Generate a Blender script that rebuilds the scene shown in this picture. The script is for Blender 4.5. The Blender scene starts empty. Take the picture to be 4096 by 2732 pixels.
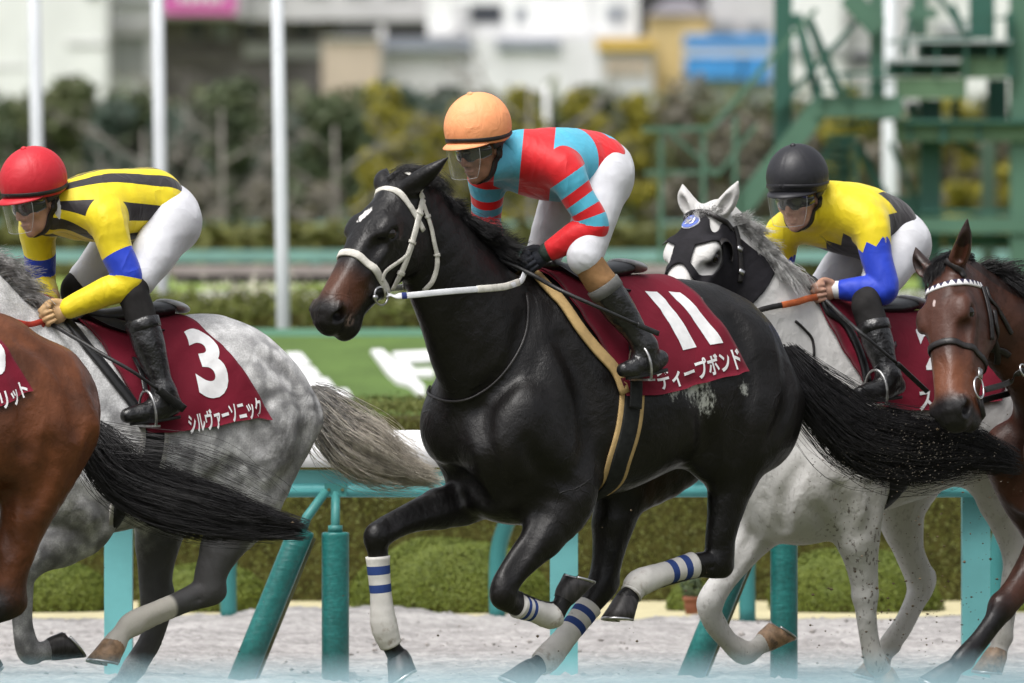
import bpy, math, random
import numpy as np
from mathutils import noise, Vector

SC = bpy.context.scene
COL = SC.collection
rng = np.random.default_rng(11)
random.seed(5)

# ------------------------------------------------------------------ camera
FPX, CX, CY = 41800.0, 2048.0, 1366.0          # focal length and centre in photograph pixels
CAM = np.array([0.0, -40.0, 1.89])
PITCH = math.atan((CY - 888.0) / FPX)
cam_d = bpy.data.cameras.new('camera')
cam_d.sensor_width = 36.0
cam_d.lens = FPX / 4096.0 * 36.0
cam_d.clip_start, cam_d.clip_end = 0.5, 3000.0
cam_d.dof.use_dof = True
cam_d.dof.focus_distance = 39.75
cam_d.dof.aperture_fstop = 5.1
cam = bpy.data.objects.new('camera', cam_d)
COL.objects.link(cam)
cam.location = CAM
cam.rotation_euler = (math.pi / 2 - PITCH, 0, 0)
SC.camera = cam
_F = np.array([0, math.cos(PITCH), -math.sin(PITCH)])
_U = np.array([0, math.sin(PITCH), math.cos(PITCH)])


def ray(u, v):
    d = np.array([1.0, 0, 0]) * (u - CX) / FPX + _U * (CY - v) / FPX + _F
    return d / np.linalg.norm(d)


def at(u, v, y):
    """point seen at photograph pixel (u, v) that stands at world depth y"""
    d = ray(u, v)
    return CAM + d * ((y - CAM[1]) / d[1])


# ------------------------------------------------------------------ light
w = bpy.data.worlds.new('World')
SC.world = w
w.use_nodes = True
nt = w.node_tree
nt.nodes.clear()
out = nt.nodes.new('ShaderNodeOutputWorld')
bg = nt.nodes.new('ShaderNodeBackground')
sky = nt.nodes.new('ShaderNodeTexSky')
sky.sky_type = 'NISHITA'
sky.sun_disc = False
SUN_EL, SUN_AZ = math.radians(64), math.radians(215)
sky.sun_elevation, sky.sun_rotation = SUN_EL, SUN_AZ
sky.air_density, sky.dust_density, sky.ozone_density = 1.0, 6.0, 1.0
hs = nt.nodes.new('ShaderNodeHueSaturation')
hs.inputs['Saturation'].default_value = 0.22      # a grey overcast sky
bg.inputs['Strength'].default_value = 0.15
nt.links.new(sky.outputs[0], hs.inputs['Color'])
nt.links.new(hs.outputs[0], bg.inputs['Color'])
nt.links.new(bg.outputs[0], out.inputs['Surface'])
sun_d = bpy.data.lights.new('sun', 'SUN')
sun_d.energy = 1.5
sun_d.angle = math.radians(28)
sun_d.color = (1.0, 0.975, 0.94)
sun = bpy.data.objects.new('sun', sun_d)
COL.objects.link(sun)
_sd = Vector((math.sin(SUN_AZ) * math.cos(SUN_EL), math.cos(SUN_AZ) * math.cos(SUN_EL), math.sin(SUN_EL)))
sun.rotation_euler = _sd.to_track_quat('Z', 'Y').to_euler()
SC.view_settings.view_transform = 'Standard'
SC.view_settings.look = 'None'
SC.view_settings.gamma = 1.0
SC.view_settings.use_curve_mapping = False
SC.view_settings.exposure = 0.42
SC.render.engine = 'CYCLES'
SC.cycles.max_bounces = 6
SC.cycles.use_denoising = True


# ------------------------------------------------------------------ materials
def lin(c):
    return tuple(((x / 255) / 12.92 if x / 255 <= 0.04045 else ((x / 255 + 0.055) / 1.055) ** 2.4) for x in c)


class Mat:
    """small node-graph builder"""
    def __init__(s, name, col=(0.5, 0.5, 0.5), rough=0.5, spec=0.5, metal=0.0, sheen=0.0, coat=0.0):
        s.m = bpy.data.materials.new(name)
        s.m.use_nodes = True
        s.t = s.m.node_tree
        s.b = s.t.nodes['Principled BSDF']
        s.c = s.rgb(col)
        s.b.inputs['Roughness'].default_value = rough
        s.b.inputs['Specular IOR Level'].default_value = spec
        s.b.inputs['Metallic'].default_value = metal
        s.b.inputs['Sheen Weight'].default_value = sheen
        s.b.inputs['Coat Weight'].default_value = coat
        s._tc = None

    def n(s, kind, **kw):
        nd = s.t.nodes.new('ShaderNode' + kind)
        for k, v in kw.items():
            setattr(nd, k, v)
        return nd

    def l(s, a, b):
        s.t.links.new(a, b)

    def rgb(s, c):
        nd = s.n('RGB')
        nd.outputs[0].default_value = (*c[:3], 1)
        return nd.outputs[0]

    def tc(s):
        if s._tc is None:
            s._tc = s.n('TexCoord').outputs['Object']
        return s._tc

    def noise(s, scale, detail=4, rough=0.55, stretch=None, dist=0.0):
        nd = s.n('TexNoise')
        nd.inputs['Scale'].default_value = scale
        nd.inputs['Detail'].default_value = detail
        nd.inputs['Roughness'].default_value = rough
        nd.inputs['Distortion'].default_value = dist
        v = s.tc()
        if stretch:
            mp = s.n('Mapping')
            mp.inputs['Scale'].default_value = stretch
            s.l(v, mp.inputs['Vector'])
            v = mp.outputs[0]
        s.l(v, nd.inputs['Vector'])
        return nd.outputs['Fac']

    def attr(s, name):
        nd = s.n('Attribute', attribute_name=name)
        return nd.outputs['Fac']

    def math(s, op, a, b=0.0, c=None):
        nd = s.n('Math', operation=op)
        for i, x in enumerate((a, b) if c is None else (a, b, c)):
            if isinstance(x, (int, float)):
                nd.inputs[i].default_value = x
            else:
                s.l(x, nd.inputs[i])
        return nd.outputs[0]

    def ramp(s, x, lo, hi, smooth=True):
        nd = s.n('MapRange', interpolation_type='SMOOTHSTEP' if smooth else 'LINEAR')
        nd.inputs['From Min'].default_value = lo
        nd.inputs['From Max'].default_value = hi
        s.l(x, nd.inputs['Value'])
        return nd.outputs[0]

    def mix(s, fac, col, op='MIX'):
        nd = s.n('Mix', data_type='RGBA', blend_type=op)
        if isinstance(fac, (int, float)):
            nd.inputs['Factor'].default_value = fac
        else:
            s.l(fac, nd.inputs['Factor'])
        s.l(s.c, nd.inputs[6])
        if isinstance(col, tuple):
            nd.inputs[7].default_value = (*col[:3], 1)
        else:
            s.l(col, nd.inputs[7])
        s.c = nd.outputs[2]
        return s

    def vary(s, scale, amt, detail=5, lo=0.35, hi=0.65, stretch=None):
        """lighten and darken by noise"""
        f = s.ramp(s.noise(scale, detail, stretch=stretch), lo, hi)
        nd = s.n('MapRange')
        nd.inputs['To Min'].default_value = 1 - amt
        nd.inputs['To Max'].default_value = 1 + amt
        s.l(f, nd.inputs['Value'])
        cmb = s.n('CombineColor')
        for i in range(3):
            s.l(nd.outputs[0], cmb.inputs[i])
        return s.mix(1.0, cmb.outputs[0], 'MULTIPLY')

    def bump(s, h, strength=0.3, dist=0.01):
        nd = s.n('Bump')
        nd.inputs['Strength'].default_value = strength
        nd.inputs['Distance'].default_value = dist
        s.l(h, nd.inputs['Height'])
        if s.b.inputs['Normal'].is_linked:
            s.l(s.b.inputs['Normal'].links[0].from_socket, nd.inputs['Normal'])
        s.l(nd.outputs[0], s.b.inputs['Normal'])
        return s

    def done(s):
        s.l(s.c, s.b.inputs['Base Color'])
        return s.m


def simple(name, col, rough=0.5, spec=0.4, metal=0.0, vs=0.0, va=0.12, bs=0.0, ba=0.2, bd=0.005, sheen=0.0, coat=0.0):
    m = Mat(name, col, rough, spec, metal, sheen, coat)
    if vs:
        m.vary(vs, va)
    if bs:
        m.bump(m.noise(bs, 4), ba, bd)
    return m.done()


# ------------------------------------------------------------------ objects
def mesh_obj(name, V, F, mat=None, parent=None, smooth=True, attrs=None):
    """V (N,3) world coordinates; F an (M,k) array or a list of index tuples"""
    V = np.asarray(V, float).reshape(-1, 3)
    org = np.array(parent_world(parent)) if parent is not None else None
    me = bpy.data.meshes.new(name)
    if org is not None:
        V = V - org
    if isinstance(F, np.ndarray):
        k = F.shape[1]
        me.vertices.add(len(V))
        me.vertices.foreach_set('co', V.astype(np.float32).ravel())
        me.loops.add(F.size)
        me.loops.foreach_set('vertex_index', F.astype(np.int32).ravel())
        me.polygons.add(len(F))
        me.polygons.foreach_set('loop_start', np.arange(0, F.size, k, dtype=np.int32))
        me.update(calc_edges=True)
    else:
        me.from_pydata([tuple(x) for x in V], [], [tuple(int(i) for i in f) for f in F])
        me.update()
    me.polygons.foreach_set('use_smooth', np.full(len(me.polygons), smooth, dtype=bool))
    for k, a in (attrs or {}).items():
        at_ = me.attributes.new(k, 'FLOAT', 'POINT')
        at_.data.foreach_set('value', np.asarray(a, np.float32))
    if mat is not None:
        me.materials.append(mat)
    o = bpy.data.objects.new(name, me)
    COL.objects.link(o)
    if parent is not None:
        o.parent = parent
    return o


def parent_world(p):
    v = np.zeros(3)
    while p is not None:
        v += np.array(p.location)
        p = p.parent
    return v


def thing(name, label, cat, loc=(0, 0, 0), group=None):
    o = bpy.data.objects.new(name, None)
    COL.objects.link(o)
    o.empty_display_size = 0.1
    o.location = [float(x) for x in loc]
    return tag(o, label, cat, group)


def tag(o, label, cat, group=None):
    o['label'] = label
    o['category'] = cat
    if group:
        o['group'] = group
    return o


def kind(o, k):
    o['kind'] = k
    return o


def copy_tree(o, parent=None):
    c = o.copy()
    COL.objects.link(c)
    if parent is not None:
        c.parent = parent
    for ch in o.children:
        copy_tree(ch, c)
    return c


class MB:
    """collects simple solids into one mesh"""
    def __init__(s):
        s.V, s.F, s.k = [], [], 0

    def add(s, V, F):
        V = np.asarray(V, float).reshape(-1, 3)
        s.V.append(V)
        s.F += [tuple(int(i) + s.k for i in f) for f in F]
        s.k += len(V)
        return s

    def box(s, lo, hi):
        x0, y0, z0 = lo
        x1, y1, z1 = hi
        return s.add([(x0, y0, z0), (x1, y0, z0), (x1, y1, z0), (x0, y1, z0), (x0, y0, z1), (x1, y0, z1), (x1, y1, z1), (x0, y1, z1)],
                     [(0, 3, 2, 1), (4, 5, 6, 7), (0, 1, 5, 4), (1, 2, 6, 5), (2, 3, 7, 6), (3, 0, 4, 7)])

    def beam(s, a, b, w, h, up=(0, 0, 1)):
        """rectangular bar from a to b"""
        a, b = np.asarray(a, float), np.asarray(b, float)
        d = (b - a) / np.linalg.norm(b - a)
        up = np.asarray(up, float)
        x = np.cross(d, up)
        if np.linalg.norm(x) < 1e-4:
            x = np.cross(d, (1, 0, 0))
        x /= np.linalg.norm(x)
        z = np.cross(x, d)
        V = []
        for p in (a, b):
            for sx, sz in ((-1, -1), (1, -1), (1, 1), (-1, 1)):
                V.append(p + x * sx * w / 2 + z * sz * h / 2)
        return s.add(V, [(0, 3, 2, 1), (4, 5, 6, 7), (0, 1, 5, 4), (1, 2, 6, 5), (2, 3, 7, 6), (3, 0, 4, 7)])

    def tube(s, pts, r, n=10, caps=True):
        V, F = tube_geo(pts, r, n, caps)
        return s.add(V, F)

    def obj(s, name, mat=None, parent=None, smooth=False, attrs=None):
        return mesh_obj(name, np.vstack(s.V), s.F, mat, parent, smooth, attrs)


def crom(P, n=6):
    """Catmull-Rom resampling of rows (positions with any extra columns)"""
    P = np.asarray(P, float)
    if len(P) < 3:
        t = np.linspace(0, 1, n + 1)[:, None]
        return P[0] * (1 - t) + P[-1] * t
    Q = np.vstack([2 * P[0] - P[1], P, 2 * P[-1] - P[-2]])
    out_ = []
    for i in range(1, len(Q) - 2):
        p0, p1, p2, p3 = Q[i - 1], Q[i], Q[i + 1], Q[i + 2]
        t = np.linspace(0, 1, n, endpoint=False)[:, None]
        out_.append(0.5 * ((2 * p1) + (-p0 + p2) * t + (2 * p0 - 5 * p1 + 4 * p2 - p3) * t ** 2 + (-p0 + 3 * p1 - 3 * p2 + p3) * t ** 3))
    out_.append(P[-1:])
    return np.vstack(out_)


def frames(P):
    P = np.asarray(P, float)
    T = np.gradient(P, axis=0)
    T /= np.linalg.norm(T, axis=1)[:, None] + 1e-12
    a = np.array([0, 0, 1.0]) if abs(T[0][2]) < 0.9 else np.array([0, 1.0, 0])
    N = []
    x = np.cross(T[0], a)
    for t in T:
        x = x - t * np.dot(x, t)
        x /= np.linalg.norm(x) + 1e-12
        N.append(x.copy())
    N = np.array(N)
    return T, N, np.cross(T, N)


def tube_geo(pts, r, n=10, caps=True):
    P = np.asarray(pts, float)
    R = np.broadcast_to(np.asarray(r, float), (len(P),))
    T, N, B = frames(P)
    th = np.linspace(0, 2 * np.pi, n, endpoint=False)
    V = (P[:, None] + R[:, None, None] * (np.cos(th)[None, :, None] * N[:, None] + np.sin(th)[None, :, None] * B[:, None])).reshape(-1, 3)
    F = []
    for i in range(len(P) - 1):
        for j in range(n):
            k = (j + 1) % n
            F.append((i * n + j, i * n + k, (i + 1) * n + k, (i + 1) * n + j))
    if caps:
        F.append(tuple(range(n))[::-1])
        F.append(tuple((len(P) - 1) * n + j for j in range(n)))
    return V, F


# ------------------------------------------------------------------ sculpting with distance fields
class Frame:
    """x along the running direction (towards the left and the camera), y to the animal's left, z up"""
    def __init__(s, ox, oy, theta):
        t = math.radians(theta)
        s.o = np.array([ox, oy, 0.0])
        s.R = np.array([[-math.cos(t), -math.sin(t), 0], [math.sin(t), -math.cos(t), 0], [0, 0, 1.0]])
        s.c = s.R @ (CAM - s.o)

    def loc(s, p):
        return (np.asarray(p, float) - s.o) @ s.R.T

    def wld(s, p):
        return np.asarray(p, float) @ s.R + s.o

    def pp(s, u, v, W):
        d = s.R @ ray(u, v)
        return s.c + d * ((W - s.c[1]) / d[1])


class SDF:
    def __init__(s):
        s.P = []

    def _add(s, lo, hi, fn, k, sub=False):
        pad = 0.05 + k
        s.P.append((np.asarray(lo, float) - pad, np.asarray(hi, float) + pad, fn, k, sub))

    def ell(s, c, r, R=None, k=0.04, sub=False):
        c = np.asarray(c, np.float32)
        r = np.broadcast_to(np.asarray(r, np.float32), (3,))
        R = None if R is None else np.asarray(R, np.float32)
        m = float(r.max())

        def fn(X):
            p = X - c
            if R is not None:
                p = p @ R.T
            k0 = np.sqrt(((p / r) ** 2).sum(-1))
            k1 = np.sqrt(((p / (r * r)) ** 2).sum(-1)) + 1e-6
            return k0 * (k0 - 1) / k1
        s._add(c - m, c + m, fn, k, sub)

    def tube(s, pts, k=0.04, lat=None, flat=1.0, n=4, sub=False):
        """pts rows (x, y, z, radius)"""
        Q = crom(pts, n) if n > 1 else np.asarray(pts, float)
        Q = Q.astype(np.float32)
        L = None if lat is None else np.asarray(lat, np.float32) / np.linalg.norm(lat)
        rm = Q[:, 3].max() * max(1.0, flat)

        def fn(X):
            d = None
            for i in range(len(Q) - 1):
                a, b = Q[i, :3], Q[i + 1, :3]
                ba = b - a
                pa = X - a
                h = np.clip((pa @ ba) / (ba @ ba + 1e-9), 0, 1)
                o = pa - h[..., None] * ba
                q2 = (o * o).sum(-1)
                if L is not None:
                    ol = o @ L
                    q2 = q2 + ol * ol * (1 / flat ** 2 - 1)
                e = np.sqrt(np.maximum(q2, 0)) - (Q[i, 3] + h * (Q[i + 1, 3] - Q[i, 3]))
                d = e if d is None else np.minimum(d, e)
            return d * min(1.0, 0.5 + flat / 2) if L is not None else d
        s._add(Q[:, :3].min(0) - rm, Q[:, :3].max(0) + rm, fn, k, sub)

    def loft(s, x, ztop, zbot, hw, k=0.04, e=2.3, egg=0.2, M=None, o=None):
        """body lofted along local x: ztop/zbot/half width per station; M rows are the local axes"""
        x = np.asarray(x, float)
        ztop, zbot, hw = (np.asarray(a, float) for a in (ztop, zbot, hw))
        M_ = None if M is None else np.asarray(M, np.float32)
        o_ = np.zeros(3, np.float32) if o is None else np.asarray(o, np.float32)

        def fn(X):
            p = X - o_
            if M_ is not None:
                p = p @ M_.T
            l = p[..., 0]
            zt, zb, hh = (np.interp(l, x, a).astype(np.float32) for a in (ztop, zbot, hw))
            zc, hz = (zt + zb) / 2, (zt - zb) / 2
            zn = (p[..., 2] - zc) / hz
            we = hh * (1 - egg * np.clip(zn, -1, 1))
            q = (np.abs(p[..., 1] / we) ** e + np.abs(zn) ** e + 1e-9) ** (1 / e)
            d = (q - 1) * np.minimum(hh, hz) * 0.95
            ex = np.maximum(x[0] - l, l - x[-1])
            return np.where(ex > 0, np.sqrt(np.maximum(d, 0) ** 2 + ex ** 2), d).astype(np.float32)
        c = np.array([[x[0], -hw.max() * 1.3, zbot.min()], [x[-1], hw.max() * 1.3, ztop.max()]])
        cc = np.array([[c[i, 0], c[j, 1], c[kk, 2]] for i in (0, 1) for j in (0, 1) for kk in (0, 1)])
        if M_ is not None:
            cc = cc @ M_
        cc = cc + o_
        s._add(cc.min(0), cc.max(0), fn, k)

    def _acc(s, D, d, k, sub):
        if sub:
            d = -d
            h = np.clip(0.5 - 0.5 * (D - d) / k, 0, 1)
            return D + (d - D) * h + k * h * (1 - h)
        h = np.clip(0.5 + 0.5 * (D - d) / k, 0, 1)
        return D + (d - D) * h - k * h * (1 - h)

    def ev(s, X):
        X = np.asarray(X, np.float32)
        D = np.full(len(X), 0.4, np.float32)
        for lo, hi, fn, k, sub in s.P:
            m = np.all((X > lo) & (X < hi), axis=1)
            if m.any():
                D[m] = s._acc(D[m], fn(X[m]), k, sub)
        return D

    def grad(s, X, e=0.004):
        X = np.asarray(X, np.float32)
        g = np.stack([s.ev(X + np.eye(3, dtype=np.float32)[i] * e) - s.ev(X - np.eye(3, dtype=np.float32)[i] * e) for i in range(3)], -1)
        return g / (np.linalg.norm(g, axis=1)[:, None] + 1e-9)

    def snap(s, X, off=0.0, it=5):
        X = np.array(X, np.float32).reshape(-1, 3)
        for _ in range(it):
            X = X + (off - s.ev(X))[:, None] * s.grad(X)
        return X

    def hit(s, o, D, t0, t1, n=260):
        """first surface point along rays from o in directions D (N,3)"""
        t = np.linspace(t0, t1, n)
        P = (np.asarray(o)[None, None] + np.asarray(D)[:, None] * t[None, :, None]).reshape(-1, 3)
        v = s.ev(P).reshape(len(D), n)
        ins = v < 0
        i = np.where(ins.any(1), ins.argmax(1), v.argmin(1))
        return P.reshape(len(D), n, 3)[np.arange(len(D)), i]

    def grid(s, lo, hi, h):
        lo = np.asarray(lo, float)
        n = np.ceil((np.asarray(hi, float) - lo) / h).astype(int) + 1
        ax = [(lo[i] + h * np.arange(n[i])).astype(np.float32) for i in range(3)]
        D = np.full(n, 0.4, np.float32)
        for a, b, fn, k, sub in s.P:
            sl = [slice(max(0, int((a[i] - lo[i]) / h)), min(n[i], int((b[i] - lo[i]) / h) + 2)) for i in range(3)]
            if any(q.stop <= q.start for q in sl):
                continue
            X = np.stack(np.meshgrid(*(ax[i][sl[i]] for i in range(3)), indexing='ij'), -1)
            sub_ = D[tuple(sl)]
            D[tuple(sl)] = s._acc(sub_, fn(X.reshape(-1, 3)).reshape(sub_.shape), k, sub)
        return nets(D, lo, h)

    def bounds(s):
        return np.min([p[0] for p in s.P], 0), np.max([p[1] for p in s.P], 0)


def nets(D, lo, h):
    S = D < 0
    n = np.array(D.shape) - 1
    c = np.zeros(n, np.int8)
    for i in (0, 1):
        for j in (0, 1):
            for k in (0, 1):
                c += S[i:n[0] + i, j:n[1] + j, k:n[2] + k]
    act = np.argwhere((c > 0) & (c < 8))
    if not len(act):
        return np.zeros((0, 3)), np.zeros((0, 4), int)
    vid = np.full(n, -1, np.int32)
    vid[tuple(act.T)] = np.arange(len(act))
    acc = np.zeros((len(act), 3))
    cnt = np.zeros(len(act))
    for ax in range(3):
        for p in (0, 1):
            for q in (0, 1):
                o0 = np.zeros(3, int)
                o1_, o2_ = [a for a in range(3) if a != ax]
                o0[o1_], o0[o2_] = p, q
                e1 = o0.copy()
                e1[ax] = 1
                a, b = D[tuple((act + o0).T)], D[tuple((act + e1).T)]
                m = (a < 0) != (b < 0)
                t = np.where(m, a / np.where(m, a - b, 1), 0)
                pos = np.tile(o0.astype(float), (len(act), 1))
                pos[:, ax] = t
                acc[m] += pos[m]
                cnt[m] += 1
    V = lo + h * (act + acc / cnt[:, None])
    F = []
    for ax in range(3):
        a1, a2 = (ax + 1) % 3, (ax + 2) % 3
        sl0 = [slice(0, None)] * 3
        s0, s1 = [slice(None)] * 3, [slice(None)] * 3
        s0[ax], s1[ax] = slice(0, -1), slice(1, None)
        ch = S[tuple(s0)] != S[tuple(s1)]
        E = np.argwhere(ch)
        E = E[(E[:, a1] > 0) & (E[:, a2] > 0) & (E[:, a1] < n[a1]) & (E[:, a2] < n[a2])]
        d1, d2 = np.eye(3, dtype=int)[a1], np.eye(3, dtype=int)[a2]
        q = np.stack([vid[tuple((E - d1 - d2).T)], vid[tuple((E - d2).T)], vid[tuple(E.T)], vid[tuple((E - d1).T)]], 1)
        flip = ~S[tuple(E.T)]
        q[flip] = q[flip][:, ::-1]
        F.append(q)
    F = np.vstack(F)
    # light smoothing
    for _ in range(2):
        A = np.zeros_like(V)
        k = np.zeros(len(V))
        for i in range(4):
            for j in ((i + 1) % 4, (i - 1) % 4):
                np.add.at(A, F[:, i], V[F[:, j]])
                np.add.at(k, F[:, i], 1)
        V = V * 0.5 + 0.5 * A / np.maximum(k, 1)[:, None]
    return V, F


def sub_mesh(V, F, keep):
    """keep the faces whose flag is set"""
    F = F[keep]
    u, inv = np.unique(F, return_inverse=True)
    return V[u], inv.reshape(F.shape)


def join_geo(parts):
    Vs, Fs, k = [], [], 0
    for V, F in parts:
        Vs.append(V)
        Fs.append(F + k)
        k += len(V)
    return np.vstack(Vs), np.vstack(Fs)


# ------------------------------------------------------------------ hair and straps
def hair_geo(S, r0, r1=None):
    """S (N,K,3) strand points -> three-sided tapering tubes"""
    N, K, _ = S.shape
    T = np.gradient(S, axis=1)
    T /= np.linalg.norm(T, axis=2)[..., None] + 1e-9
    a = np.array([0.31, 0.77, 0.55])
    X = np.cross(T, a)
    X /= np.linalg.norm(X, axis=2)[..., None] + 1e-9
    Y = np.cross(T, X)
    t = np.linspace(0, 1, K)
    R = (r0 * (1 - t) + (r1 if r1 is not None else r0 * 0.25) * t)
    R = np.broadcast_to(R, (N, K)) if np.ndim(R) == 1 else R
    V = []
    for q in range(3):
        A = 2 * math.pi * q / 3
        V.append(S + R[..., None] * (math.cos(A) * X + math.sin(A) * Y))
    V = np.stack(V, 2).reshape(-1, 3)
    b = (np.arange(N)[:, None] * K + np.arange(K - 1)[None]).reshape(-1) * 3
    F = np.vstack([np.stack([b + q, b + (q + 1) % 3, b + 3 + (q + 1) % 3, b + 3 + q], 1) for q in range(3)])
    return V, F


def ribbon_geo(P, Nrm, width, thick):
    """flat strap: points, surface normals, width and thickness"""
    P = np.asarray(P, float)
    Nrm = np.asarray(Nrm, float)
    T = np.gradient(P, axis=0)
    T /= np.linalg.norm(T, axis=1)[:, None] + 1e-9
    Bn = np.cross(T, Nrm)
    Bn /= np.linalg.norm(Bn, axis=1)[:, None] + 1e-9
    Nn = np.cross(Bn, T)
    wd = np.broadcast_to(np.asarray(width, float), (len(P),))[:, None] / 2
    h = thick / 2
    b = 0.8
    prof = [(-1, -1), (1, -1), (1, 0.2), (b, 1), (-b, 1), (-1, 0.2)]
    V = np.stack([P + Bn * wd * a + Nn * h * c for a, c in prof], 1).reshape(-1, 3)
    m = len(prof)
    F = [(i * m + j, i * m + (j + 1) % m, (i + 1) * m + (j + 1) % m, (i + 1) * m + j) for i in range(len(P) - 1) for j in range(m)]
    F += [tuple(range(m))[::-1], tuple((len(P) - 1) * m + j for j in range(m))]
    return V, F
# ------------------------------------------------------------------ the setting
def reg(x0, y0, s):
    """reader for one enlarged region of the photograph: its pixels -> photograph pixels"""
    return lambda x, y: (x0 + x / s, y0 + y / s)


R0 = reg(0, 0, 0.574)
R8 = reg(2000, 0, 1.1217)
R10 = reg(900, 800, 1.568)


def sheet_xy(name, x0, x1, y0, y1, z, mat):
    o = mesh_obj(name, [(x0, y0, z), (x1, y0, z), (x1, y1, z), (x0, y1, z)], [(0, 1, 2, 3)], mat)
    return kind(o, 'structure')


m = Mat('infield_grass', (.10, .14, .035), .9, .2)
m.vary(1.2, .25)
M_GRASS = m.done()
m = Mat('sand', (.345, .330, .322), .95, .1)
m.vary(3, .08)
m.vary(24, .16, 5, .3, .7)
m.vary(3.5, .16, 4, .35, .65, (.35, 2.2, 1))
m.mix(m.math('MULTIPLY', m.ramp(m.noise(38, 4), .66, .74), .5), (.20, .18, .17))
m.bump(m.noise(50, 5), .8, .02)
M_SAND = m.done()
M_CREAM = simple('cream_path', (.50, .45, .28), .9, .2, 0, 6, .1, 60, .3, .01)
m = Mat('turf', (.085, .092, .045), .9, .2)
m.vary(8, .3)
M_TURF = m.done()
sheet_xy('infield', -110, 110, 12.9, 640, 0.0, M_GRASS)
sheet_xy('turf_track', -60, 60, -50, 1.65, 0.0, M_TURF)
sheet_xy('path', -40, 40, 9.5, 13.0, .006, M_CREAM)
nx, ny = 330, 200
gx, gy = np.meshgrid(np.linspace(-4.2, 4.2, nx), np.linspace(1.6, 9.55, ny), indexing='ij')
zz = np.zeros_like(gx)
r_ = np.random.default_rng(4)
for k in range(46):
    f = 2.0 * 1.09 ** k
    a = r_.random() * 6.28
    zz += .0055 * (f / 2) ** -.55 * np.sin(f * (gx * math.cos(a) + gy * math.sin(a)) + r_.random() * 6.28)
zz += .0025 * r_.normal(size=zz.shape)
zz += .007 * np.sin(gy * 5.5 + .5 * np.sin(gx * 1.3))           # rake lines along the track
zz += .016 + .016 * (r_.random(zz.shape) > .985)
ii = np.arange(nx * ny).reshape(nx, ny)
F = np.stack([ii[:-1, :-1], ii[1:, :-1], ii[1:, 1:], ii[:-1, 1:]], -1).reshape(-1, 4)
kind(mesh_obj('sand_track', np.stack([gx, gy, zz], -1).reshape(-1, 3), F, M_SAND), 'structure')
# clods and pebbles lying on the raked sand
cV, cF, k = [], [], 0
for _ in range(620):
    x, y = r_.uniform(-3.2, 3.2), 1.8 + 7.6 * r_.random()
    r = .005 + .012 * r_.random() ** 3
    n6 = np.array([(1, 0, 0), (0, 1, 0), (-1, 0, 0), (0, -1, 0), (0, 0, .9), (0, 0, -.6)]) * r * (.6 + .7 * r_.random((6, 1)))
    cV += list(n6 + [x, y, .018])
    cF += [(k, k + 1, k + 4), (k + 1, k + 2, k + 4), (k + 2, k + 3, k + 4), (k + 3, k, k + 4), (k + 1, k, k + 5), (k + 2, k + 1, k + 5), (k + 3, k + 2, k + 5), (k, k + 3, k + 5)]
    k += 6
kind(mesh_obj('sand_clods', cV, cF, simple('damp_sand', (.27, .25, .235), .95, .1, 0, 8, .3), None, True), 'stuff')
for x0, x1 in ((-60, -4.2), (4.2, 60)):
    sheet_xy('sand_track', x0, x1, 1.6, 9.55, .012, M_SAND)


# ---- foliage
def cards(P, N, size, rg, flat=.6):
    """small leaf quads at P facing roughly along N"""
    n = len(P)
    a = N + rg.normal(size=(n, 3)) * flat
    a /= np.linalg.norm(a, axis=1)[:, None]
    t = np.cross(a, rg.normal(size=(n, 3)))
    t /= np.linalg.norm(t, axis=1)[:, None] + 1e-9
    b = np.cross(a, t)
    s = size * (.6 + .8 * rg.random(n))[:, None]
    V = np.stack([P - t * s, P + b * s * .55, P + t * s, P - b * s * .55], 1).reshape(-1, 3)
    return V, np.arange(4 * n).reshape(n, 4)


def leaf_mat(name, a, b, c=None, ns=3.0, rough=.6):
    m = Mat(name, a, rough, .3)
    m.mix(m.ramp(m.noise(ns, 4), .38, .62), b)
    if c:
        m.mix(m.ramp(m.noise(ns * 4.3, 3), .5, .68), c)
    return m.done()


M_HEDGE = leaf_mat('hedge_leaves', (.100, .116, .022), (.118, .134, .026), (.084, .092, .020), 3.5)
M_HEDGEIN = simple('hedge_twigs', (.062, .058, .017), .9, .1, 0, 20, .3)
M_DOME = leaf_mat('topiary_leaves', (.108, .142, .018), (.128, .160, .022), (.090, .118, .016), 6)
M_TREED = [leaf_mat('evergreen_leaves_%s' % s, a, b, c, .9) for s, a, b, c in (  # leaf colours lightened to stand in for distance haze
    ('dark', (.070, .098, .054), (.098, .126, .064), (.125, .145, .074)), ('mid', (.090, .112, .054), (.122, .142, .064), (.15, .16, .082)), ('blue', (.066, .100, .078), (.084, .120, .094), (.115, .13, .105)))]
M_TREEY = leaf_mat('yellow_green_leaves', (.25, .225, .030), (.32, .28, .038), (.15, .15, .04), 1.2)
M_TREEB = leaf_mat('brown_twig_leaves', (.16, .145, .12), (.20, .18, .15), (.15, .145, .06), 1.5)
M_TRUNK = simple('grey_bark', (.075, .068, .058), .9, .2, 0, 12, .25)
M_TWIG = simple('bare_twigs', (.25, .23, .21), .9, .1, 0, 3, .2)


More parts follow.
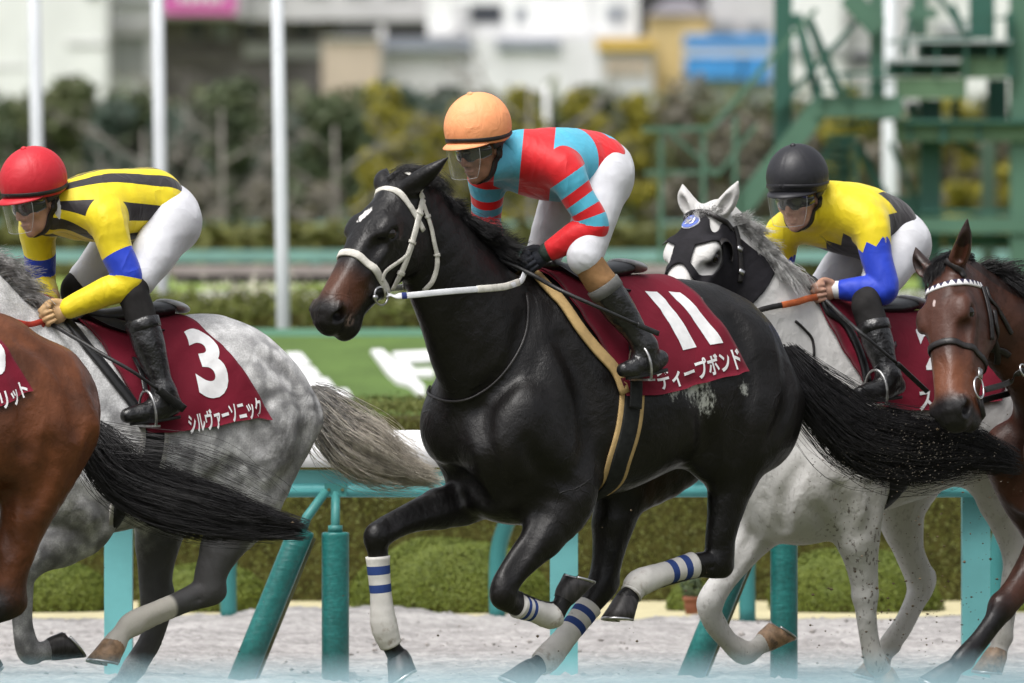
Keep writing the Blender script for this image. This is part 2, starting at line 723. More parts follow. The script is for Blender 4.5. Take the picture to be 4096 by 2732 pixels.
def hedge(label, x0, x1, y0, y1, h, mat, n, leaf, seed, group=None, zb=0.0, rough=.03):
    rg = np.random.default_rng(seed)
    o = thing('hedge', label, 'hedge', ((x0 + x1) / 2, (y0 + y1) / 2, zb), group)
    MB().box((x0 + .05, y0 + .06, zb), (x1 - .05, y1 - .06, zb + h - .06)).obj('hedge_core', M_HEDGEIN, o)
    lx, ly = x1 - x0, y1 - y0
    P, N = [], []
    for area, f, nn in ((lx * ly, lambda k: np.stack([x0 + lx * rg.random(k), y0 + ly * rg.random(k), np.full(k, zb + h)], 1), (0, 0, 1)),
                        (lx * h * .9, lambda k: np.stack([x0 + lx * rg.random(k), np.full(k, y0), zb + h * rg.random(k)], 1), (0, -1, 0))):
        k = int(n * area / (lx * ly + lx * h * .9))
        p = f(k)
        d = sum(np.sin(p @ rg.normal(size=3) * fr_ + rg.random() * 6) for fr_ in (3, 5, 9, 17, 30)) * rough
        p = p + np.array(nn) * (d + rough * rg.normal(size=k))[:, None]
        P.append(p)
        N.append(np.tile(np.array(nn, float), (k, 1)))
    V, F = cards(np.vstack(P), np.vstack(N), leaf, rg, .6)
    lv = mesh_obj('leaves', V, F, mat, o, False)
    kind(lv, 'stuff')
    return o


hedge('long clipped olive hedge standing behind the round bushes', -4.6, 4.6, 11.9, 13.4, .965, M_HEDGE, 130000, .0080, 1, None, 0.0, .012)
hedge('low olive hedge behind the green lettered bank', -6.5, 6.5, 36.0, 38.0, 1.28, M_HEDGE, 36000, .028, 2)
hedge('trimmed hedge between the two far green rails', -16, 16, 92.0, 95.0, 1.75, leaf_mat('far_hedge_leaves', (.12, .125, .03), (.085, .09, .026), None, 1.0), 14000, .10, 3)


def dome(cx, hw, tv, y, label, seed):
    rg = np.random.default_rng(seed)
    c = at(*R0(cx, 1415), y)
    top = at(*R0(cx, tv), y)
    e = at(*R0(cx + hw, 1415), y)
    R, H = e[0] - c[0], top[2]
    o = thing('round_bush', label, 'bush', (c[0], y, 0), 'clipped round bushes along the sand')
    k = int(40000 * R * R / .2)
    u = rg.random(k) ** .85
    a = rg.random(k) * 6.283
    el = np.arcsin(u)
    D = np.stack([np.cos(el) * np.cos(a), np.cos(el) * np.sin(a), np.sin(el)], 1)
    nz = 1 + .018 * sum(np.sin(D @ rg.normal(size=3) * f + rg.random() * 6) for f in (4, 7, 12)) + .014 * rg.normal(size=k)
    P = np.array([c[0], y, 0]) + np.sign(D) * np.abs(D) ** [.9, .9, .85] * [R, R * .9, H] * nz[:, None]
    V, F = cards(P, D, .0068, rg, .45)
    lv = mesh_obj('leaves', V, F, M_DOME, o, False)
    kind(lv, 'stuff')
    n, mrow = 24, 7
    V = [(c[0] + R * .93 * math.cos(t) * math.cos(b), y + R * .83 * math.sin(t) * math.cos(b), H * .93 * math.sin(b)) for b in np.linspace(0, 1.5, mrow) for t in np.linspace(0, 2 * math.pi, n, endpoint=False)]
    F = [(i * n + j, i * n + (j + 1) % n, (i + 1) * n + (j + 1) % n, (i + 1) * n + j) for i in range(mrow - 1) for j in range(n)] + [tuple((mrow - 1) * n + j for j in range(n))]
    mesh_obj('bush_core', V, F, M_HEDGEIN, o)


for i, (cx, hw, tv, lb) in enumerate(((85, 170, 1282, 'round green bush cut by the left edge behind the bay leg'), (470, 150, 1298, 'round green bush behind the grey hind legs'),
                                      (1035, 228, 1240, 'largest round green bush seen through the black horse forelegs'), (1600, 70, 1335, 'smallest round green bush left of the white folded foreleg'),
                                      (1965, 195, 1262, 'round green bush behind the white horse forelegs'), (2400, 130, 1285, 'round green bush cut by the right edge'))):
    dome(cx, hw, tv, 10.7, lb, 20 + i)
p = at(*R0(1588, 1408), 10.2)
fp = thing('flower_pot', 'small terracotta flower pot at the edge of the sand', 'flower pot', (p[0], p[1], 0))
mb = MB()
mb.tube([(p[0], p[1], z) for z in (.0, .05, .07, .071, .09)], [.028, .036, .038, .043, .043], 16)
mb.obj('pot', simple('terracotta', (.24, .095, .06), .8, .2, 0, 20, .15), fp, True)
rg = np.random.default_rng(3)
k = 260
D = rg.normal(size=(k, 3))
D /= np.linalg.norm(D, axis=1)[:, None]
V, F = cards(np.array([p[0], p[1], .135]) + D * [.05, .05, .055], D, .013, rg)
mesh_obj('plant', V, F, M_TREED[0], fp, False)


def tree(name, label, x, y, h, w, mat, seed, group, n=2600, trunk=.25, base=.10, leaf=.16, depth=1.0, lumps=9):
    rg = np.random.default_rng(seed)
    o = thing(name, label, 'tree', (x, y, 0), group)
    mb = MB()
    mb.tube([(x, y, 0), (x + .05, y, h * .35), (x, y, h * .75)], [trunk * .5, trunk * .38, trunk * .15], 8)
    for _ in range(6):
        a = rg.random() * 6.28
        z = h * (.25 + .4 * rg.random())
        e = np.array([x + math.cos(a) * w * .35, y + math.sin(a) * w * .35, z + h * .2])
        mb.tube([(x, y, z), (np.array([x, y, z]) + e) / 2 + [0, 0, .1], e], [trunk * .2, trunk * .12, trunk * .05], 6)
    mb.obj('trunk', M_TRUNK, o, True)
    P, N = [], []
    for _ in range(lumps):
        zc = h * (base + (.92 - base) * rg.random())
        sp = w * .5 * (1 - .75 * max(0, (zc / h - .45)) / .55)
        a = rg.random() * 6.28
        q = rg.random() ** .5 * sp
        c = np.array([x + math.cos(a) * q, y + math.sin(a) * q * depth, zc])
        r = np.array([1, depth, .85]) * w * (.16 + .12 * rg.random())
        k = n // lumps
        D = rg.normal(size=(k, 3))
        D /= np.linalg.norm(D, axis=1)[:, None]
        rr = .55 + .5 * rg.random(k) ** .6
        P.append(c + D * r * rr[:, None])
        N.append(D)
    P, N = np.vstack(P), np.vstack(N)
    P[:, 2] = np.clip(P[:, 2], .1, h * 1.02)
    V, F = cards(P, N, leaf, rg, .7)
    mesh_obj('crown', V, F, mat, o, False)
    return o


def bare_tree(label, x, y, h, seed, group, spread=.5):
    rg = np.random.default_rng(seed)
    o = thing('bare_tree', label, 'tree', (x, y, 0), group)
    mb = MB()
    mb.tube([(x, y, 0), (x + .03, y, h * .5), (x, y, h)], [.045, .036, .018], 8)
    mb.obj('trunk', M_TWIG, o, True)
    mb = MB()

    def grow(p, d, ln, r, lv):
        e = p + d * ln
        mb.tube([p, (p + e) / 2 + rg.normal(size=3) * ln * .05, e], [r, r * .8, r * .5], 5)
        if lv:
            for _ in range(3):
                q = d + rg.normal(size=3) * [.55, .3, .4] + [0, 0, .12]
                grow(p + (e - p) * (.5 + .5 * rg.random()), q / np.linalg.norm(q), ln * .62, r * .55, lv - 1)
    for k in range(7):
        z = h * (.3 + .65 * k / 7)
        sgn = 1 if k % 2 else -1
        d = np.array([sgn * (.6 + .4 * rg.random()), rg.normal() * .3, .55])
        grow(np.array([x, y, z]), d / np.linalg.norm(d), h * spread * .5, .028, 3)
    mb.obj('branches', M_TWIG, o, True)


def tx(v, y):
    return at(v / .574, 800, y)[0]


def tz(v, y):
    return at(2000, v / .574, y)[2]


YT = 132.0
dense = 'dense evergreen trees in front of the buildings'
for i, (cv, wv, top, mi, dy, lb) in enumerate((
        (120, 260, 135, 1, 0, 'tall dark evergreen behind the leftmost flagpole'), (-30, 180, 205, 0, 3, 'dark evergreen cut off by the left edge'), (265, 170, 215, 2, 4, 'low dark evergreen between the first two flagpoles'),
        (400, 170, 190, 2, 0, 'evergreen just right of the middle flagpole'), (525, 230, 128, 0, 2, 'pointed evergreen between the middle and third flagpole'), (650, 150, 190, 2, 5, 'evergreen behind the third flagpole'),
        (765, 230, 148, 0, 1, 'dark bushy evergreen right of the third flagpole'), (900, 180, 165, 2, 6, 'evergreen filling the gap above the black horse head'), (1040, 200, 180, 2, 6, 'evergreen behind the orange helmet'),
        (1190, 200, 185, 1, 6, 'evergreen behind the red and blue jacket'), (1340, 200, 185, 0, 6, 'evergreen behind the white breeches of the middle jockey'))):
    y = YT + dy
    tree('evergreen_tree', lb, tx(cv, y), y, tz(top, y), (wv / .574) / 41800 * (y + 40), M_TREED[mi], 40 + i, dense, 6000, lumps=24, depth=.5, leaf=.09, base=.06)
for i, cv in enumerate((-60, 60, 190, 310, 430, 560, 690, 820, 950, 1090, 1230, 1370)):
    y = YT + 12 + (i % 2) * 2
    tree('evergreen_tree', 'rear evergreen filling the tree line, %s' % ('at the left edge', 'left of the first flagpole', 'behind the red helmet', 'just left of the middle flagpole', 'right of the middle flagpole', 'above the yellow jacket', 'just right of the third flagpole',
         'above the black nose', 'above the black ears', 'behind the orange helmet', 'above the red jacket', 'right of the red jacket')[i], tx(cv, y), y, tz(188 + 14 * (i % 3), y), (250 / .574) / 41800 * (y + 40), M_TREED[i % 3], 140 + i, dense, 5000, lumps=22, depth=.4, leaf=.095, base=.05)
yg = 'yellow green shrubs in front of the evergreens'
for i, (cv, wv, top, lb) in enumerate(((915, 190, 150, 'yellow green tree left of the orange helmet'), (1000, 90, 245, 'yellow green shrub just left of the orange helmet'), (1100, 170, 175, 'yellow green shrub above the orange helmet'), (1215, 160, 165, 'yellow green shrub above the red and blue shoulders'),
                                       (1360, 170, 150, 'tall yellow green shrub above the white breeches'), (1460, 120, 185, 'narrow yellow green shrub left of the green tower'), (1935, 110, 150, 'yellow shrub behind the tower diagonal braces'), (2190, 160, 170, 'yellow shrub behind the right half of the tower'), (2330, 110, 330, 'yellow shrub cut off by the right edge'))):
    y = YT - 11 + (i % 3)
    tree('yellow_green_shrub', lb, tx(cv, y), y, tz(top, y), (wv / .574) / 41800 * (y + 40), M_TREEY, 70 + i, yg, 3000, trunk=.12, leaf=.065, lumps=24, depth=.5, base=.25)
bt = 'brownish leafless shrubs'
for i, (cv, wv, top, lb) in enumerate(((1560, 200, 165, 'greyish brown twiggy shrub just left of the tower'), (1700, 190, 190, 'greyish brown twiggy shrub behind the tower column'), (1850, 190, 240, 'brown twiggy shrub behind the black helmet'), (2030, 220, 240, 'brown twiggy shrub behind the tower stair'), (2200, 220, 260, 'brown twiggy shrub under the tower landing'), (2340, 160, 230, 'brown twiggy shrub at the right edge'),
                                       (450, 170, 395, 'low pinkish brown shrub above the yellow jacket'), (600, 170, 400, 'low pinkish brown shrub left of the third flagpole'), (740, 150, 410, 'low brown shrub right of the third flagpole'))):
    y = YT - 3 + (i % 3) - (8 if top > 380 else 0)
    tree('twiggy_shrub', lb, tx(cv, y), y, tz(top, y), (wv / .574) / 41800 * (y + 40), M_TREEB, 90 + i, bt, 3400, trunk=.10, leaf=.065, lumps=20, depth=.6, base=.10)
for i, (cv, top, lb) in enumerate(((508, 250, 'bare grey tree between the middle and third flagpole'), (768, 290, 'bare grey tree with spreading limbs above the black nose'), (330, 300, 'bare grey tree left of the middle flagpole'), (1215, 200, 'bare grey tree above the middle jockey back'))):
    y = YT - 16
    bare_tree(lb, tx(cv, y), y, tz(top, y), 110 + i, 'bare trees', .55)

# ---- far buildings
YB = 520.0


def bx(name, parent, v0, u0, v1, u1, y, depth, mat):
    """block whose front shows between two points of the reduced photograph"""
    a, b = at(v0 / .574, u1 / .574, y), at(v1 / .574, u0 / .574, y)
    return MB().box((a[0], y, max(a[2], 0)), (b[0], y + depth, b[2])).obj(name, mat, parent)


def building(label, rect, mat, y, depth=8, wins=(), extra=(), base=True):
    x0, y0, x1, y1 = rect
    c = at((x0 + x1) / 2 / .574, 900, y)
    o = thing('building', label, 'building', (c[0], y, 0))
    bx('wall', o, x0, y0, x1, 520 if base else y1, y, depth, mat)
    for k, (wx0, wy0, wx1, wy1, wm) in enumerate(wins):
        f = bx('window', o, wx0, wy0, wx1, wy1, y - .12, .11, M_FRAME)
        bx('pane', f, wx0 + 4, wy0 + 4, wx1 - 4, wy1 - 4, y - .16, .05, wm)
    for nm, (wx0, wy0, wx1, wy1), wm, dd in extra:
        bx(nm, o, wx0, wy0, wx1, wy1, y - dd, dd + .02, wm)
    return o


def far(name, c, va=.06):
    return simple(name, c, .85, .2, 0, .35, va)


M_FRAME = far('window_frame_grey', (.40, .40, .42))
M_GLASS = simple('dark_window_glass', (.05, .055, .065), .15, .5)
M_GLASSL = simple('grey_window_glass', (.30, .32, .35), .2, .5)
W1, W2, W3 = far('white_render', (.80, .81, .80)), far('white_wall_paint', (.72, .72, .74)), far('light_grey_wall', (.56, .555, .565))
GREY1, BROWN, BEIGE, TANW, ROOFG = far('mid_grey_wall', (.36, .37, .37)), far('brown_grey_wall', (.21, .19, .195), .25), far('beige_wall', (.52, .43, .35)), far('tan_wall', (.60, .46, .22)), far('blue_grey_roof', (.28, .30, .36))
building('big white building at the top left corner', (-160, -420, 246, 190), W1, YB, 14, ((196, -60, 232, -8, M_GLASSL), (20, -120, 70, -60, M_GLASSL)), (('roof_edge', (150, 96, 246, 104), W3, .1), ('grey_strip', (-160, 150, 60, 158), W3, .05),))  # raised light grey strip across the lower wall
building('white block with a grey panel for the shaded bay right of the big white building', (246, -420, 362, 190), W1, YB + 6, 10, (), (('bay_shade_panel', (262, 82, 345, 176), GREY1, .2), ('bay_lintel', (250, 52, 352, 82), W3, .6), ('side_post', (336, 82, 362, 190), W2, .4), ('ledge', (250, 0, 350, 12), GREY1, .3)))  # bay shade is put into the grey panel colour, the wall has no recess
o = building('white building carrying a magenta sign at the top edge', (362, -420, 556, 40), W2, YB + 3, 8, (), (), False)
sg = bx('sign_board', o, 372, -120, 541, 32, YB + 2.6, .3, simple('magenta_sign', (.62, .13, .40), .5))
for k in range(5):
    bx('sign_letter', sg, 410 + 22 * k, -60, 424 + 22 * k, 3 + 2 * (k % 2), YB + 2.5, .09, W1)
building('dark brown grey apartment block behind the flagpoles', (362, 36, 775, 165), BROWN, YB + 8, 8, [(430 + 62 * k, 48, 470 + 62 * k, 92, M_GLASSL if k % 2 else M_GLASS) for k in range(5)],
         (('balcony', (560, 100, 742, 132), W3, .5), ('balcony', (400, 118, 520, 150), far('grey_brown_panel', (.21, .19, .19)), .5)))
building('pale grey building above the brown apartment block', (552, -420, 984, 46), W3, YB + 5, 8, [(600 + 95 * k, -60, 660 + 95 * k, -12, M_GLASSL) for k in range(4)], (), False)
building('low beige house right of the third flagpole', (740, 88, 872, 170), BEIGE, YB - 6, 6, (), (('gutter', (740, 84, 872, 89), W3, .2),))
building('long grey roofed house left of the orange helmet', (872, 92, 1085, 170), W3, YB - 4, 6, (), (('roof', (880, 88, 1085, 116), ROOFG, .5), ('pipe', (868, 60, 884, 170), W2, .3)))
building('large white building with dark windows above the orange helmet', (982, -420, 1465, 84), W1, YB - 2, 10,
         ((1076, 8, 1156, 56, M_GLASS), (1010, -90, 1060, -20, M_GLASS), (1200, -90, 1290, -20, M_GLASSL), (1180, 14, 1210, 50, M_GLASSL), (1390, 10, 1440, 52, M_GLASSL)), (('air_unit', (1040, 6, 1066, 66), W3, .5), ('drain_pipe', (1352, -100, 1360, 84), W3, .2), ('ledge', (982, 74, 1465, 84), W3, .4)), False)
building('low white shed with a blue grey band above the red jacket', (1085, 84, 1375, 180), W2, YB - 5, 6, (), (('band', (1140, 90, 1286, 112), ROOFG, .3),))
building('low shop with a yellow fascia left of the tan house', (1375, 84, 1500, 180), W3, YB - 7, 6, (), (('fascia', (1368, 88, 1502, 114), far('yellow_fascia', (.66, .43, .10)), .4), ('shutter', (1390, 130, 1490, 172), BEIGE, .1)))
o = building('tan house with a dark hipped roof', (1490, 32, 1628, 180), TANW, YB - 4, 7)
a, b = at(1484 / .574, 34 / .574, YB - 4.4), at(1636 / .574, 34 / .574, YB - 4.4)
tz_ = at(1560 / .574, -4 / .574, YB)[2]
mesh_obj('roof', [(a[0], a[1], a[2]), (b[0], b[1], b[2]), (b[0], b[1] + 8, b[2]), (a[0], a[1] + 8, a[2]), ((a[0] * 2 + b[0]) / 3, a[1] + 4, tz_), ((a[0] + 2 * b[0]) / 3, a[1] + 4, tz_)],
         [(0, 1, 5, 4), (2, 3, 4, 5), (1, 2, 5), (3, 0, 4), (0, 3, 2, 1)], far('dark_roof_tiles', (.20, .19, .21)), o, False)
building('grey low building right of the tan house', (1628, -420, 1800, 180), W3, YB, 8, ((1640, 48, 1690, 74, M_GLASSL), (1710, 48, 1760, 74, M_GLASSL)))
o = building('shop with two bright blue awnings left of the tower', (1570, 78, 1772, 190), W3, YB - 8, 6)
M_BLUEA = simple('blue_awning', (.06, .27, .62), .6, .3, 0, 1, .08)
bx('awning', o, 1572, 80, 1772, 104, YB - 9.2, 1.2, M_BLUEA)
bx('sign_panel', o, 1574, 106, 1770, 128, YB - 9.0, 1.0, W1)
bx('awning', o, 1575, 132, 1700, 180, YB - 9.6, 1.6, M_BLUEA)
bx('awning', o, 1708, 130, 1768, 186, YB - 9.4, 1.4, M_BLUEA)
building('white building seen through the tower frame', (1800, -420, 1935, 120), W1, YB, 8, (), (('dark_band', (1800, 108, 1935, 128), GREY1, .2),))
building('grey building behind the tower stair', (1935, -420, 2110, 190), W3, YB + 2, 8, ((1950, 120, 2010, 150, M_GLASS),))
building('white building behind the upper tower', (2110, -420, 2500, 150), W1, YB + 4, 8, ((2150, 60, 2230, 84, M_GLASSL),))
hedge('distant dark shrubbery at the foot of the buildings', -30, 40, 300, 304, 5.4, M_TREED[1], 8000, .30, 8, None, 0, .2)

# ---- mid field: rails, poles, lettered bank
M_TEALP = simple('pale_teal_paint', (.15, .43, .44), .45, .4, 0, 5, .08, 60, .1, .002)
M_TEALR = simple('teal_rail_paint', (.105, .40, .41), .5, .4, 0, 4, .10)
m = Mat('dark_teal_padding', (.016, .135, .125), .38, .45)
m.vary(6, .14)
m.vary(60, .12, 3)
m.bump(m.noise(24, 3, .5, stretch=(.35, .35, 1.6), dist=1.2), .30, .012)
m.mix(m.math('MULTIPLY', m.ramp(m.noise(90, 3), .70, .76), .4), (.35, .38, .36))
M_PADT = m.done()
M_STEM = simple('teal_steel_stem', (.045, .20, .19), .5, .4, 0, 8, .15)
M_TEALF = simple('pale_far_teal', (.20, .36, .345), .6, .3, 0, 3, .10)  # paler, greyer teal for the distant rails
M_OLIVE = simple('olive_brown', (.12, .125, .055), .7, .3, 0, 10, .2)
M_WHITEP = simple('white_paint', (.74, .74, .745), .5, .4, 0, 2, .04)
m = Mat('white_rail_foam', (.78, .78, .79), .55, .35)
m.vary(5, .04)
m.mix(m.math('MULTIPLY', m.ramp(m.noise(30, 4, stretch=(.3, 1, 1)), .62, .75), .2), (.5, .49, .46))
M_FOAM = m.done()
M_POLE = simple('white_pole_paint', (.62, .64, .68), .4, .4, 0, 2, .05)

fl = 'white flagpoles beyond the infield hedge'
for u0, v0, u1, v1, y, lb in ((78, -60, 92, 735, 38, 'leftmost white flagpole above the red helmet'), (361, -60, 373, 735, 38, 'middle white flagpole behind the yellow jacket'), (636, -60, 651, 772, 31, 'white flagpole standing right of the yellow jacket, in full view'), (2042, 60, 2046, 740, 70, 'white flagpole partly hidden behind the green tower')):
    b, t = at(u1 / .574, v1 / .574, y), at(u0 / .574, v0 / .574, y)
    t = b + (t - b) * 1.6
    b = b - (t - b) * (b[2] / (t[2] - b[2]))
    b = np.array([b[0], y, 0])
    o = thing('flagpole', lb, 'flagpole', b, fl)
    mb = MB()
    r = (15 if y < 60 else 18) / .574 / 41800 * (y + 40)
    mb.tube([b, b + (t - b) * .33, b + (t - b) * .335, t], [r * 1.06, r * 1.03, r, r * .92], 18)
    mb.obj('pole', M_POLE, o, True)
    MB().box(b - [.2, .2, 0], b + [.2, .2, .08]).obj('footing', GREY1, o)
b = at(*R0(1255, 255), 131)
o = thing('white_post', 'short white post above the shoulders of the orange helmeted jockey', 'post', (b[0], 131, 0))
MB().tube([(b[0], 131, 0), (b[0], 131, tz(196, 131)), (b[0], 131, tz(194, 131))], [.05, .05, .02], 10).obj('shaft', M_WHITEP, o, True)

# green bank with white characters lying on it
zt, zb = at(2000, 770 / .574, 30)[2], .28
bank = MB().add([(-7, 22, 0), (7, 22, 0), (7, 22, zb), (-7, 22, zb), (7, 30, zt), (-7, 30, zt), (7, 31, 0), (-7, 31, 0)],
                [(0, 1, 2, 3), (3, 2, 4, 5), (5, 4, 6, 7), (1, 6, 4, 2), (0, 3, 5, 7)])
m = Mat('green_bank_turf', (.085, .140, .034), .85, .2)
m.vary(3, .12)
m.vary(40, .15)
bo = bank.obj('lettered_bank', m.done())
tag(bo, 'sloping green bank with large white characters beyond the hedge', 'sign bank')
tg = MB().beam((-7, 30, zt + .02), (7, 30, zt + .02), .10, .05).obj('edging', simple('pale_green_edging', (.16, .33, .24), .7), bo)
nB = np.cross([1, 0, 0], [0, 8, zt - zb])
nB = nB / np.linalg.norm(nB)


def on_bank(rd, pts):
    out_ = []
    for q in pts:
        d = ray(*rd(*q))
        t = ((np.array([0, 22, zb]) + nB * .03 - CAM) @ nB) / (d @ nB)
        out_.append(CAM + d * t)
    return np.array(out_)


for pts in ([(380, 955), (475, 955), (540, 1028), (400, 1034)], [(400, 1048), (558, 1048), (602, 1104), (420, 1108)], [(420, 1120), (640, 1114), (690, 1172), (440, 1180)], [(440, 1192), (765, 1184), (802, 1240), (460, 1250)],
            [(914, 938), (985, 934), (1075, 1010), (1010, 1068)], [(1005, 1040), (1075, 1010), (1170, 1092), (1250, 1165), (1250, 1238), (1150, 1150), (1075, 1130), (1010, 1070)],
            [(1048, 952), (1290, 940), (1300, 1000), (1140, 1012), (1190, 1060), (1300, 1055), (1310, 1090), (1170, 1090)]):
    Q = on_bank(R10, pts)
    n = len(Q)
    V = np.vstack([Q, Q - nB * .06])
    F = [tuple(range(n))[::-1], tuple(range(n, 2 * n))] + [(i, (i + 1) % n, n + (i + 1) % n, n + i) for i in range(n)]
    mesh_obj('character_stroke', V, F, M_WHITEP, bo, False)


def rail_line(name, label, vt, vb, y, x0, x1, mat, post=4.0, cat='rail', pm=None):
    z1, z0 = tz(vt, y), tz(vb, y)
    o = thing(name, label, cat, ((x0 + x1) / 2, y, 0))
    MB().beam((x0, y, (z0 + z1) / 2), (x1, y, (z0 + z1) / 2), .10, z1 - z0).obj('rail', mat, o)
    for x in np.arange(x0 + 1.1, x1, post):
        MB().box((x - .04, y - .03, 0), (x + .04, y + .03, z0 - .003)).obj('post', pm or mat, o)
    return o


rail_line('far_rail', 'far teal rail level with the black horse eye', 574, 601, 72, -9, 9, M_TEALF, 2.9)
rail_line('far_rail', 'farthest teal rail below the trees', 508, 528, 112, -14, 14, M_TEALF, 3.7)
rail_line('white_rail', 'short white rail between the two far teal rails', 541, 560, 98, tx(598, 98), tx(1560, 98), simple('weathered_white_paint', (.50, .48, .44), .6), 3.1)
rail_line('white_rail', 'low white rail behind the third flagpole foot', 669, 694, 46, -8, 8, M_WHITEP, 2.3)
y = 52
o = thing('platform', 'long dark platform with pinkish top left of the black horse nose', 'platform', (tx(700, y), y, 0))
x0, x1 = tx(388, y), tx(1560, y)
MB().box((x0, y, tz(632, y)), (x1, y + 1.6, tz(611, y))).obj('deck', simple('pinkish_grey_board', (.34, .29, .29), .8, .2, 0, 2, .12), o)
MB().box((x0 + .05, y + .03, tz(651, y)), (x1 - .05, y + 1.5, tz(633, y))).obj('underside', simple('black_underside', (.03, .026, .028), .7), o)  # black box for the dark underside of the deck
for v in (540, 860, 1180, 1500):
    MB().box((tx(v - 8, y), y + .05, 0), (tx(v + 8, y), y + .2, tz(652, y))).obj('leg', simple('black_steel', (.03, .028, .03), .6), o)
m = Mat('bright_lawn', (.17, .24, .05), .9, .2)
m.vary(.8, .25)
lawn = mesh_obj('lawn_bank', [(-14, 56, 0), (14, 56, 0), (14, 56, tz(668, 56)), (-14, 56, tz(668, 56)), (14, 66, tz(640, 66)), (-14, 66, tz(640, 66)), (14, 70, 0), (-14, 70, 0)], [(0, 1, 2, 3), (3, 2, 4, 5), (5, 4, 6, 7), (1, 6, 4, 2), (0, 3, 5, 7)], m.done(), None, False)
kind(lawn, 'structure')
# pale flowers by the low white rail
rg = np.random.default_rng(77)
o = thing('flower_bed', 'pale flowers along the low white rail left of the black nose', 'flower bed', (tx(590, 44), 44, 0))
k = 500
P = np.stack([tx(590, 44) + rg.normal(size=k) * .22, 44 + rg.normal(size=k) * .15, tz(672, 44) + rg.normal(size=k) * .06], 1)
V, F = cards(P, np.tile([0, -1., .5], (k, 1)), .018, rg)
kind(mesh_obj('blossom', V, F, simple('cream_petals', (.52, .49, .40), .7), o, False), 'stuff')
mb = MB()
for _ in range(30):
    x = tx(590, 44) + rg.normal() * .2
    mb.beam((x, 44, 0), (x + .02, 44, tz(676, 44)), .012, .012, (0, 1, 0))
mb.obj('stems', M_HEDGEIN, o)

# ---- green stair tower
YT2 = 56.0
PXT = (YT2 + 40) / 41800
M_GRN = simple('tower_green_paint', (.085, .175, .122), .5, .4, 0, 1.2, .10)
M_GRND = simple('tower_dark_green_paint', (.036, .112, .085), .5, .4, 0, 1.2, .12)
M_GRNL = simple('tower_light_green_plate', (.115, .20, .115), .55, .4, 0, 1.0, .10)
M_TREAD = simple('galvanised_tread', (.33, .38, .38), .5, .4, .0)
p0 = at(*R8(1800, 900), YT2)
tw = thing('stair_tower', 'green steel stair tower with plated stringers at the right', 'tower', (p0[0], YT2, 0))


def tb(name, a, b, wpx, mat, dy=0.0, dep=.16, parent=None, ext0=False):
    """steel member between two points of the enlarged region"""
    A, B = at(*R8(*a), YT2 + dy), at(*R8(*b), YT2 + dy)
    if ext0:
        A[2] = 0
    return MB().beam(A, B, wpx / 1.1217 * PXT, dep, (0, 1, 0)).obj(name, mat, parent or tw)


M_MID = M_GRND
for a, b, wd, mt, dy in (((1270, -150), (1270, 1500), 80, M_GRND, .3), ((1930, 447), (1930, 1500), 96, M_GRND, .5), ((2350, -150), (2350, 1500), 125, M_GRN, .2), ((1692, -150), (1692, 432), 62, M_GRN, .3),
                         ((2162, -150), (2162, 172), 110, M_GRND, .9), ((2230, 355), (2230, 560), 90, M_GRND, 1.3), ((1855, 460), (1855, 545), 40, M_GRND, 1.2), ((2045, 448), (2045, 545), 34, M_GRND, 1.2), ((2190, 640), (2190, 1500), 60, simple('tower_faded_green', (.10, .16, .12), .6), 2.0)):
    g = b[1] >= 1400
    A, B = at(*R8(*a), YT2 + dy), at(*R8(*b), YT2 + dy)
    if g:
        B[2] = 0
    MB().beam(A, B, wd / 1.1217 * PXT, wd / 1.1217 * PXT, (0, 1, 0)).obj('column', mt, tw)
tb('stringer_plate', (1020, 1010), (1455, 455), 96, M_GRN, -.1, .05)
tb('stringer_plate', (1415, 478), (1806, 478), 94, M_GRN, -.14, .05)
tb('stringer_plate', (1775, 395), (2092, 395), 92, M_GRNL, -.05, .05)
tb('stringer_plate', (2066, 305), (2300, 305), 92, M_GRNL, .0, .05)
tb('landing_beam', (1770, 595), (2600, 595), 76, M_GRNL, .05, .08)
tb('landing_deck', (1770, 548), (2600, 548), 18, M_GRND, .5, 1.2)
tb('deck_edge', (1740, 188), (2290, 188), 14, M_TREAD, .1, .5)
tb('deck_edge', (1735, 276), (2050, 276), 14, M_TREAD, .1, .5)
tb('deck_edge', (1665, 360), (1770, 360), 12, M_TREAD, .1, .5)
tb('deck', (1880, 226), (2275, 226), 70, M_GRND, .7, .9)
tb('deck', (1740, 312), (2060, 312), 62, M_GRND, .7, .9)
tb('upper_beam', (1560, -20), (1700, 130), 95, M_GRN, .1, .1)
tb('upper_beam', (1820, 60), (1960, 60), 40, M_GRN, .4, .1)
tb('upper_beam', (1880, -40), (1880, 160), 70, M_GRN, .6, .1)
for a, b, wd, mt, dy in (((1330, 60), (1425, 440), 44, M_GRND, .2), ((1385, 90), (1530, 430), 42, M_GRND, .7), ((1235, 500), (1660, 30), 24, M_GRND, .15), ((1600, 640), (1725, 885), 42, M_GRND, .8), ((2030, 20), (2090, 160), 22, M_GRND, .5), ((1800, 250), (1850, 60), 20, M_GRND, .9)):
    tb('brace', a, b, wd, mt, dy, .07)
for a, b, wd, dy in (((640, 582), (948, 575), 22, -.2), ((944, 578), (1238, 238), 22, -.2), ((1236, 240), (1420, 40), 20, -.2), ((650, 774), (985, 772), 18, -.15), ((985, 772), (1150, 560), 16, -.15), ((760, 590), (980, 790), 16, .1)):
    tb('handrail', a, b, wd, M_GRN, dy, .05)
for x, y0_ in ((722, 586), (912, 580), (1055, 520)):
    A = at(*R8(x, y0_), YT2 - .18)
    MB().beam(A, np.array([A[0], YT2 - .18, 0]), 20 / 1.1217 * PXT, .05, (0, 1, 0)).obj('rail_post', M_GRN, tw)
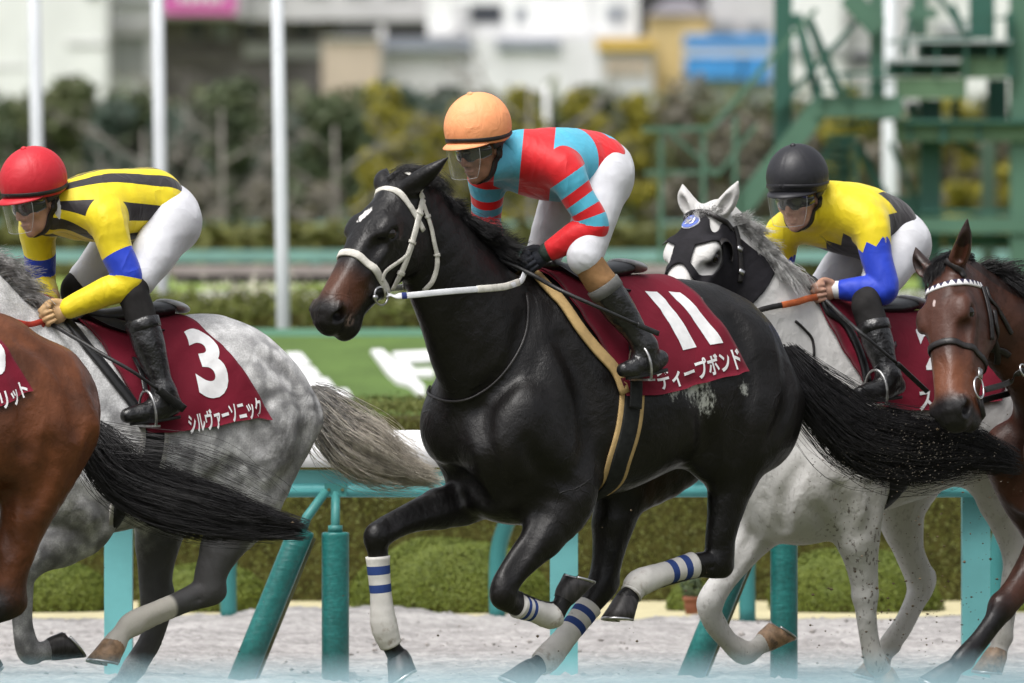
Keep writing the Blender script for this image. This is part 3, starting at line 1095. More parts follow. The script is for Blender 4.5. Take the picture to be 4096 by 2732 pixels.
for k in range(9):
    tb('step', (1462 - 4 * k, 612 + 46 * k), (1606 - 4 * k, 612 + 46 * k), 14, M_GRND, .3, .28)
    tb('step_riser', (1470 - 4 * k, 634 + 46 * k), (1600 - 4 * k, 634 + 46 * k), 22, M_GRN if k % 3 else M_GRND, .5, .03)
for a, b, wd, dy in (((1545, 610), (1545, 1010), 40, .6), ((1600, 640), (1600, 1010), 16, .1), ((1440, 470), (1440, 330), 12, -.2), ((1560, 470), (1560, 320), 12, -.2), ((1690, 440), (1690, 250), 12, -.2),
                     ((1440, 335), (1760, 325), 14, -.2), ((1440, 400), (1760, 392), 10, -.2), ((1830, 345), (1830, 180), 12, -.1), ((1960, 350), (1960, 180), 12, -.1), ((2090, 350), (2090, 130), 14, -.1), ((2205, 260), (2205, 60), 12, -.1), ((2290, 350), (2290, 60), 40, 0.0),
                     ((1770, 182), (2100, 170), 12, -.1), ((2080, 92), (2300, 80), 12, -.1), ((1990, 545), (1990, 640), 30, -.02), ((1840, 548), (1840, 640), 16, -.02), ((2150, 548), (2150, 640), 16, -.02), ((2050, 635), (2150, 700), 30, .6),
                     ((1480, 650), (1350, 900), 26, .9), ((1310, 700), (1460, 905), 22, 1.0), ((1750, 640), (1900, 980), 22, 1.2), ((1240, -20), (1330, 120), 30, .6), ((1960, -30), (2120, 200), 24, 1.2)):
    tb('lattice_bar', a, b, wd, M_GRND, dy, .06)
for k in range(4):
    tb('stair_tread', (1500 + 60 * k, 560 - 8 * k), (1600 + 60 * k, 552 - 8 * k), 12, M_GRND, .7, .3)
tb('lower_panel', (1740, 935), (1880, 935), 110, M_GRND, .6, .1)
tb('lower_beam', (1880, 1010), (2600, 1010), 70, M_GRN, .1, .12)
tb('lower_beam', (1880, 950), (2600, 950), 22, M_GRND, .3, .3)
tb('lower_panel', (2000, 1080), (2600, 1080), 60, M_GRND, .5, .1)

# ---- running rail beside the track
YR = 2.85
ppm = 41800 / (YR + 40)
rl = thing('running_rail', 'white padded running rail with teal posts behind the galloping horses', 'rail', (0, YR, 0))
zc = at(2000, 1030 / .574, YR)[2]
n = 22
prof = [(YR + .100 * math.cos(t), zc - .012 + .088 * math.sin(t)) for t in np.linspace(math.pi * 1.12, -math.pi * .12, n)] + [(YR + .085, zc - .075), (YR - .085, zc - .075)]
xs = np.concatenate([np.arange(-7, 7.01, .5)])
for i in range(0, len(xs) - 1, 6):
    a, b = xs[i] + .002, xs[min(i + 6, len(xs) - 1)] - .002
    k = len(prof)
    V = [(x, p_, q_) for x in np.linspace(a, b, 8) for p_, q_ in prof]
    F = [(r * k + j, r * k + (j + 1) % k, (r + 1) * k + (j + 1) % k, (r + 1) * k + j) for r in range(7) for j in range(k)] + [tuple(range(k))[::-1], tuple(7 * k + j for j in range(k))]
    mesh_obj('padding', V, F, M_FOAM, rl)
z1, z0 = at(2000, 1077 / .574, YR)[2] - .004, at(2000, 1137 / .574, YR)[2]
mb = MB()
mb.box((-7, YR - .03, z0 + .03), (7, YR + .05, z1))
mb.obj('rail', M_TEALP, rl)
MB().tube([(-7, YR - .02, z0 + .022), (0, YR - .02, z0 + .022), (7, YR - .02, z0 + .022)], .030, 12).obj('pipe', M_TEALR, rl, True)
for v in (-755, 270, 1295, 2243, 3200):
    x = at(v / .574, 1400 / .574, YR)[0]
    w_ = 32 / .574 / ppm
    MB().box((x - w_, YR - .02 + .07, 0), (x + w_, YR + .12 + .07, z0 + .05)).obj('post', M_TEALP, rl)
for v in (770, 1800, 2830, -260):
    x = at(v / .574, 1400 / .574, YR - .1)[0]
    r = 31.5 / .574 / ppm
    zt_ = at(v / .574, 1222 / .574, YR - .1)[2]
    o = mesh_obj('padded_post', *tube_geo([(x, YR - .1, z) for z in (0, zt_ * .33, zt_ * .66, zt_ - .012, zt_ - .004, zt_)], [r, r, r, r, r * .99, r * .9], 26), M_PADT, rl)
    MB().tube([(x, YR - .1, zt_ - .05), (x, YR - .09, zt_ + .06), (x, YR - .04, z0 + .01)], .0185, 12).obj('stem', M_STEM, o, True)
    MB().tube([(x, YR - .1, zt_), (x, YR - .1, zt_ + .028)], .030, 14).obj('collar', M_STEM, o, True)
    br = MB().box((x - .045, YR - .055, z0 - .004), (x + .045, YR - .042, z0 + .05)).obj('bracket', M_STEM, rl)
    for bx_ in (-.028, .028):
        MB().tube([(x + bx_, YR - .060, z0 + .024), (x + bx_, YR - .0552, z0 + .024)], .007, 8).obj('bolt', M_OLIVE, br)
    # leaning leg
    A, B = at((v - 76) / .574, 1214 / .574, YR - .14), at((v - 222) / .574, 1575 / .574, YR - .14)
    B = A + (B - A) * (A[2] / (A[2] - B[2])) * .995
    ax = (B - A) / np.linalg.norm(B - A)
    o = mesh_obj('padded_leg', *tube_geo([A, A + ax * .01, A * .66 + B * .34, A * .33 + B * .67, B], [r * .88, r * .96, r * .96, r * .96, r * .96], 26), M_PADT, rl)
    q = np.array([.028, .06, 0])
    mesh_obj('olive_strip', *tube_geo([A + q + ax * .03, A * .5 + B * .5 + q, B + q], r * .72, 16), M_OLIVE, o)  # thinner olive brown tube beside the leaning pad
    C = at((v - 22) / .574, 1128 / .574, YR - .08)
    MB().tube([A + ax * .04, A - ax * .05, C], [.022, .020, .018], 12).obj('stem', M_STEM, o, True)

# far rail of the sand track, only its curved posts show
YF = 9.45
o = thing('sand_rail', 'low dark teal rail with curved posts along the round bushes', 'rail', (0, YF, 0))
for v in (-100, 525, 1142, 1716, 2286):
    x = at(v / .574, 1400 / .574, YF)[0]
    zt_ = at(v / .574, 1120 / .574, YF)[2]
    mesh_obj('post', *tube_geo(crom(np.array([(x, YF, 0), (x, YF, zt_ * .45), (x + .03, YF - .02, zt_ * .68), (x + .12, YF - .1, zt_)]), 5), 19 / .574 / 41800 * (YF + 40), 14), simple('dark_teal_paint', (.035, .19, .185), .5), o)  # posts have their own dark teal colour
MB().beam((-5, YF - .1, zt_ + .02), (5, YF - .1, zt_ + .02), .08, .05).obj('rail', M_TEALP, o)

# ---- the rail close to the camera, far out of focus
YN = -29.0
A, B = at(-1500, 2722, YN), at(5600, 2668, YN)
nr = thing('near_rail', 'pale teal rail close to the camera, blurred along the bottom edge', 'rail', ((A[0] + B[0]) / 2, YN, 0))
mesh_obj('rail', *tube_geo([A - [0, 0, .05], (A + B) / 2 - [0, 0, .05], B - [0, 0, .05]], .05, 20), simple('near_teal_paint', (.21, .33, .37), .5), nr)
for t in (-.12, .5, 1.12):
    c = A * (1 - t) + B * t
    MB().tube([(c[0], YN, 0), (c[0], YN, c[2] - .06)], .03, 12).obj('post', M_TEALP, nr, True)

# ------------------------------------------------------------------ horses
def reg(x0, y0, s):
    """reader for one enlarged region of the photograph: its pixels -> photograph pixels"""
    return lambda x, y: (x0 + x / s, y0 + y / s)


R1 = reg(1200, 300, 1.5673)
R2 = reg(1400, 1000, 0.9055)
R3 = reg(0, 500, 1.2064)
R4 = reg(0, 1700, 1.5193)
R5 = reg(2600, 500, 1.3068)
R6 = reg(2600, 1600, 1.385)
R9 = reg(1200, 600, 2.139)
R11 = reg(2500, 700, 3.357)
R12 = reg(3500, 900, 1.742)
R0 = reg(0, 0, 0.574)
RS = reg(0, 0, 1.0)


def head_axes(phi, p, tilt):
    f, p, t = (math.radians(a) for a in (phi, p, tilt))
    A = np.array([[-math.cos(f) * math.cos(p), -math.sin(f) * math.cos(p), -math.sin(p)],
                  [math.sin(f), -math.cos(f), 0],
                  [-math.cos(f) * math.sin(p), -math.sin(f) * math.sin(p), math.cos(p)]])
    T = np.array([[math.cos(t), 0, math.sin(t)], [0, 1, 0], [-math.sin(t), 0, math.cos(t)]])
    return A @ T                                    # rows: along the face, left, forehead outwards


FORE_R = [.13, .115, .083, .057, .052, .040, .034, .043, .036, .042]


class Horse:
    def __init__(s, fr, cfg):
        s.fr, s.c = fr, cfg
        S = s.S = SDF()
        pp = fr.pp
        # trunk
        tops = np.array([pp(*cfg['R'](x, y), 0.0)[[0, 2]] for x, y in cfg['top']])
        bots = np.array([pp(*cfg['RB'](x, y), 0.1)[[0, 2]] for x, y in cfg['bot']])
        tops, bots = tops[tops[:, 0].argsort()], bots[bots[:, 0].argsort()]
        s.Lr, s.Lf = tops[0, 0], tops[-1, 0]
        Lw = s.Lw = cfg.get('Lw', s.Lf)             # withers
        x = np.linspace(s.Lr, Lw + 0.25, 24)
        zt = np.interp(x, tops[:, 0], tops[:, 1])
        zb = np.interp(x, bots[:, 0], bots[:, 1])
        zt = np.where(x > s.Lf, tops[-1, 1] - (x - s.Lf) * 1.0, zt)
        hwx = Lw + np.array([-1.3, -1.15, -1.0, -.8, -.6, -.4, -.2, 0, .12, .25])
        hw = np.interp(x, hwx, [.10, .18, .25, .285, .30, .30, .275, .235, .20, .15])
        s.tr = (x, zt, zb, hw)
        S.loft(x, zt, zb, hw, k=.06, egg=.22)
        # neck
        N = np.array([[*pp(*cfg['RN'](x_, y_), W), r] for x_, y_, W, r in cfg['neck']])
        S.tube(N, k=.09, lat=(0, 1, 0), flat=cfg.get('neckflat', .58))
        s.N = N
        # legs
        s.legs = []
        for lg in cfg['legs']:
            Rl = lg.get('R', cfg['RL'])
            P = np.array([[*pp(*(lg['R0'] if i < lg.get('n0', 0) else Rl)(x_, y_), W), r] for i, (x_, y_, W, r) in enumerate(lg['p'])])
            nb = lg.get('body', 3)                   # joints that belong to the muscular top
            S.tube(P[:nb + 1], k=.07, lat=(0, 1, 0), flat=.8)
            S.tube(P[nb:], k=.02, lat=(0, 1, 0), flat=.86, n=5)
            s.legs.append(P)
            s.bones(P, len(s.legs) > 2)
        for e in cfg.get('ell', []):
            (x_, y_, W), r = e[0], e[1]
            S.ell(pp(*(e[3] if len(e) > 3 else cfg['R'])(x_, y_), W), r, k=e[2] if len(e) > 2 else .08)
        # head
        h = cfg['head']
        s.HM = head_axes(h['phi'], h['p'], h.get('tilt', 0)) @ fr.R.T
        s.Ho = pp(*h['o'], h['W'])
        sc = s.hs = h.get('s', 1.0)
        H = s.H
        S.loft(sc * np.array([-.06, 0, .06, .12, .18, .24, .30, .36, .42, .48, .53, .57, .60, .63]),
               sc * np.array([.02, .05, .07, .082, .086, .080, .070, .061, .053, .047, .043, .036, .024, -.01]),
               sc * np.array([-.12, -.16, -.19, -.208, -.212, -.200, -.184, -.168, -.154, -.145, -.138, -.128, -.112, -.08]),
               sc * np.array([.066, .078, .090, .100, .103, .094, .083, .074, .067, .062, .059, .056, .048, .032]), k=.05, e=2.5, egg=-.05, M=s.HM, o=s.Ho)
        for y in (-1, 1):
            R = s.HM
            S.ell(H(.20, y * .086, .036), np.array([.052, .026, .028]) * sc, R, k=.05)
            S.tube([[*H(.21, y * .084, -.010), .016 * sc], [*H(.30, y * .070, -.022), .013 * sc], [*H(.40, y * .054, -.034), .009 * sc]], k=.035)
            S.ell(H(.155, y * .058, -.105), np.array([.12, .036, .095]) * sc, R, k=.03)
            S.ell(H(.11, y * .088, .070), np.array([.03, .016, .02]) * sc, R, k=.03, sub=True)
            S.ell(H(.30, y * .088, .020), np.array([.05, .016, .016]) * sc, R, k=.04, sub=True)
            S.ell(H(.565, y * .046, -.022), np.array([.052, .028, .044]) * sc, R, k=.02)
            S.tube([[*H(.548, y * .066, .012), .010], [*H(.588, y * .070, -.004), .011], [*H(.612, y * .052, -.030), .010]], k=.012)
            S.ell(H(.592, y * .074, -.026), np.array([.042, .030, .028]) * sc, R, k=.007, sub=True)
            S.ell(H(.582, y * .050, -.028), np.array([.024, .026, .020]) * sc, R, k=.006, sub=True)
            S.tube([[*H(.63, y * .02, -.088), .008], [*H(.58, y * .056, -.100), .010], [*H(.47, y * .072, -.096), .007]], k=.010, sub=True)
            S.ell(H(.208, y * .112, .016), np.array([.024, .014, .015]) * sc, R, k=.012, sub=True)
            tip = np.array(h['ears'][0 if y > 0 else 1])
            b0 = np.array([.005, y * .05, .040])
            q = lambda f, d=0: b0 + tip * f + np.array([d * .5, y * d, d * .3])
            ear = [[*H(*q(0)), .036], [*H(*q(.3, .012)), .037], [*H(*q(.6, .012)), .028], [*H(*q(.85, .004)), .013], [*H(*q(1.0)), .004]]
            S.tube(ear, k=.02)
            inn = np.array(h.get('inner', (.02, .022, .01))) * (1, y, 1)
            if not h.get('noinner'):
              S.tube([[*(H(*(q(f, .01) + inn))), r] for f, r in ((.22, .017), (.45, .020), (.7, .013), (.9, .004))], k=.010, sub=True)
        S.ell(H(.602, 0, -.050), np.array([.034, .044, .038]) * sc, s.HM, k=.03)
        S.ell(H(.548, 0, -.136), np.array([.050, .040, .030]) * sc, s.HM, k=.045)

    def bones(s, P, hind):
        """point of hock, knee bones, flexor tendon and fetlock of one leg"""
        S = s.S
        n = len(P)
        J, Fk = P[n - 6, :3], P[n - 3, :3]
        up, cn = P[n - 7, :3] - J, P[n - 5, :3] - J
        up, cn = up / np.linalg.norm(up), cn / np.linalg.norm(cn)
        c = (Fk - J) / np.linalg.norm(Fk - J)
        bend = math.acos(np.clip(-(up @ cn), -1, 1))
        b = np.cross([0, 1.0, 0], c)
        b /= np.linalg.norm(b)
        ref = (-up if hind else up) if bend > .5 else np.array([-1.0, 0, -.2])
        if b @ ref < 0:
            b = -b
        if hind:
            o = b * .75 - cn * .35 + up * .25
            o /= np.linalg.norm(o)
            S.tube([[*(J - up * .0), .040], [*(J + o * .045), .030], [*(J + o * .062 + up * .02), .022]], k=.03, n=2)
            S.tube([[*(J + o * .060 + up * .02), .018], [*(J + o * .035 + up * .12), .017], [*(P[n - 7, :3]), .02]], k=.02, n=3)
        else:
            S.ell(J - b * .014, (.046, .044, .048), k=.02)
            S.ell(J + b * .030, .026, k=.02)
        r = P[n - 4, 3]
        S.tube([[*(J + cn * .05 + b * r * .75), r * .60], [*(P[n - 4, :3] + b * r * .85), r * .55], [*(Fk - c * .02 + b * r * .75), r * .60]], k=.006, n=3, lat=(0, 1, 0), flat=.8)
        for y in (-1, 1):
            S.tube([[*(J + cn * .06 + b * r * .30 + [0, y * r * .98, 0]), .006], [*(Fk - c * .04 + b * r * .40 + [0, y * r * .95, 0]), .006]], k=.008, n=1, sub=True)
        S.ell(Fk + b * .024, (.026, .030, .026), k=.015)

    def groove(s, reader, pts, r=.04, depth=.009, k=.035):
        P = s.pxs(reader, pts)
        G = s.S.grad(P)
        C = P + G * (r - depth)
        w_ = np.ones(len(C))
        w_[0] = w_[-1] = .5
        s.S.tube(np.column_stack([P + G * (r - depth * w_[:, None]), np.full(len(C), r)]), k=k, n=4, sub=True)

    def H(s, x, y, z):
        return s.Ho + (np.array([x, y, z]) * s.hs) @ s.HM

    def skin(s, u, v, off=0.0):
        """point of the coat seen at photograph pixel (u, v)"""
        fr = s.fr
        d = fr.R @ ray(u, v)
        p = s.S.hit(fr.c, d[None], 36.5, 43.5, 900)
        return s.S.snap(p, off, 3)[0] if off else p[0]

    def barrel(s, L, a, off):
        """skin point for length L and angle a from the spine (positive: left side)"""
        L, a = np.asarray(L, float).ravel(), np.asarray(a, float).ravel()
        x, zt, zb, _ = s.tr
        zc = (np.interp(L, x, zt) + np.interp(L, x, zb)) / 2 + .1
        D = np.stack([np.zeros_like(a), np.sin(a), np.cos(a)], 1)
        O = np.stack([L, np.zeros_like(L), zc], 1)
        t = np.linspace(.6, .12, 120)
        P = (O[:, None] + D[:, None] * t[None, :, None])
        v = s.S.ev(P.reshape(-1, 3)).reshape(len(L), -1) - np.broadcast_to(np.asarray(off, float), L.shape)[:, None]
        i = np.clip((v < 0).argmax(1), 1, None)
        r = np.arange(len(L))
        v0, v1 = v[r, i - 1], v[r, i]
        f = np.clip(v0 / (v0 - v1 + 1e-9), 0, 1)
        return P[r, i - 1] * (1 - f)[:, None] + P[r, i] * f[:, None]

    def build(s, root, coat, attrs=None):
        for g in s.c.get('grooves', []):
            s.groove(*g)
        lo, hi = s.S.bounds()
        V, F = s.S.grid(lo, hi, .0105)
        # the head is meshed finer and takes the place of the coarse one inside a box
        blo, bhi = np.array([-.12, -.22, -.30]), np.array([.72, .22, .26])
        inb = lambda P, e: np.all(((P - s.Ho) @ s.HM.T > blo - e) & ((P - s.Ho) @ s.HM.T < bhi + e), axis=1)
        b = sub_mesh(V, F, ~inb(V[F].mean(1), 0))
        hp = s.Ho + np.array([[x, y, z] for x in (blo[0], bhi[0]) for y in (blo[1], bhi[1]) for z in (blo[2], bhi[2])]) @ s.HM
        V2, F2 = s.S.grid(hp.min(0) - .02, hp.max(0) + .02, .0058)
        b2 = sub_mesh(V2, F2, inb(V2[F2].mean(1), .009))
        V, F = join_geo([b, b2])
        hl = (V - s.Ho) @ s.HM.T / s.hs
        at_ = {'hx': np.where(np.linalg.norm(hl - [.3, 0, -.05], axis=1) < .5, hl[:, 0], -1), 'hz': hl[:, 2], 'hy': hl[:, 1], 'zz': V[:, 2], 'll': V[:, 0] - s.Lw}
        low = np.full(len(V), 9.0)
        for P in s.legs:
            Q = crom(P[3:], 5)
            for q, t in zip(Q, np.linspace(0, 1, len(Q))):
                d = np.linalg.norm(V - q[:3], axis=1) - q[3]
                low = np.where(d < .035, np.minimum(low, 1 - t), low)
        at_['low'] = np.where(low > 2, 0, 1.0 - np.clip(low, 0, 1))
        if attrs:
            at_.update(attrs(s, V))
        s.body = mesh_obj('body', s.fr.wld(V), F, coat, root, True, at_)
        for y in (-1, 1):
            e = SDF()
            e.ell((0, 0, 0), .0255, k=.001)
            v, f = e.grid((-.03,) * 3, (.03,) * 3, .004)
            mesh_obj('eye', s.fr.wld(v + s.H(.208, y * (.0905), .016)), f, M_EYE, root)
        return s

    def hoof(s, root, leg, d, mat, shoe=True, size=1.0, toe=1):
        """d: photograph-plane direction and depth part of the hoof axis, in world axes"""
        P = leg
        c = P[-1, :3]
        d = s.fr.R @ np.asarray(d, float)
        d /= np.linalg.norm(d)
        p0 = P[-1, :3] - P[-2, :3]
        lat = np.array([0, 1.0, 0])
        t = np.cross(d, lat)
        t /= np.linalg.norm(t)
        if t @ np.array([1.0, 0, 0]) < 0:
            t = -t
        t = t * toe
        lat = np.cross(t, d)
        V, n = [], 20
        th = np.linspace(0, 2 * math.pi, n, endpoint=False)
        rows = [(-.022, .040, .0), (0, .0475, .002), (.012, .050, .004), (.045, .056, .012), (.078, .063, .020), (.080, .058, .020), (.076, .03, .018), (.074, .001, .018)]
        for h, r, sh in rows:
            tilt = .018 * np.cos(th) * (1 if h > .02 else 0) * min(1, h / .075)
            V.append(c + size * (d[None] * (h + tilt)[:, None] + t[None] * (sh + r * np.cos(th))[:, None] + lat[None] * (r * .92 * np.sin(th))[:, None]))
        V = np.vstack(V)
        m = len(rows)
        F = [(i * n + j, i * n + (j + 1) % n, (i + 1) * n + (j + 1) % n, (i + 1) * n + j) for i in range(m - 1) for j in range(n)]
        o = mesh_obj('hoof', s.fr.wld(V), F, mat, root)
        if shoe:
            a = np.linspace(-2.4, 2.4, 26)
            Q = c + d[None] * (.085 + .018 * np.cos(a))[:, None] + t[None] * (.020 + .055 * np.cos(a))[:, None] + lat[None] * (.050 * np.sin(a))[:, None]
            v, f = ribbon_geo(s.fr.wld(Q), np.tile(s.fr.wld(d) - s.fr.wld(np.zeros(3)), (len(Q), 1)), .018, .010)
            mesh_obj('horseshoe', v, f, M_STEEL, o)
        return o

    def wrap(s, root, leg, i0, i1, mat, extra=.007):
        """leg bandage between joints i0 and i1 (fractions allowed)"""
        Q = crom(leg, 12)
        k = Q[int(i0 * 12):int(i1 * 12) + 1]
        R = k[:, 3] + extra + .0007 * (np.arange(len(k)) % 4 < 2)
        ends = np.ones(len(k))
        R = R * ends
        n = 20
        V, F = tube_geo(s.fr.wld(k[:, :3]), R, n, True)
        t = np.repeat(np.linspace(0, 1, len(k)), n)
        return mesh_obj('leg_bandage', V, F, mat, root, True, {'t': t})

    def strap(s, name, parent, pts, width, mat, thick=.005, off=.004, n=6, closed=False):
        """pts in horse-local space, laid on the coat"""
        P = crom(np.asarray(pts, float), n)
        P = s.S.snap(P, off, 6)
        G = s.S.grad(P)
        for _ in range(2):
            P[1:-1] = .25 * P[:-2] + .5 * P[1:-1] + .25 * P[2:]
        R = s.fr.R
        V, F = ribbon_geo(s.fr.wld(P), G @ R, width, thick)
        return mesh_obj(name, V, F, mat, parent)

    def pxs(s, reader, pts):
        return np.array([s.skin(*reader(x, y)) for x, y in pts])

    def ring(s, name, parent, x, tiltx, mat, width, thick=.006, a0=-math.pi, a1=math.pi, n=40, zc=-.05):
        """strap round the head at distance x along the face"""
        a = np.linspace(a0, a1, n)
        P = np.array([s.H(x + tiltx * math.cos(t), .13 * math.sin(t), zc + .13 * math.cos(t)) for t in a])
        C = np.array([s.H(x, 0, zc)] * n)
        D = (C - P)
        D /= np.linalg.norm(D, axis=1)[:, None]
        tt = np.linspace(0, .16, 90)
        Q = (P[:, None] + D[:, None] * tt[None, :, None])
        v = s.S.ev(Q.reshape(-1, 3)).reshape(n, -1)
        i = (v < .004).argmax(1)
        Q = Q[np.arange(n), i]
        G = s.S.grad(Q)
        V, F = ribbon_geo(s.fr.wld(Q), G @ s.fr.R, width, thick)
        return mesh_obj(name, V, F, mat, parent)


def strands(paths, n, spread, K=12, wav=.02, seed=1, lenv=.25, taper=None):
    """hair along a guide path (rows x,y,z,radius): n strands inside the envelope"""
    r = np.random.default_rng(seed)
    G = crom(paths, 8)
    t = np.linspace(0, 1, len(G))
    u = r.normal(size=(n, 3))
    u /= np.linalg.norm(u, axis=1)[:, None]
    u *= r.random(n)[:, None] ** .45
    # uneven locks: strands gather towards a lock centre along their length
    nl = max(12, n // 75)
    lu = r.normal(size=(nl, 3))
    lu = lu / np.linalg.norm(lu, axis=1)[:, None] * r.random(nl)[:, None] ** .4 * 1.08
    lk = r.integers(0, nl, n)
    loose = r.random(n) < .07
    lln = .72 + .33 * r.random(nl)
    lph = r.random((nl, 3)) * 6.28
    ln = (1 - lenv * r.random(n) ** 2) * np.where(loose, .9, lln[lk])
    ph = np.where(loose[:, None], r.random((n, 3)) * 6.28, lph[lk] + r.normal(size=(n, 3)) * .25)
    fq = 1.2 + 2.2 * r.random((n, 1))
    tk = np.linspace(0, 1, K)[None] * ln[:, None]
    S = np.empty((n, K, 3))
    for i in range(3):
        S[..., i] = np.interp(tk, t, G[:, i])
    rad = np.interp(tk, t, G[:, 3])
    g = np.where(loose, 0.0, .80)[:, None] * np.clip(tk * 2.2, 0, 1)
    uu = u[:, None] * (1 - g[..., None]) + lu[lk][:, None] * g[..., None]
    uu = uu * np.where(loose, 1.25, 1.0)[:, None, None]
    S += rad[..., None] * uu * spread
    wv = .8 * np.sin(ph[:, None] + fq[:, None] * tk[..., None] * 3.0) * wav * (tk[..., None] ** 1.2)
    return S + wv


def fringe(roots, flow, n, length, mess=.35, seed=2, K=9, wav=.012, droop=.0):
    """hair from points along a crest; roots (M,3), flow (M,3) unit directions, lengths (M,)"""
    r = np.random.default_rng(seed)
    t = r.random(n)
    tt = np.linspace(0, 1, len(roots))
    f = lambda A: np.stack([np.interp(t, tt, A[:, i]) for i in range(3)], 1)
    R0, D = f(np.asarray(roots)), f(np.asarray(flow))
    Ln = np.interp(t, tt, length) * (.55 + .6 * r.random(n))
    # locks: neighbouring strands share a direction
    lock = np.floor(t * 34)
    lr = np.random.default_rng(seed + 9).normal(size=(40, 3)) * mess
    D = D + lr[lock.astype(int)] + r.normal(size=(n, 3)) * mess * .28
    D /= np.linalg.norm(D, axis=1)[:, None]
    R0 = R0 + r.normal(size=(n, 3)) * .009
    k = np.linspace(0, 1, K)[None, :, None]
    bend = lr[(lock.astype(int) + 7) % 40] * .5
    S = R0[:, None] + Ln[:, None, None] * (D[:, None] * k + bend[:, None] * k ** 2)
    S[..., 2] -= droop * Ln[:, None] * (k[..., 0] ** 2)
    ph = r.random((n, 1, 3)) * 6.28
    return S + np.sin(ph * .35 + lr[lock.astype(int)][:, None] * 9 + k * 4) * wav * k


# coat materials ---------------------------------------------------
def coat_mat(name, col, rough=.42, spec=.5, dark=None, sheen=.0):
    m = Mat(name, col, rough, spec, sheen=sheen)
    return m


def finish_coat(m, hair=.25, vein=.0, vs=.24):
    rv = m.n('MapRange')
    r0 = m.b.inputs['Roughness'].default_value
    rv.inputs['To Min'].default_value, rv.inputs['To Max'].default_value = r0 - .08, r0 + .14
    m.l(m.ramp(m.noise(7, 5, .6), .3, .7), rv.inputs['Value'])
    m.l(rv.outputs[0], m.b.inputs['Roughness'])
    m.bump(m.noise(7.5, 3, .5, stretch=(1, 1, .7), dist=.4), .5, .03)
    vv = m.n('TexVoronoi', feature='DISTANCE_TO_EDGE')
    vv.inputs['Scale'].default_value = 5.5
    mp = m.n('Mapping')
    mp.inputs['Scale'].default_value = (1, 1, .55)
    nz = m.n('TexNoise')
    nz.inputs['Scale'].default_value = 6
    m.l(m.tc(), nz.inputs['Vector'])
    ad = m.n('VectorMath', operation='MULTIPLY_ADD')
    m.l(nz.outputs['Color'], ad.inputs[0])
    ad.inputs[1].default_value = (.22, .22, .22)
    m.l(m.tc(), ad.inputs[2])
    m.l(ad.outputs[0], mp.inputs['Vector'])
    m.l(mp.outputs[0], vv.inputs['Vector'])
    ve = m.math('MULTIPLY', m.ramp(vv.outputs['Distance'], .028, .0), m.ramp(m.noise(2.2, 2), .50, .66))
    m.bump(ve, vs, .003)
    m.bump(m.noise(26, 4, .6, dist=.6), .22 + vein, .012)
    m.bump(m.noise(240, 2, .5, stretch=(1, 1, .35)), hair, .0025)
    return m.done()


M_EYE = simple('eye_dark', lin((22, 15, 12)), .06, .6)
M_STEEL = simple('polished_steel', (.55, .55, .56), .28, .5, 1.0, 40, .2)
M_DULLSTEEL = simple('worn_steel', (.42, .42, .42), .42, .5, 1.0, 40, .3)

m = coat_mat('black_coat', (.0066, .0058, .0058), .36, .27)
m.b.inputs['Coat Weight'].default_value = .08
m.b.inputs['Coat Roughness'].default_value = .22
m.vary(5, .35)
mu = m.math('MULTIPLY', m.ramp(m.attr('hx'), .36, .47), m.ramp(m.attr('hx'), .585, .50))
mu = m.math('MULTIPLY', mu, m.ramp(m.math('ADD', m.attr('hz'), m.math('MULTIPLY', m.noise(14), .05)), -.075, -.02))
m.mix(m.math('MULTIPLY', mu, .85), (.085, .030, .014))
fl = m.math('MULTIPLY', m.ramp(m.attr('tan'), 0.0, .6), m.ramp(m.noise(9), .35, .7))
m.mix(m.math('MULTIPLY', fl, .6), (.045, .02, .012))
st = m.math('SUBTRACT', m.attr('star'), m.math('MULTIPLY', m.noise(70, 5, .7), 1.1))
m.mix(m.ramp(st, -.20, .06), (.72, .70, .68))
la = m.math('SUBTRACT', m.attr('lather'), m.math('MULTIPLY', m.noise(75, 5, .7, stretch=(1, 1, .6)), 1.5))
m.mix(m.math('MULTIPLY', m.ramp(la, -.15, .25), .85), (.55, .56, .52))
m.mix(m.math('MULTIPLY', m.ramp(m.attr('lips'), 0, 1), m.ramp(m.noise(60), .4, .6)), (.32, .22, .19))
m.bump(m.noise(70, 4, .65, stretch=(1, 1, .5), dist=.5), .22, .006)
M_BLACK = finish_coat(m, .5, .06, .5)

m = coat_mat('dapple_grey_coat', (.56, .56, .56), .55, .3)
m.vary(18, .16)
m.vary(160, .14, 2)
dz = m.math('ADD', m.attr('dark'), m.math('MULTIPLY', m.math('SUBTRACT', m.noise(8, 6, .65), .5), 1.7))
m.mix(m.ramp(dz, .10, 1.15), (.085, .082, .085))
vo = m.n('TexVoronoi', feature='SMOOTH_F1')
vo.inputs['Scale'].default_value = 21
m.l(m.tc(), vo.inputs['Vector'])
dp = m.math('MULTIPLY', m.ramp(vo.outputs['Distance'], .26, .60), m.math('MULTIPLY', m.ramp(m.noise(4.5), .36, .58), m.ramp(m.attr('dark'), -.05, .22)))
m.mix(m.math('MULTIPLY', dp, .75), (.10, .10, .105))
m.mix(m.math('MULTIPLY', m.ramp(m.attr('sock'), .3, .6), .9), (.74, .70, .63))
M_GREY = finish_coat(m, .25)

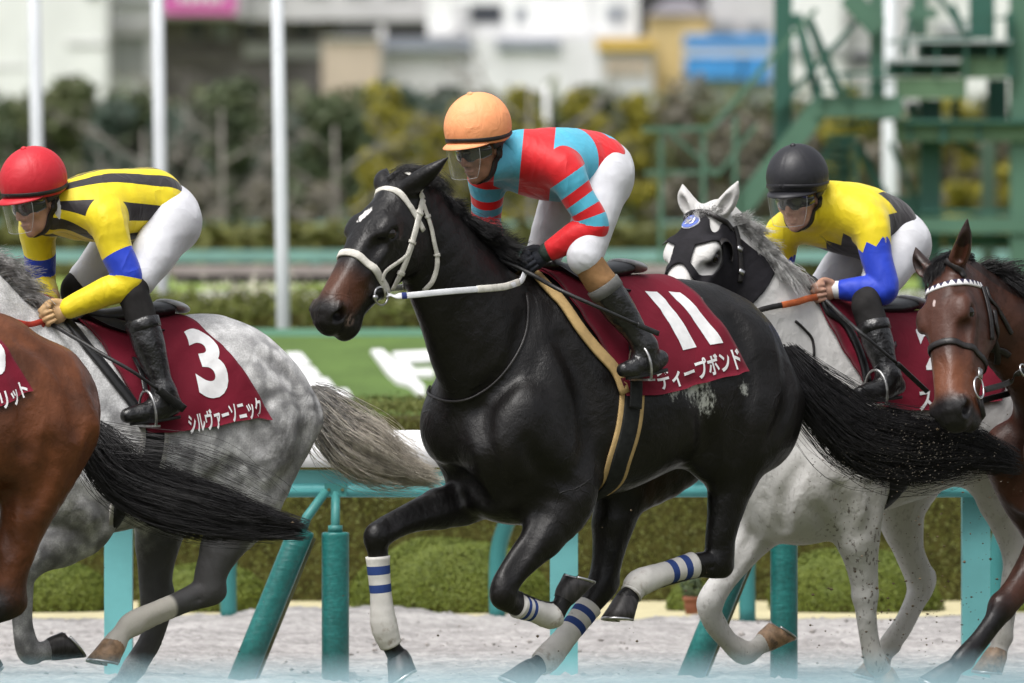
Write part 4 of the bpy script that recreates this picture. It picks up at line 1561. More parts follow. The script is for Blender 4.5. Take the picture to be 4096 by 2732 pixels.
m = coat_mat('white_coat', (.61, .60, .585), .55, .3)
m.vary(6, .06)
gm = m.math('MULTIPLY', m.ramp(m.noise(6, 5), .42, .68), .50)
m.mix(gm, (.42, .41, .40))
md = m.math('MULTIPLY', m.ramp(m.noise(46, 5, .62, stretch=(1.4, 1.4, .65)), .57, .63), m.ramp(m.attr('mud'), .1, .7))
m.mix(m.math('MULTIPLY', md, .8), (.10, .075, .062))
m.mix(m.math('MULTIPLY', m.ramp(m.attr('low'), .45, .95), .25), (.40, .36, .27))
m.mix(m.math('MULTIPLY', m.ramp(m.attr('eyering'), 0, 1), 1.0), (.035, .032, .032))
M_WHITE = finish_coat(m, .15, .05)

m = coat_mat('bay_coat', (.105, .034, .013), .36, .32)
m.vary(5, .35)
m.mix(m.ramp(m.attr('dk'), 0, 1), (.016, .010, .009))
m.mix(m.ramp(m.attr('low'), .30, .52), (.009, .008, .008))
M_BAYL = finish_coat(m, .2, .05, .4)

m = coat_mat('dark_bay_coat', (.050, .0180, .0108), .38, .32)
m.vary(6, .35)
mz = m.math('MULTIPLY', m.ramp(m.attr('hx'), .33, .46), m.ramp(m.attr('hx'), .58, .50))
m.mix(m.math('MULTIPLY', mz, .9), (.15, .05, .022))
m.mix(m.ramp(m.attr('hx'), .52, .58), (.012, .011, .012))
m.mix(m.ramp(m.attr('dk'), 0, 1), (.014, .008, .007))
m.mix(m.ramp(m.attr('low'), .25, .5), (.010, .009, .010))
m.mix(m.ramp(m.math('SUBTRACT', m.attr('star'), m.math('MULTIPLY', m.noise(90), .5)), .0, .3), (.45, .36, .34))
M_BAYR = finish_coat(m, .2)


def hair_mat(name, a, b, rough=.45):
    m = Mat(name, a, rough, .35)
    m.mix(m.ramp(m.noise(30, 2), .35, .65), b)
    return m.done()


M_HAIRB = hair_mat('black_hair', (.008, .007, .008), (.020, .019, .021), .38)
M_HAIRG = hair_mat('grey_hair', (.42, .41, .40), (.20, .195, .19), .5)
M_TAILG = hair_mat('grey_tail_hair', (.30, .285, .265), (.12, .115, .11), .5)
M_TAILGL = hair_mat('pale_tail_hair', (.66, .61, .53), (.44, .40, .35), .5)
M_HAIRW = hair_mat('white_hair', (.62, .61, .60), (.22, .215, .21), .5)
m = Mat('hoof_horn_dark', (.035, .032, .032), .45, .4)
m.vary(60, .4, stretch=(1, 1, .2))
M_HOOFD = m.done()
m = Mat('hoof_horn_tan', (.36, .23, .14), .45, .4)
m.vary(30, .3)
m.mix(m.math('MULTIPLY', m.ramp(m.noise(18), .55, .7), .8), (.07, .055, .05))
M_HOOFT = m.done()
m = Mat('white_bandage', (.62, .60, .57), .8, .2)
m.vary(8, .12)
tt = m.attr('t')
band = m.math('ADD', m.math('COMPARE', tt, .12, .035), m.math('COMPARE', tt, .27, .035))
m.mix(band, (.030, .060, .21))
m.mix(m.math('MULTIPLY', m.ramp(m.noise(26, 6, .65), .50, .72), m.ramp(tt, .35, 1.0)), (.27, .21, .16))
wv = m.n('TexWave', wave_type='BANDS')
wv.inputs['Scale'].default_value = 3.0
cx = m.n('CombineXYZ')
m.l(m.math('MULTIPLY', tt, 12), cx.inputs[0])
m.l(cx.outputs[0], wv.inputs['Vector'])
m.bump(wv.outputs['Fac'], .30, .002)
m.bump(m.noise(160, 3, stretch=(1, 1, .3)), .3, .002)
M_BAND = m.done()
# ---- the black horse in the middle
FB = Frame(.43, 0.0, 40)
cfg_black = dict(
    R=RS, RB=RS, RN=RS, RL=R2, Lw=.45,
    top=[(2080, 1125), (2150, 1085), (2300, 1112), (2500, 1118), (2700, 1112), (2830, 1130), (2920, 1172), (2990, 1250), (3040, 1360), (3070, 1480)],
    bot=[(2180, 1975), (2300, 2000), (2399, 1999), (2515, 1972), (2670, 1895), (2825, 1839), (2950, 1790), (3100, 1650)],
    neck=[(1640, 800, 0, .12), (1756, 1030, 0, .18), (1870, 1220, 0, .225), (1960, 1400, 0, .26), (2080, 1600, 0, .28)],
    legs=[
        dict(p=[(400, 560, -.17, .13), (440, 780, -.18, .12), (430, 900, -.17, .095), (325, 935, -.16, .078), (200, 978, -.15, .056), (105, 1035, -.15, .053), (100, 1100, -.15, .040), (112, 1250, -.15, .034), (124, 1362, -.15, .044), (152, 1440, -.15, .035), (178, 1480, -.15, .043)]),
        dict(p=[(640, 600, .17, .13), (760, 800, .18, .125), (790, 910, .19, .11), (700, 1040, .18, .080), (595, 1160, .17, .058), (556, 1240, .165, .055), (598, 1284, .16, .042), (668, 1308, .155, .036), (730, 1325, .15, .043), (762, 1290, .15, .035), (782, 1250, .15, .043)]),
        dict(p=[(1400, 440, .14, .18), (1420, 610, .17, .195), (1395, 760, .17, .13), (1364, 920, .165, .075), (1342, 1040, .16, .063), (1330, 1130, .155, .060), (1250, 1140, .155, .045), (1150, 1168, .15, .037), (1050, 1205, .15, .046), (1022, 1240, .15, .037), (1002, 1270, .15, .050)]),
        dict(p=[(1340, 480, -.12, .2), (1160, 720, -.15, .17), (1000, 860, -.15, .12), (952, 990, -.15, .084), (930, 1130, -.15, .062), (905, 1225, -.15, .058), (866, 1290, -.15, .045), (790, 1390, -.15, .038), (715, 1478, -.15, .046), (680, 1505, -.15, .038), (650, 1525, -.15, .048)]),
    ],
    ell=[((505, 420, -.06), .17, .09, R2), ((400, 650, -.11), .15, .09, R2), ((560, 720, .10), .15, .09, R2), ((600, 880, .02), (.18, .16, .12), .08, R2), ((1390, 350, .12), (.18, .14, .15), .08, R2),
         ((1490, 590, .13), (.16, .15, .22), .08, R2), ((1310, 700, .17), (.12, .09, .15), .06, R2), ((1240, 560, .12), (.2, .12, .18), .08, R2),
         ((900, 500, .14), (.12, .10, .22), .06, R2), ((720, 560, .16), (.10, .09, .2), .05, R2)],
    grooves=[(R2, [(640, 250), (580, 420), (490, 560)], .045, .010), (R2, [(770, 330), (860, 560), (850, 740), (790, 830)], .05, .011), (R2, [(480, 600), (500, 740), (560, 890)], .04, .014), (R2, [(300, 790), (420, 820), (510, 920)], .035, .010),
             (R2, [(640, 700), (700, 800), (830, 860)], .035, .008), (R2, [(1240, 480), (1285, 600), (1300, 730)], .05, .012), (R2, [(1390, 260), (1440, 430), (1425, 600), (1400, 740)], .05, .009), (R2, [(1500, 220), (1570, 380), (1585, 540), (1520, 700)], .04, .009), (R2, [(700, 960), (640, 1080), (590, 1160)], .022, .006), (R2, [(400, 900), (260, 940), (160, 985)], .02, .005)],
    head=dict(o=(1610, 782), W=0.0, phi=45, p=46.5, s=1.02, ears=((-.128, .158, .034), (-.085, -.045, .020)), noinner=True),
)


def attrs_black(h, V):
    star = h.H(.175, -.012, .083)
    a = (V - star) @ h.HM.T
    st = 1 - np.sqrt((a[:, 0] / .062) ** 2 + ((a[:, 1] + a[:, 0] * .25) / .036) ** 2 + (a[:, 2] / .05) ** 2)
    lat = np.zeros(len(V))
    for (x, y), r in (((1240, 490), .15), ((1285, 545), .12), ((1170, 500), .10), ((1270, 470), .12), ((1420, 500), .06)):
        p = h.skin(*R2(x, y))
        lat = np.maximum(lat, 1 - np.linalg.norm((V - p) * [1, 1, .8], axis=1) / r)
    for x, y, r in ((1165, 130, .08), (1200, 150, .09), (1245, 185, .08), (1110, 122, .06)):
        p = h.skin(*R2(x, y))
        lat = np.maximum(lat, 1.25 - np.linalg.norm(V - p, axis=1) / r)
    lips = 1 - np.linalg.norm((V - h.H(.555, .05, -.075)), axis=1) / .04
    tan_ = np.maximum(0, 1 - np.linalg.norm(V - h.skin(*R2(1150, 860)), axis=1) / .2)
    return dict(star=st, lather=lat, lips=np.clip(lips, 0, 1), tan=tan_)


# ---- the dapple grey
FG = Frame(-1.203, .30, 32)
cfg_grey = dict(
    R=RS, RB=RS, RN=RS, RL=R4, Lw=.63,
    top=[(150, 1290), (230, 1285), (400, 1300), (655, 1280), (787, 1252), (880, 1258), (965, 1295), (1050, 1360), (1120, 1440), (1170, 1540)],
    bot=[(300, 2160), (408, 2150), (550, 2120), (800, 2050), (1000, 1980), (1150, 1880), (1225, 1750)],
    neck=[(-230, 1030, 0, .12), (-120, 1220, 0, .17), (10, 1400, 0, .20), (120, 1560, 0, .24), (230, 1740, 0, .27)],
    legs=[
        dict(p=[(330, 300, .17, .13), (420, 480, .18, .13), (500, 600, .18, .12), (370, 720, .18, .088), (240, 805, .175, .062), (160, 880, .17, .053), (125, 1000, .165, .041), (128, 1200, .16, .036), (172, 1380, .16, .045), (255, 1375, .16, .037), (320, 1360, .16, .044)]),
        dict(p=[(60, 300, -.17, .13), (150, 500, -.18, .12), (200, 650, -.17, .11), (60, 830, -.16, .08), (-60, 900, -.15, .056), (-150, 960, -.15, .053), (-160, 1050, -.15, .040), (-150, 1200, -.15, .034), (-140, 1300, -.15, .043), (-110, 1370, -.15, .036), (-90, 1410, -.15, .044)]),
        dict(p=[(1520, -100, .14, .175), (1550, 130, .165, .19), (1480, 480, .18, .14), (1345, 740, .18, .080), (1280, 900, .175, .064), (1255, 1005, .17, .061), (1120, 1065, .165, .045), (950, 1130, .16, .039), (805, 1205, .16, .047), (735, 1275, .16, .039), (695, 1335, .16, .050)]),
        dict(p=[(1400, 0, -.12, .2), (1160, 330, -.15, .17), (1000, 540, -.15, .12), (955, 720, -.15, .086), (945, 900, -.15, .070), (945, 1090, -.15, .060), (955, 1170, -.15, .050), (900, 1320, -.15, .041), (815, 1470, -.15, .047), (755, 1560, -.15, .04), (715, 1610, -.15, .05)]),
    ],
    ell=[((960, 1490, .12), (.18, .14, .15), .08), ((1085, 1650, .13), (.14, .13, .20), .08), ((840, 1750, .14), (.2, .12, .18), .08), ((900, 1880, .17), (.12, .09, .15), .06)],
    grooves=[(R3, [(1270, 1130), (1400, 1230), (1460, 1360), (1470, 1480)]), (R3, [(1290, 1340), (1240, 1440), (1260, 1540)], .035, .009), (R4, [(1380, 250), (1260, 380), (1330, 560)], .035, .010), (R4, [(1850, 60), (1800, 240), (1650, 400)], .04, .009), (R4, [(520, 420), (640, 560), (560, 700)], .035, .008)],
    head=dict(o=(-330, 970), W=0.0, phi=35, p=45, ears=((-.08, .09, .06), (-.08, -.06, .06))),
)


def attrs_grey(h, V):
    # darker at the points: legs, flank, stifle; paler on croup and barrel
    d = np.clip((1.28 - V[:, 2]) / .55, 0, 1) * .55
    d += np.clip(1 - np.linalg.norm((V - h.skin(1180, 1740)) * [1, .5, 1], axis=1) / .28, 0, 1) * .55
    d += np.clip(1 - np.linalg.norm((V - h.skin(1000, 1330)) * [1, .5, 1], axis=1) / .25, 0, 1) * .30
    for k in (2, 3):
        for q in crom(h.legs[k][3:8], 4):
            d = np.maximum(d, 1.45 * np.clip(1.6 - np.linalg.norm(V - q[:3], axis=1) / .09, 0, 1))
    sock = np.zeros(len(V))
    for q in crom(h.legs[2][7:], 6):
        sock = np.maximum(sock, np.clip(1.7 - np.linalg.norm(V - q[:3], axis=1) / .065, 0, 1))
    return dict(dark=d, sock=sock)


# ---- the bay in front on the left
FL = Frame(-1.72, -.75, 32)
cfg_bayl = dict(
    R=R3, RB=R4, RN=R3, RL=R4, Lw=.75,
    top=[(-700, 870), (-500, 905), (-250, 890), (-40, 895), (40, 925), (120, 985), (190, 1080), (250, 1200), (290, 1330)],
    bot=[(-1100, 620), (-700, 640), (-400, 560), (-150, 470), (50, 400), (330, 250), (400, 100)],
    neck=[(-1260, 300, 0, .12), (-1130, 560, 0, .17), (-1000, 800, 0, .21), (-880, 1000, 0, .25), (-760, 1200, 0, .27)],
    legs=[
        dict(p=[(-760, -300, .17, .13), (-680, -100, .18, .13), (-620, 300, .18, .12), (-740, 520, .18, .085), (-880, 600, .175, .06), (-960, 680, .17, .053), (-980, 800, .165, .041), (-960, 1000, .16, .036), (-900, 1150, .16, .045), (-830, 1140, .16, .037), (-780, 1120, .16, .044)]),
        dict(p=[(-960, -300, -.17, .13), (-900, 0, -.18, .12), (-850, 350, -.17, .11), (-1000, 500, -.16, .08), (-1100, 600, -.15, .056), (-1200, 700, -.15, .053), (-1200, 800, -.15, .040), (-1190, 1000, -.15, .034), (-1180, 1100, -.15, .043), (-1150, 1170, -.15, .036), (-1130, 1200, -.15, .044)]),
        dict(p=[(300, -260, .11, .14), (355, -80, .14, .165), (275, 180, .185, .155), (165, 520, .18, .105), (100, 750, .175, .074), (65, 940, .17, .062), (40, 1080, .165, .062), (-80, 1150, .16, .044), (-230, 1230, .155, .038), (-330, 1290, .155, .046), (-360, 1350, .15, .037), (-380, 1400, .15, .05)], body=4),
        dict(p=[(60, -250, -.12, .14), (-60, 0, -.15, .15), (-200, 330, -.15, .12), (-260, 560, -.15, .086), (-280, 760, -.15, .066), (-300, 900, -.15, .058), (-340, 980, -.15, .045), (-420, 1150, -.15, .038), (-480, 1290, -.15, .046), (-520, 1350, -.15, .038), (-550, 1400, -.15, .048)]),
    ],
    ell=[((190, 1290, .10), (.17, .13, .15), .08), ((255, 1450, .13), (.13, .12, .19), .07), ((-60, 1500, .14), (.2, .12, .18), .08)],
    grooves=[(R3, [(110, 1040), (270, 1150), (350, 1330), (370, 1480)]), (R3, [(40, 1150), (110, 1300), (130, 1480), (120, 1560)], .05, .010), (R4, [(300, 120), (280, 300), (190, 480)], .035, .008), (R4, [(60, 420), (40, 600), (60, 760)], .03, .006)],
    head=dict(o=R3(-1330, 250), W=0.0, phi=35, p=45, ears=((-.08, .09, .06), (-.08, -.06, .06))),
)


def attrs_bayl(h, V):
    dk = np.clip((V[:, 2] - 1.50) / .12, 0, 1) * .55 * (V[:, 0] < h.Lw)
    return dict(dk=dk)


# ---- the white horse in the dark hood
FW = Frame(1.56, 1.60, 42)
cfg_white = dict(
    R=RS, RB=R6, RN=RS, RL=R6, Lw=.45,
    top=[(3230, 1200), (3300, 1185), (3450, 1250), (3600, 1262), (3700, 1257), (3850, 1275), (3960, 1330), (4060, 1400), (4120, 1520)],
    bot=[(1000, 690), (1270, 640), (1500, 560), (1700, 480), (1850, 420), (2050, 300), (2150, 100)],
    neck=[(2880, 930, -.06, .12), (2985, 1090, -.03, .17), (3080, 1260, 0, .21), (3140, 1450, 0, .25), (3200, 1650, 0, .27)],
    legs=[
        dict(p=[(560, 300, -.18, .13), (640, 480, -.18, .13), (640, 620, -.17, .115), (585, 740, -.16, .084), (490, 880, -.155, .064), (405, 1000, -.15, .053), (338, 1115, -.15, .056), (345, 1225, -.15, .043), (420, 1330, -.15, .036), (520, 1405, -.15, .046), (600, 1365, -.15, .037), (640, 1335, -.15, .046)], body=3),
        dict(p=[(1080, 300, .17, .14), (1120, 480, .18, .13), (1145, 640, .19, .112), (1150, 760, .18, .092), (1175, 920, .175, .068), (1195, 1080, .17, .054), (1197, 1200, .17, .043), (1212, 1330, .165, .038), (1245, 1450, .165, .046), (1285, 1500, .16, .038), (1305, 1530, .16, .046)]),
        dict(p=[(1800, -100, .14, .20), (1840, 100, .17, .19), (1860, 320, .17, .13), (1920, 560, .165, .078), (1990, 740, .16, .062), (2030, 880, .16, .058), (2000, 1000, .155, .043), (1970, 1180, .15, .038), (1950, 1310, .15, .046), (1935, 1370, .15, .038), (1920, 1410, .15, .048)]),
        dict(p=[(1620, 0, -.12, .2), (1480, 300, -.14, .17), (1390, 560, -.14, .12), (1400, 700, -.14, .086), (1440, 850, -.14, .064), (1498, 1010, -.14, .060), (1470, 1110, -.14, .047), (1400, 1240, -.14, .040), (1330, 1350, -.14, .046), (1295, 1410, -.14, .038), (1275, 1450, -.14, .048)]),
    ],
    ell=[((620, 420, -.12), .16, .08, R6), ((860, 450, .06), .17, .08, R6), ((830, 600, 0), (.2, .18, .14), .07, R6)],
    grooves=[(R6, [(830, 380), (770, 480), (735, 560), (745, 700)], .035, .014, .025), (R6, [(920, 600), (960, 680), (1010, 760)], .03, .010, .02), (R6, [(640, 560), (660, 640), (720, 720)], .03, .010, .02), (R6, [(1230, 480), (1240, 620), (1200, 720)], .035, .010), (R6, [(1040, 500), (1080, 620), (1120, 760)], .03, .007), (R6, [(560, 760), (500, 880), (430, 980)], .02, .006)],
    head=dict(o=(2848, 874), W=-.07, phi=58, p=50, s=1.02, ears=((-.075, .105, .100), (-.065, -.045, .092)), inner=(.026, .004, .014)),
)


def attrs_white(h, V):
    p = h.legs[1]
    mud = np.zeros(len(V))
    for q in crom(p[1:9], 4):
        mud = np.maximum(mud, np.clip(1.5 - np.linalg.norm(V - q[:3], axis=1) / .14, 0, 1))
    mud = np.maximum(mud, .12 + .20 * np.clip((1.25 - V[:, 2]) / .3, 0, 1))
    er = np.zeros(len(V))
    for y in (-1, 1):
        er = np.maximum(er, np.clip(2.2 - np.linalg.norm((V - h.H(.208, y * .09, .015)) @ h.HM.T / [.034, .03, .026], axis=1) * 1.2, 0, 1))
    return dict(mud=mud, eyering=er)


# ---- the dark bay at the right edge
FR = Frame(2.56, 1.42, 45)
cfg_bayr = dict(
    R=RS, RB=RS, RN=RS, RL=R6, Lw=.45,
    top=[(4320, 1290), (4400, 1260), (4550, 1280), (4700, 1280), (4850, 1290), (5000, 1300), (5150, 1380), (5250, 1500)],
    bot=[(4350, 2080), (4500, 2090), (4700, 2080), (4900, 2000), (5100, 1900), (5250, 1750)],
    neck=[(3890, 1180, 0, .12), (4020, 1300, 0, .17), (4160, 1420, 0, .21), (4260, 1560, 0, .25), (4340, 1720, 0, .27)],
    legs=[
        dict(p=[(2230, 300, .17, .13), (2270, 480, .18, .12), (2250, 680, .18, .11), (2170, 860, .18, .082), (2040, 1040, .18, .060), (1950, 1150, .175, .055), (1900, 1230, .175, .042), (1820, 1330, .17, .037), (1740, 1430, .17, .045), (1690, 1480, .17, .037), (1660, 1510, .17, .046)]),
        dict(p=[(2000, 300, -.17, .13), (2080, 500, -.18, .12), (2200, 700, -.17, .11), (2350, 900, -.16, .08), (2400, 1050, -.15, .056), (2420, 1150, -.15, .053), (2440, 1250, -.15, .040), (2450, 1340, -.15, .034), (2460, 1420, -.15, .043), (2440, 1480, -.15, .036), (2430, 1500, -.15, .044)]),
        dict(p=[(3300, 0, .14, .20), (3300, 300, .17, .2), (3250, 500, .17, .13), (3200, 700, .165, .078), (3200, 860, .16, .062), (3220, 980, .16, .058), (3160, 1050, .155, .043), (3080, 1180, .15, .038), (3020, 1300, .15, .046), (3000, 1370, .15, .038), (2990, 1400, .15, .048)]),
        dict(p=[(3000, 0, -.12, .2), (2950, 300, -.14, .17), (2900, 560, -.14, .12), (2920, 700, -.14, .086), (2960, 850, -.14, .064), (3000, 1010, -.14, .060), (2970, 1110, -.14, .047), (2900, 1240, -.14, .040), (2830, 1350, -.14, .046), (2795, 1410, -.14, .038), (2775, 1450, -.14, .048)]),
    ],
    ell=[],
    head=dict(o=(3802, 1094), W=0.0, phi=59, p=50, tilt=21, s=1.08, ears=((-.09, .130, .115), (-.105, -.045, .045)), inner=(.024, .006, .012)),
)


def attrs_bayr(h, V):
    a = (V - h.H(.17, -.01, .08)) @ h.HM.T
    st = 1 - np.sqrt((a[:, 0] / .03) ** 2 + (a[:, 1] / .012) ** 2 + (a[:, 2] / .04) ** 2)
    dk = np.clip((V[:, 0] - h.Lw - .12) * 0 + 1 - np.abs((V - h.N[1, :3]) @ h.HM[0] + .05) / .4, 0, 1) * ((V - h.Ho) @ h.HM[0] < -.02) * .8
    return dict(star=st, dk=dk)


black = Horse(FB, cfg_black)
grey = Horse(FG, cfg_grey)
bayl = Horse(FL, cfg_bayl)
white = Horse(FW, cfg_white)
bayr = Horse(FR, cfg_bayr)


def horse_root(h, label):
    c = h.fr.wld(np.array([0, 0, 0]))
    return thing('racehorse', label, 'horse', (c[0], c[1], 0), 'racehorses galloping along the rail')


hb = horse_root(black, 'black racehorse with white star, white bridle and white leg bandages, number 11')
hg = horse_root(grey, 'dapple grey racehorse with bare legs under the red helmeted jockey')
hl = horse_root(bayl, 'brown bay hindquarters with a black tail cut off by the left edge')
hw_ = horse_root(white, 'white racehorse wearing a black hood behind the black horse')
hr = horse_root(bayr, 'dark bay racehorse with a chequered browband at the right edge')
black.build(hb, M_BLACK, attrs_black)
grey.build(hg, M_GREY, attrs_grey)
bayl.build(hl, M_BAYL, attrs_bayl)
white.build(hw_, M_WHITE, attrs_white)
bayr.build(hr, M_BAYR, attrs_bayr)

# bandages and hooves
for P, a, b in ((black.legs[0], 6.1, 8.9), (black.legs[1], 6.2, 8.3), (black.legs[2], 6.1, 9.2), (black.legs[3], 6.0, 8.8)):
    black.wrap(hb, P, a, b, M_BAND)
black.hoof(hb, black.legs[0], (.35, -.3, -.9), M_HOOFD)
black.hoof(hb, black.legs[1], (.45, .25, .85), M_HOOFD, toe=-1)
black.hoof(hb, black.legs[2], (-.25, -.3, -.9), M_HOOFD)
black.hoof(hb, black.legs[3], (-.6, -.3, -.75), M_HOOFD)
grey.hoof(hg, grey.legs[0], (.85, .25, .40), M_HOOFD, toe=-1)
grey.hoof(hg, grey.legs[1], (.5, -.1, -.8), M_HOOFD)
grey.hoof(hg, grey.legs[2], (-.35, -.3, -.9), M_HOOFT)
grey.hoof(hg, grey.legs[3], (-.5, -.3, -.8), M_HOOFD)
for i, d in enumerate(((.8, .2, -.1), (.2, -.1, -.9), (-.4, -.2, -.8), (-.5, -.2, -.8))):
    bayl.hoof(hl, bayl.legs[i], d, M_HOOFD)
    bayr.hoof(hr, bayr.legs[i], (-.6, -.2, -.7) if i == 0 else d, M_HOOFD)
white.hoof(hw_, white.legs[0], (.70, .25, .65), M_HOOFT, toe=-1)
white.hoof(hw_, white.legs[1], (.35, -.2, -.9), M_HOOFT)
white.hoof(hw_, white.legs[2], (-.3, -.2, -.9), M_HOOFT)
white.hoof(hw_, white.legs[3], (-.4, -.2, -.8), M_HOOFT)
# ------------------------------------------------------------------ jockeys
def cloth_mat(name, col, rough=.6, sheen=.15):
    m = Mat(name, col, rough, .35, sheen=sheen)
    return m


def finish_cloth(m, b=.35):
    m.vary(9, .06)
    for sc_, st_, k_ in ((6, .34, .012), (19, .20, .004)):
        nn = m.noise(sc_, 2, .45, stretch=(1, 1, .75), dist=.9)
        rd = m.math('SUBTRACT', 1.0, m.math('ABSOLUTE', m.math('SUBTRACT', m.math('MULTIPLY', nn, 2.0), 1.0)))
        m.bump(m.math('POWER', rd, 5.0), b * st_ * 2.2, k_)
    m.bump(m.noise(500, 2), .06, .001)
    return m.done()


def bands(m, x, rng_):
    """1 inside any of the intervals"""
    f = None
    for a, b in rng_:
        g = m.math('COMPARE', x, (a + b) / 2, (b - a) / 2)
        f = g if f is None else m.math('MAXIMUM', f, g)
    return f


RED, SKYB, YEL, BLU, BLK = (.62, .010, .016), (.075, .40, .56), (.76, .60, .012), (.012, .045, .48), (.020, .017, .019)
m = cloth_mat('red_and_light_blue_silk', SKYB, .55)
m.mix(bands(m, m.attr('uu'), [(-.9, -.30), (.0, .37)]), RED)
side_ = m.math('MAXIMUM', m.math('LESS_THAN', m.attr('tl'), .82), m.math('GREATER_THAN', m.math('ABSOLUTE', m.attr('ang')), .60))
m.mix(m.math('MULTIPLY', m.math('GREATER_THAN', m.attr('tl'), .56), side_), RED)
m.mix(m.math('GREATER_THAN', m.attr('arm'), .5), SKYB)
sl = m.math('MULTIPLY', bands(m, m.attr('ta'), [(-.5, .075), (.20, .285), (.375, .455), (.535, 1.6)]), m.math('GREATER_THAN', m.attr('arm'), .5))
m.mix(sl, RED)
M_SILKC = finish_cloth(m)

m = cloth_mat('yellow_and_black_striped_silk', YEL, .55)
aa = m.math('ABSOLUTE', m.attr('ang'))
aw = m.math('ADD', aa, m.math('MULTIPLY', m.attr('tt'), -.12))
st = m.math('MULTIPLY', bands(m, aw, [(.0, .10), (.44, .84), (1.42, 1.90), (2.30, 2.75)]), m.math('LESS_THAN', m.attr('arm'), .5))
m.mix(st, BLK)
sl = m.math('MULTIPLY', bands(m, m.attr('ta'), [(.27, .475)]), m.math('GREATER_THAN', m.attr('arm'), .5))
m.mix(sl, BLU)
M_SILKL = finish_cloth(m)

m = cloth_mat('yellow_black_and_blue_silk', YEL, .55)
zz = m.math('PINGPONG', m.math('MULTIPLY', m.attr('ang'), 1.0), .42)
th = m.math('SUBTRACT', m.attr('tl'), m.math('MULTIPLY', zz, .55))
vt = m.math('POWER', m.math('MULTIPLY', m.math('SUBTRACT', 1.0, m.attr('side')), .5), 3.0)
m.mix(m.math('MULTIPLY', m.math('GREATER_THAN', m.math('ADD', th, m.math('MULTIPLY', vt, .34)), .29), m.math('LESS_THAN', m.attr('arm'), .5)), BLK)
z2 = m.math('PINGPONG', m.attr('aa'), .5)
sl = m.math('MULTIPLY', m.math('GREATER_THAN', m.math('SUBTRACT', m.attr('ta'), m.math('MULTIPLY', z2, .13)), .17), m.math('GREATER_THAN', m.attr('arm'), .5))
m.mix(sl, BLU)
M_SILKR = finish_cloth(m)

m = cloth_mat('white_breeches_cloth', (.56, .565, .60), .65)
M_BREECH = finish_cloth(m, .30)
M_SKIN = simple('skin', (.42, .235, .165), .5, .4, 0, 30, .10, 180, .12, .001)
M_SKIND = simple('tanned_skin', (.27, .135, .088), .5, .4, 0, 30, .12, 180, .12, .001)
M_BOOT = simple('black_boot_leather', (.012, .012, .013), .28, .5, 0, 12, .3, 28, .5, .02, coat=.15)
M_BLACKCLOTH = simple('black_stretch_cloth', (.014, .013, .013), .8, .25, 0, 12, .3, 40, .3, .006)
M_TAN = simple('tan_stretch_cloth', (.24, .13, .055), .7, .3, 0, 20, .15, 60, .3, .004)
M_GLOVED = simple('dark_knit_glove', (.012, .014, .020), .8, .3, 0, 30, .3, 90, .5, .004)
M_GLOVEG = simple('dark_green_cuff', (.022, .036, .028), .8, .3, 0, 30, .3, 90, .5, .004)
M_GLOVET = simple('tan_leather_glove', (.50, .32, .16), .6, .3, 0, 30, .15, 60, .4, .004)
M_WHITEC = simple('white_knit_cloth', (.68, .68, .68), .75, .3, 0, 12, .1, 60, .3, .003)
M_SOLE = simple('boot_sole_rubber', (.03, .03, .03), .7, .3, 0, 20, .3)
M_STRAPB = simple('black_webbing_strap', (.013, .012, .012), .55, .4, 0, 30, .3, 120, .3, .002)


def helmet_mat(name, col, rough, ba):
    m = Mat(name, col, rough, .4)
    m.vary(6, .05)
    m.bump(m.noise(16, 4, .6, stretch=(1, 1, .6), dist=1.2), ba, .012)
    m.bump(m.noise(400, 2), .05, .001)
    return m.done()


M_HELO = helmet_mat('orange_cap_cloth', (.92, .37, .165), .6, .6)
M_HELR = helmet_mat('red_cap_cloth', (.52, .018, .030), .5, .3)
M_HELB = helmet_mat('black_cap_cloth', (.017, .017, .021), .45, .2)
M_LENS = simple('dark_goggle_lens', (.018, .020, .020), .05, .7, 0, coat=.6)
m = Mat('clear_visor', (1, 1, 1), .03)
tr = m.n('BsdfTransparent')
gl = m.n('BsdfGlossy')
gl.inputs['Roughness'].default_value = .05
df = m.n('BsdfDiffuse')
df.inputs['Color'].default_value = (.8, .82, .84, 1)
lw = m.n('LayerWeight')
lw.inputs['Blend'].default_value = .25
mx, mx2 = m.n('MixShader'), m.n('MixShader')
m.l(m.math('ADD', m.math('MULTIPLY', lw.outputs['Facing'], .22), .015), mx.inputs[0])
m.l(tr.outputs[0], mx.inputs[1])
m.l(gl.outputs[0], mx.inputs[2])
mx2.inputs[0].default_value = .03
m.l(mx.outputs[0], mx2.inputs[1])
m.l(df.outputs[0], mx2.inputs[2])
m.l(mx2.outputs[0], m.t.nodes['Material Output'].inputs['Surface'])
M_VISOR = m.m


M_VEDGE = simple('visor_rim_plastic', (.38, .39, .40), .3, .5)


def crumple(V, seed, f=14.0, amp=.004, st=(1, 1, 1)):
    """folds: warped ridges, in metres"""
    r = np.random.default_rng(seed)
    X = V * np.asarray(st)
    w_ = sum(np.sin(X @ r.normal(size=3) * f * .5 + r.random() * 6)[:, None] * r.normal(size=3) for _ in range(4)) * .022
    X = X + w_
    h = 0
    for o in range(2):
        for _ in range(4):
            d = r.normal(size=3)
            d /= np.linalg.norm(d)
            h = h + (1 - np.abs(np.sin(X @ d * f * (1.6 ** o) + r.random() * 6))) ** 2 / (1.5 ** o)
    return amp * (h - h.mean())


def normals(V, F):
    n = np.cross(V[F[:, 2]] - V[F[:, 0]], V[F[:, 3]] - V[F[:, 1]])
    N = np.zeros_like(V)
    for i in range(4):
        np.add.at(N, F[:, i], n)
    return N / (np.linalg.norm(N, axis=1)[:, None] + 1e-12)


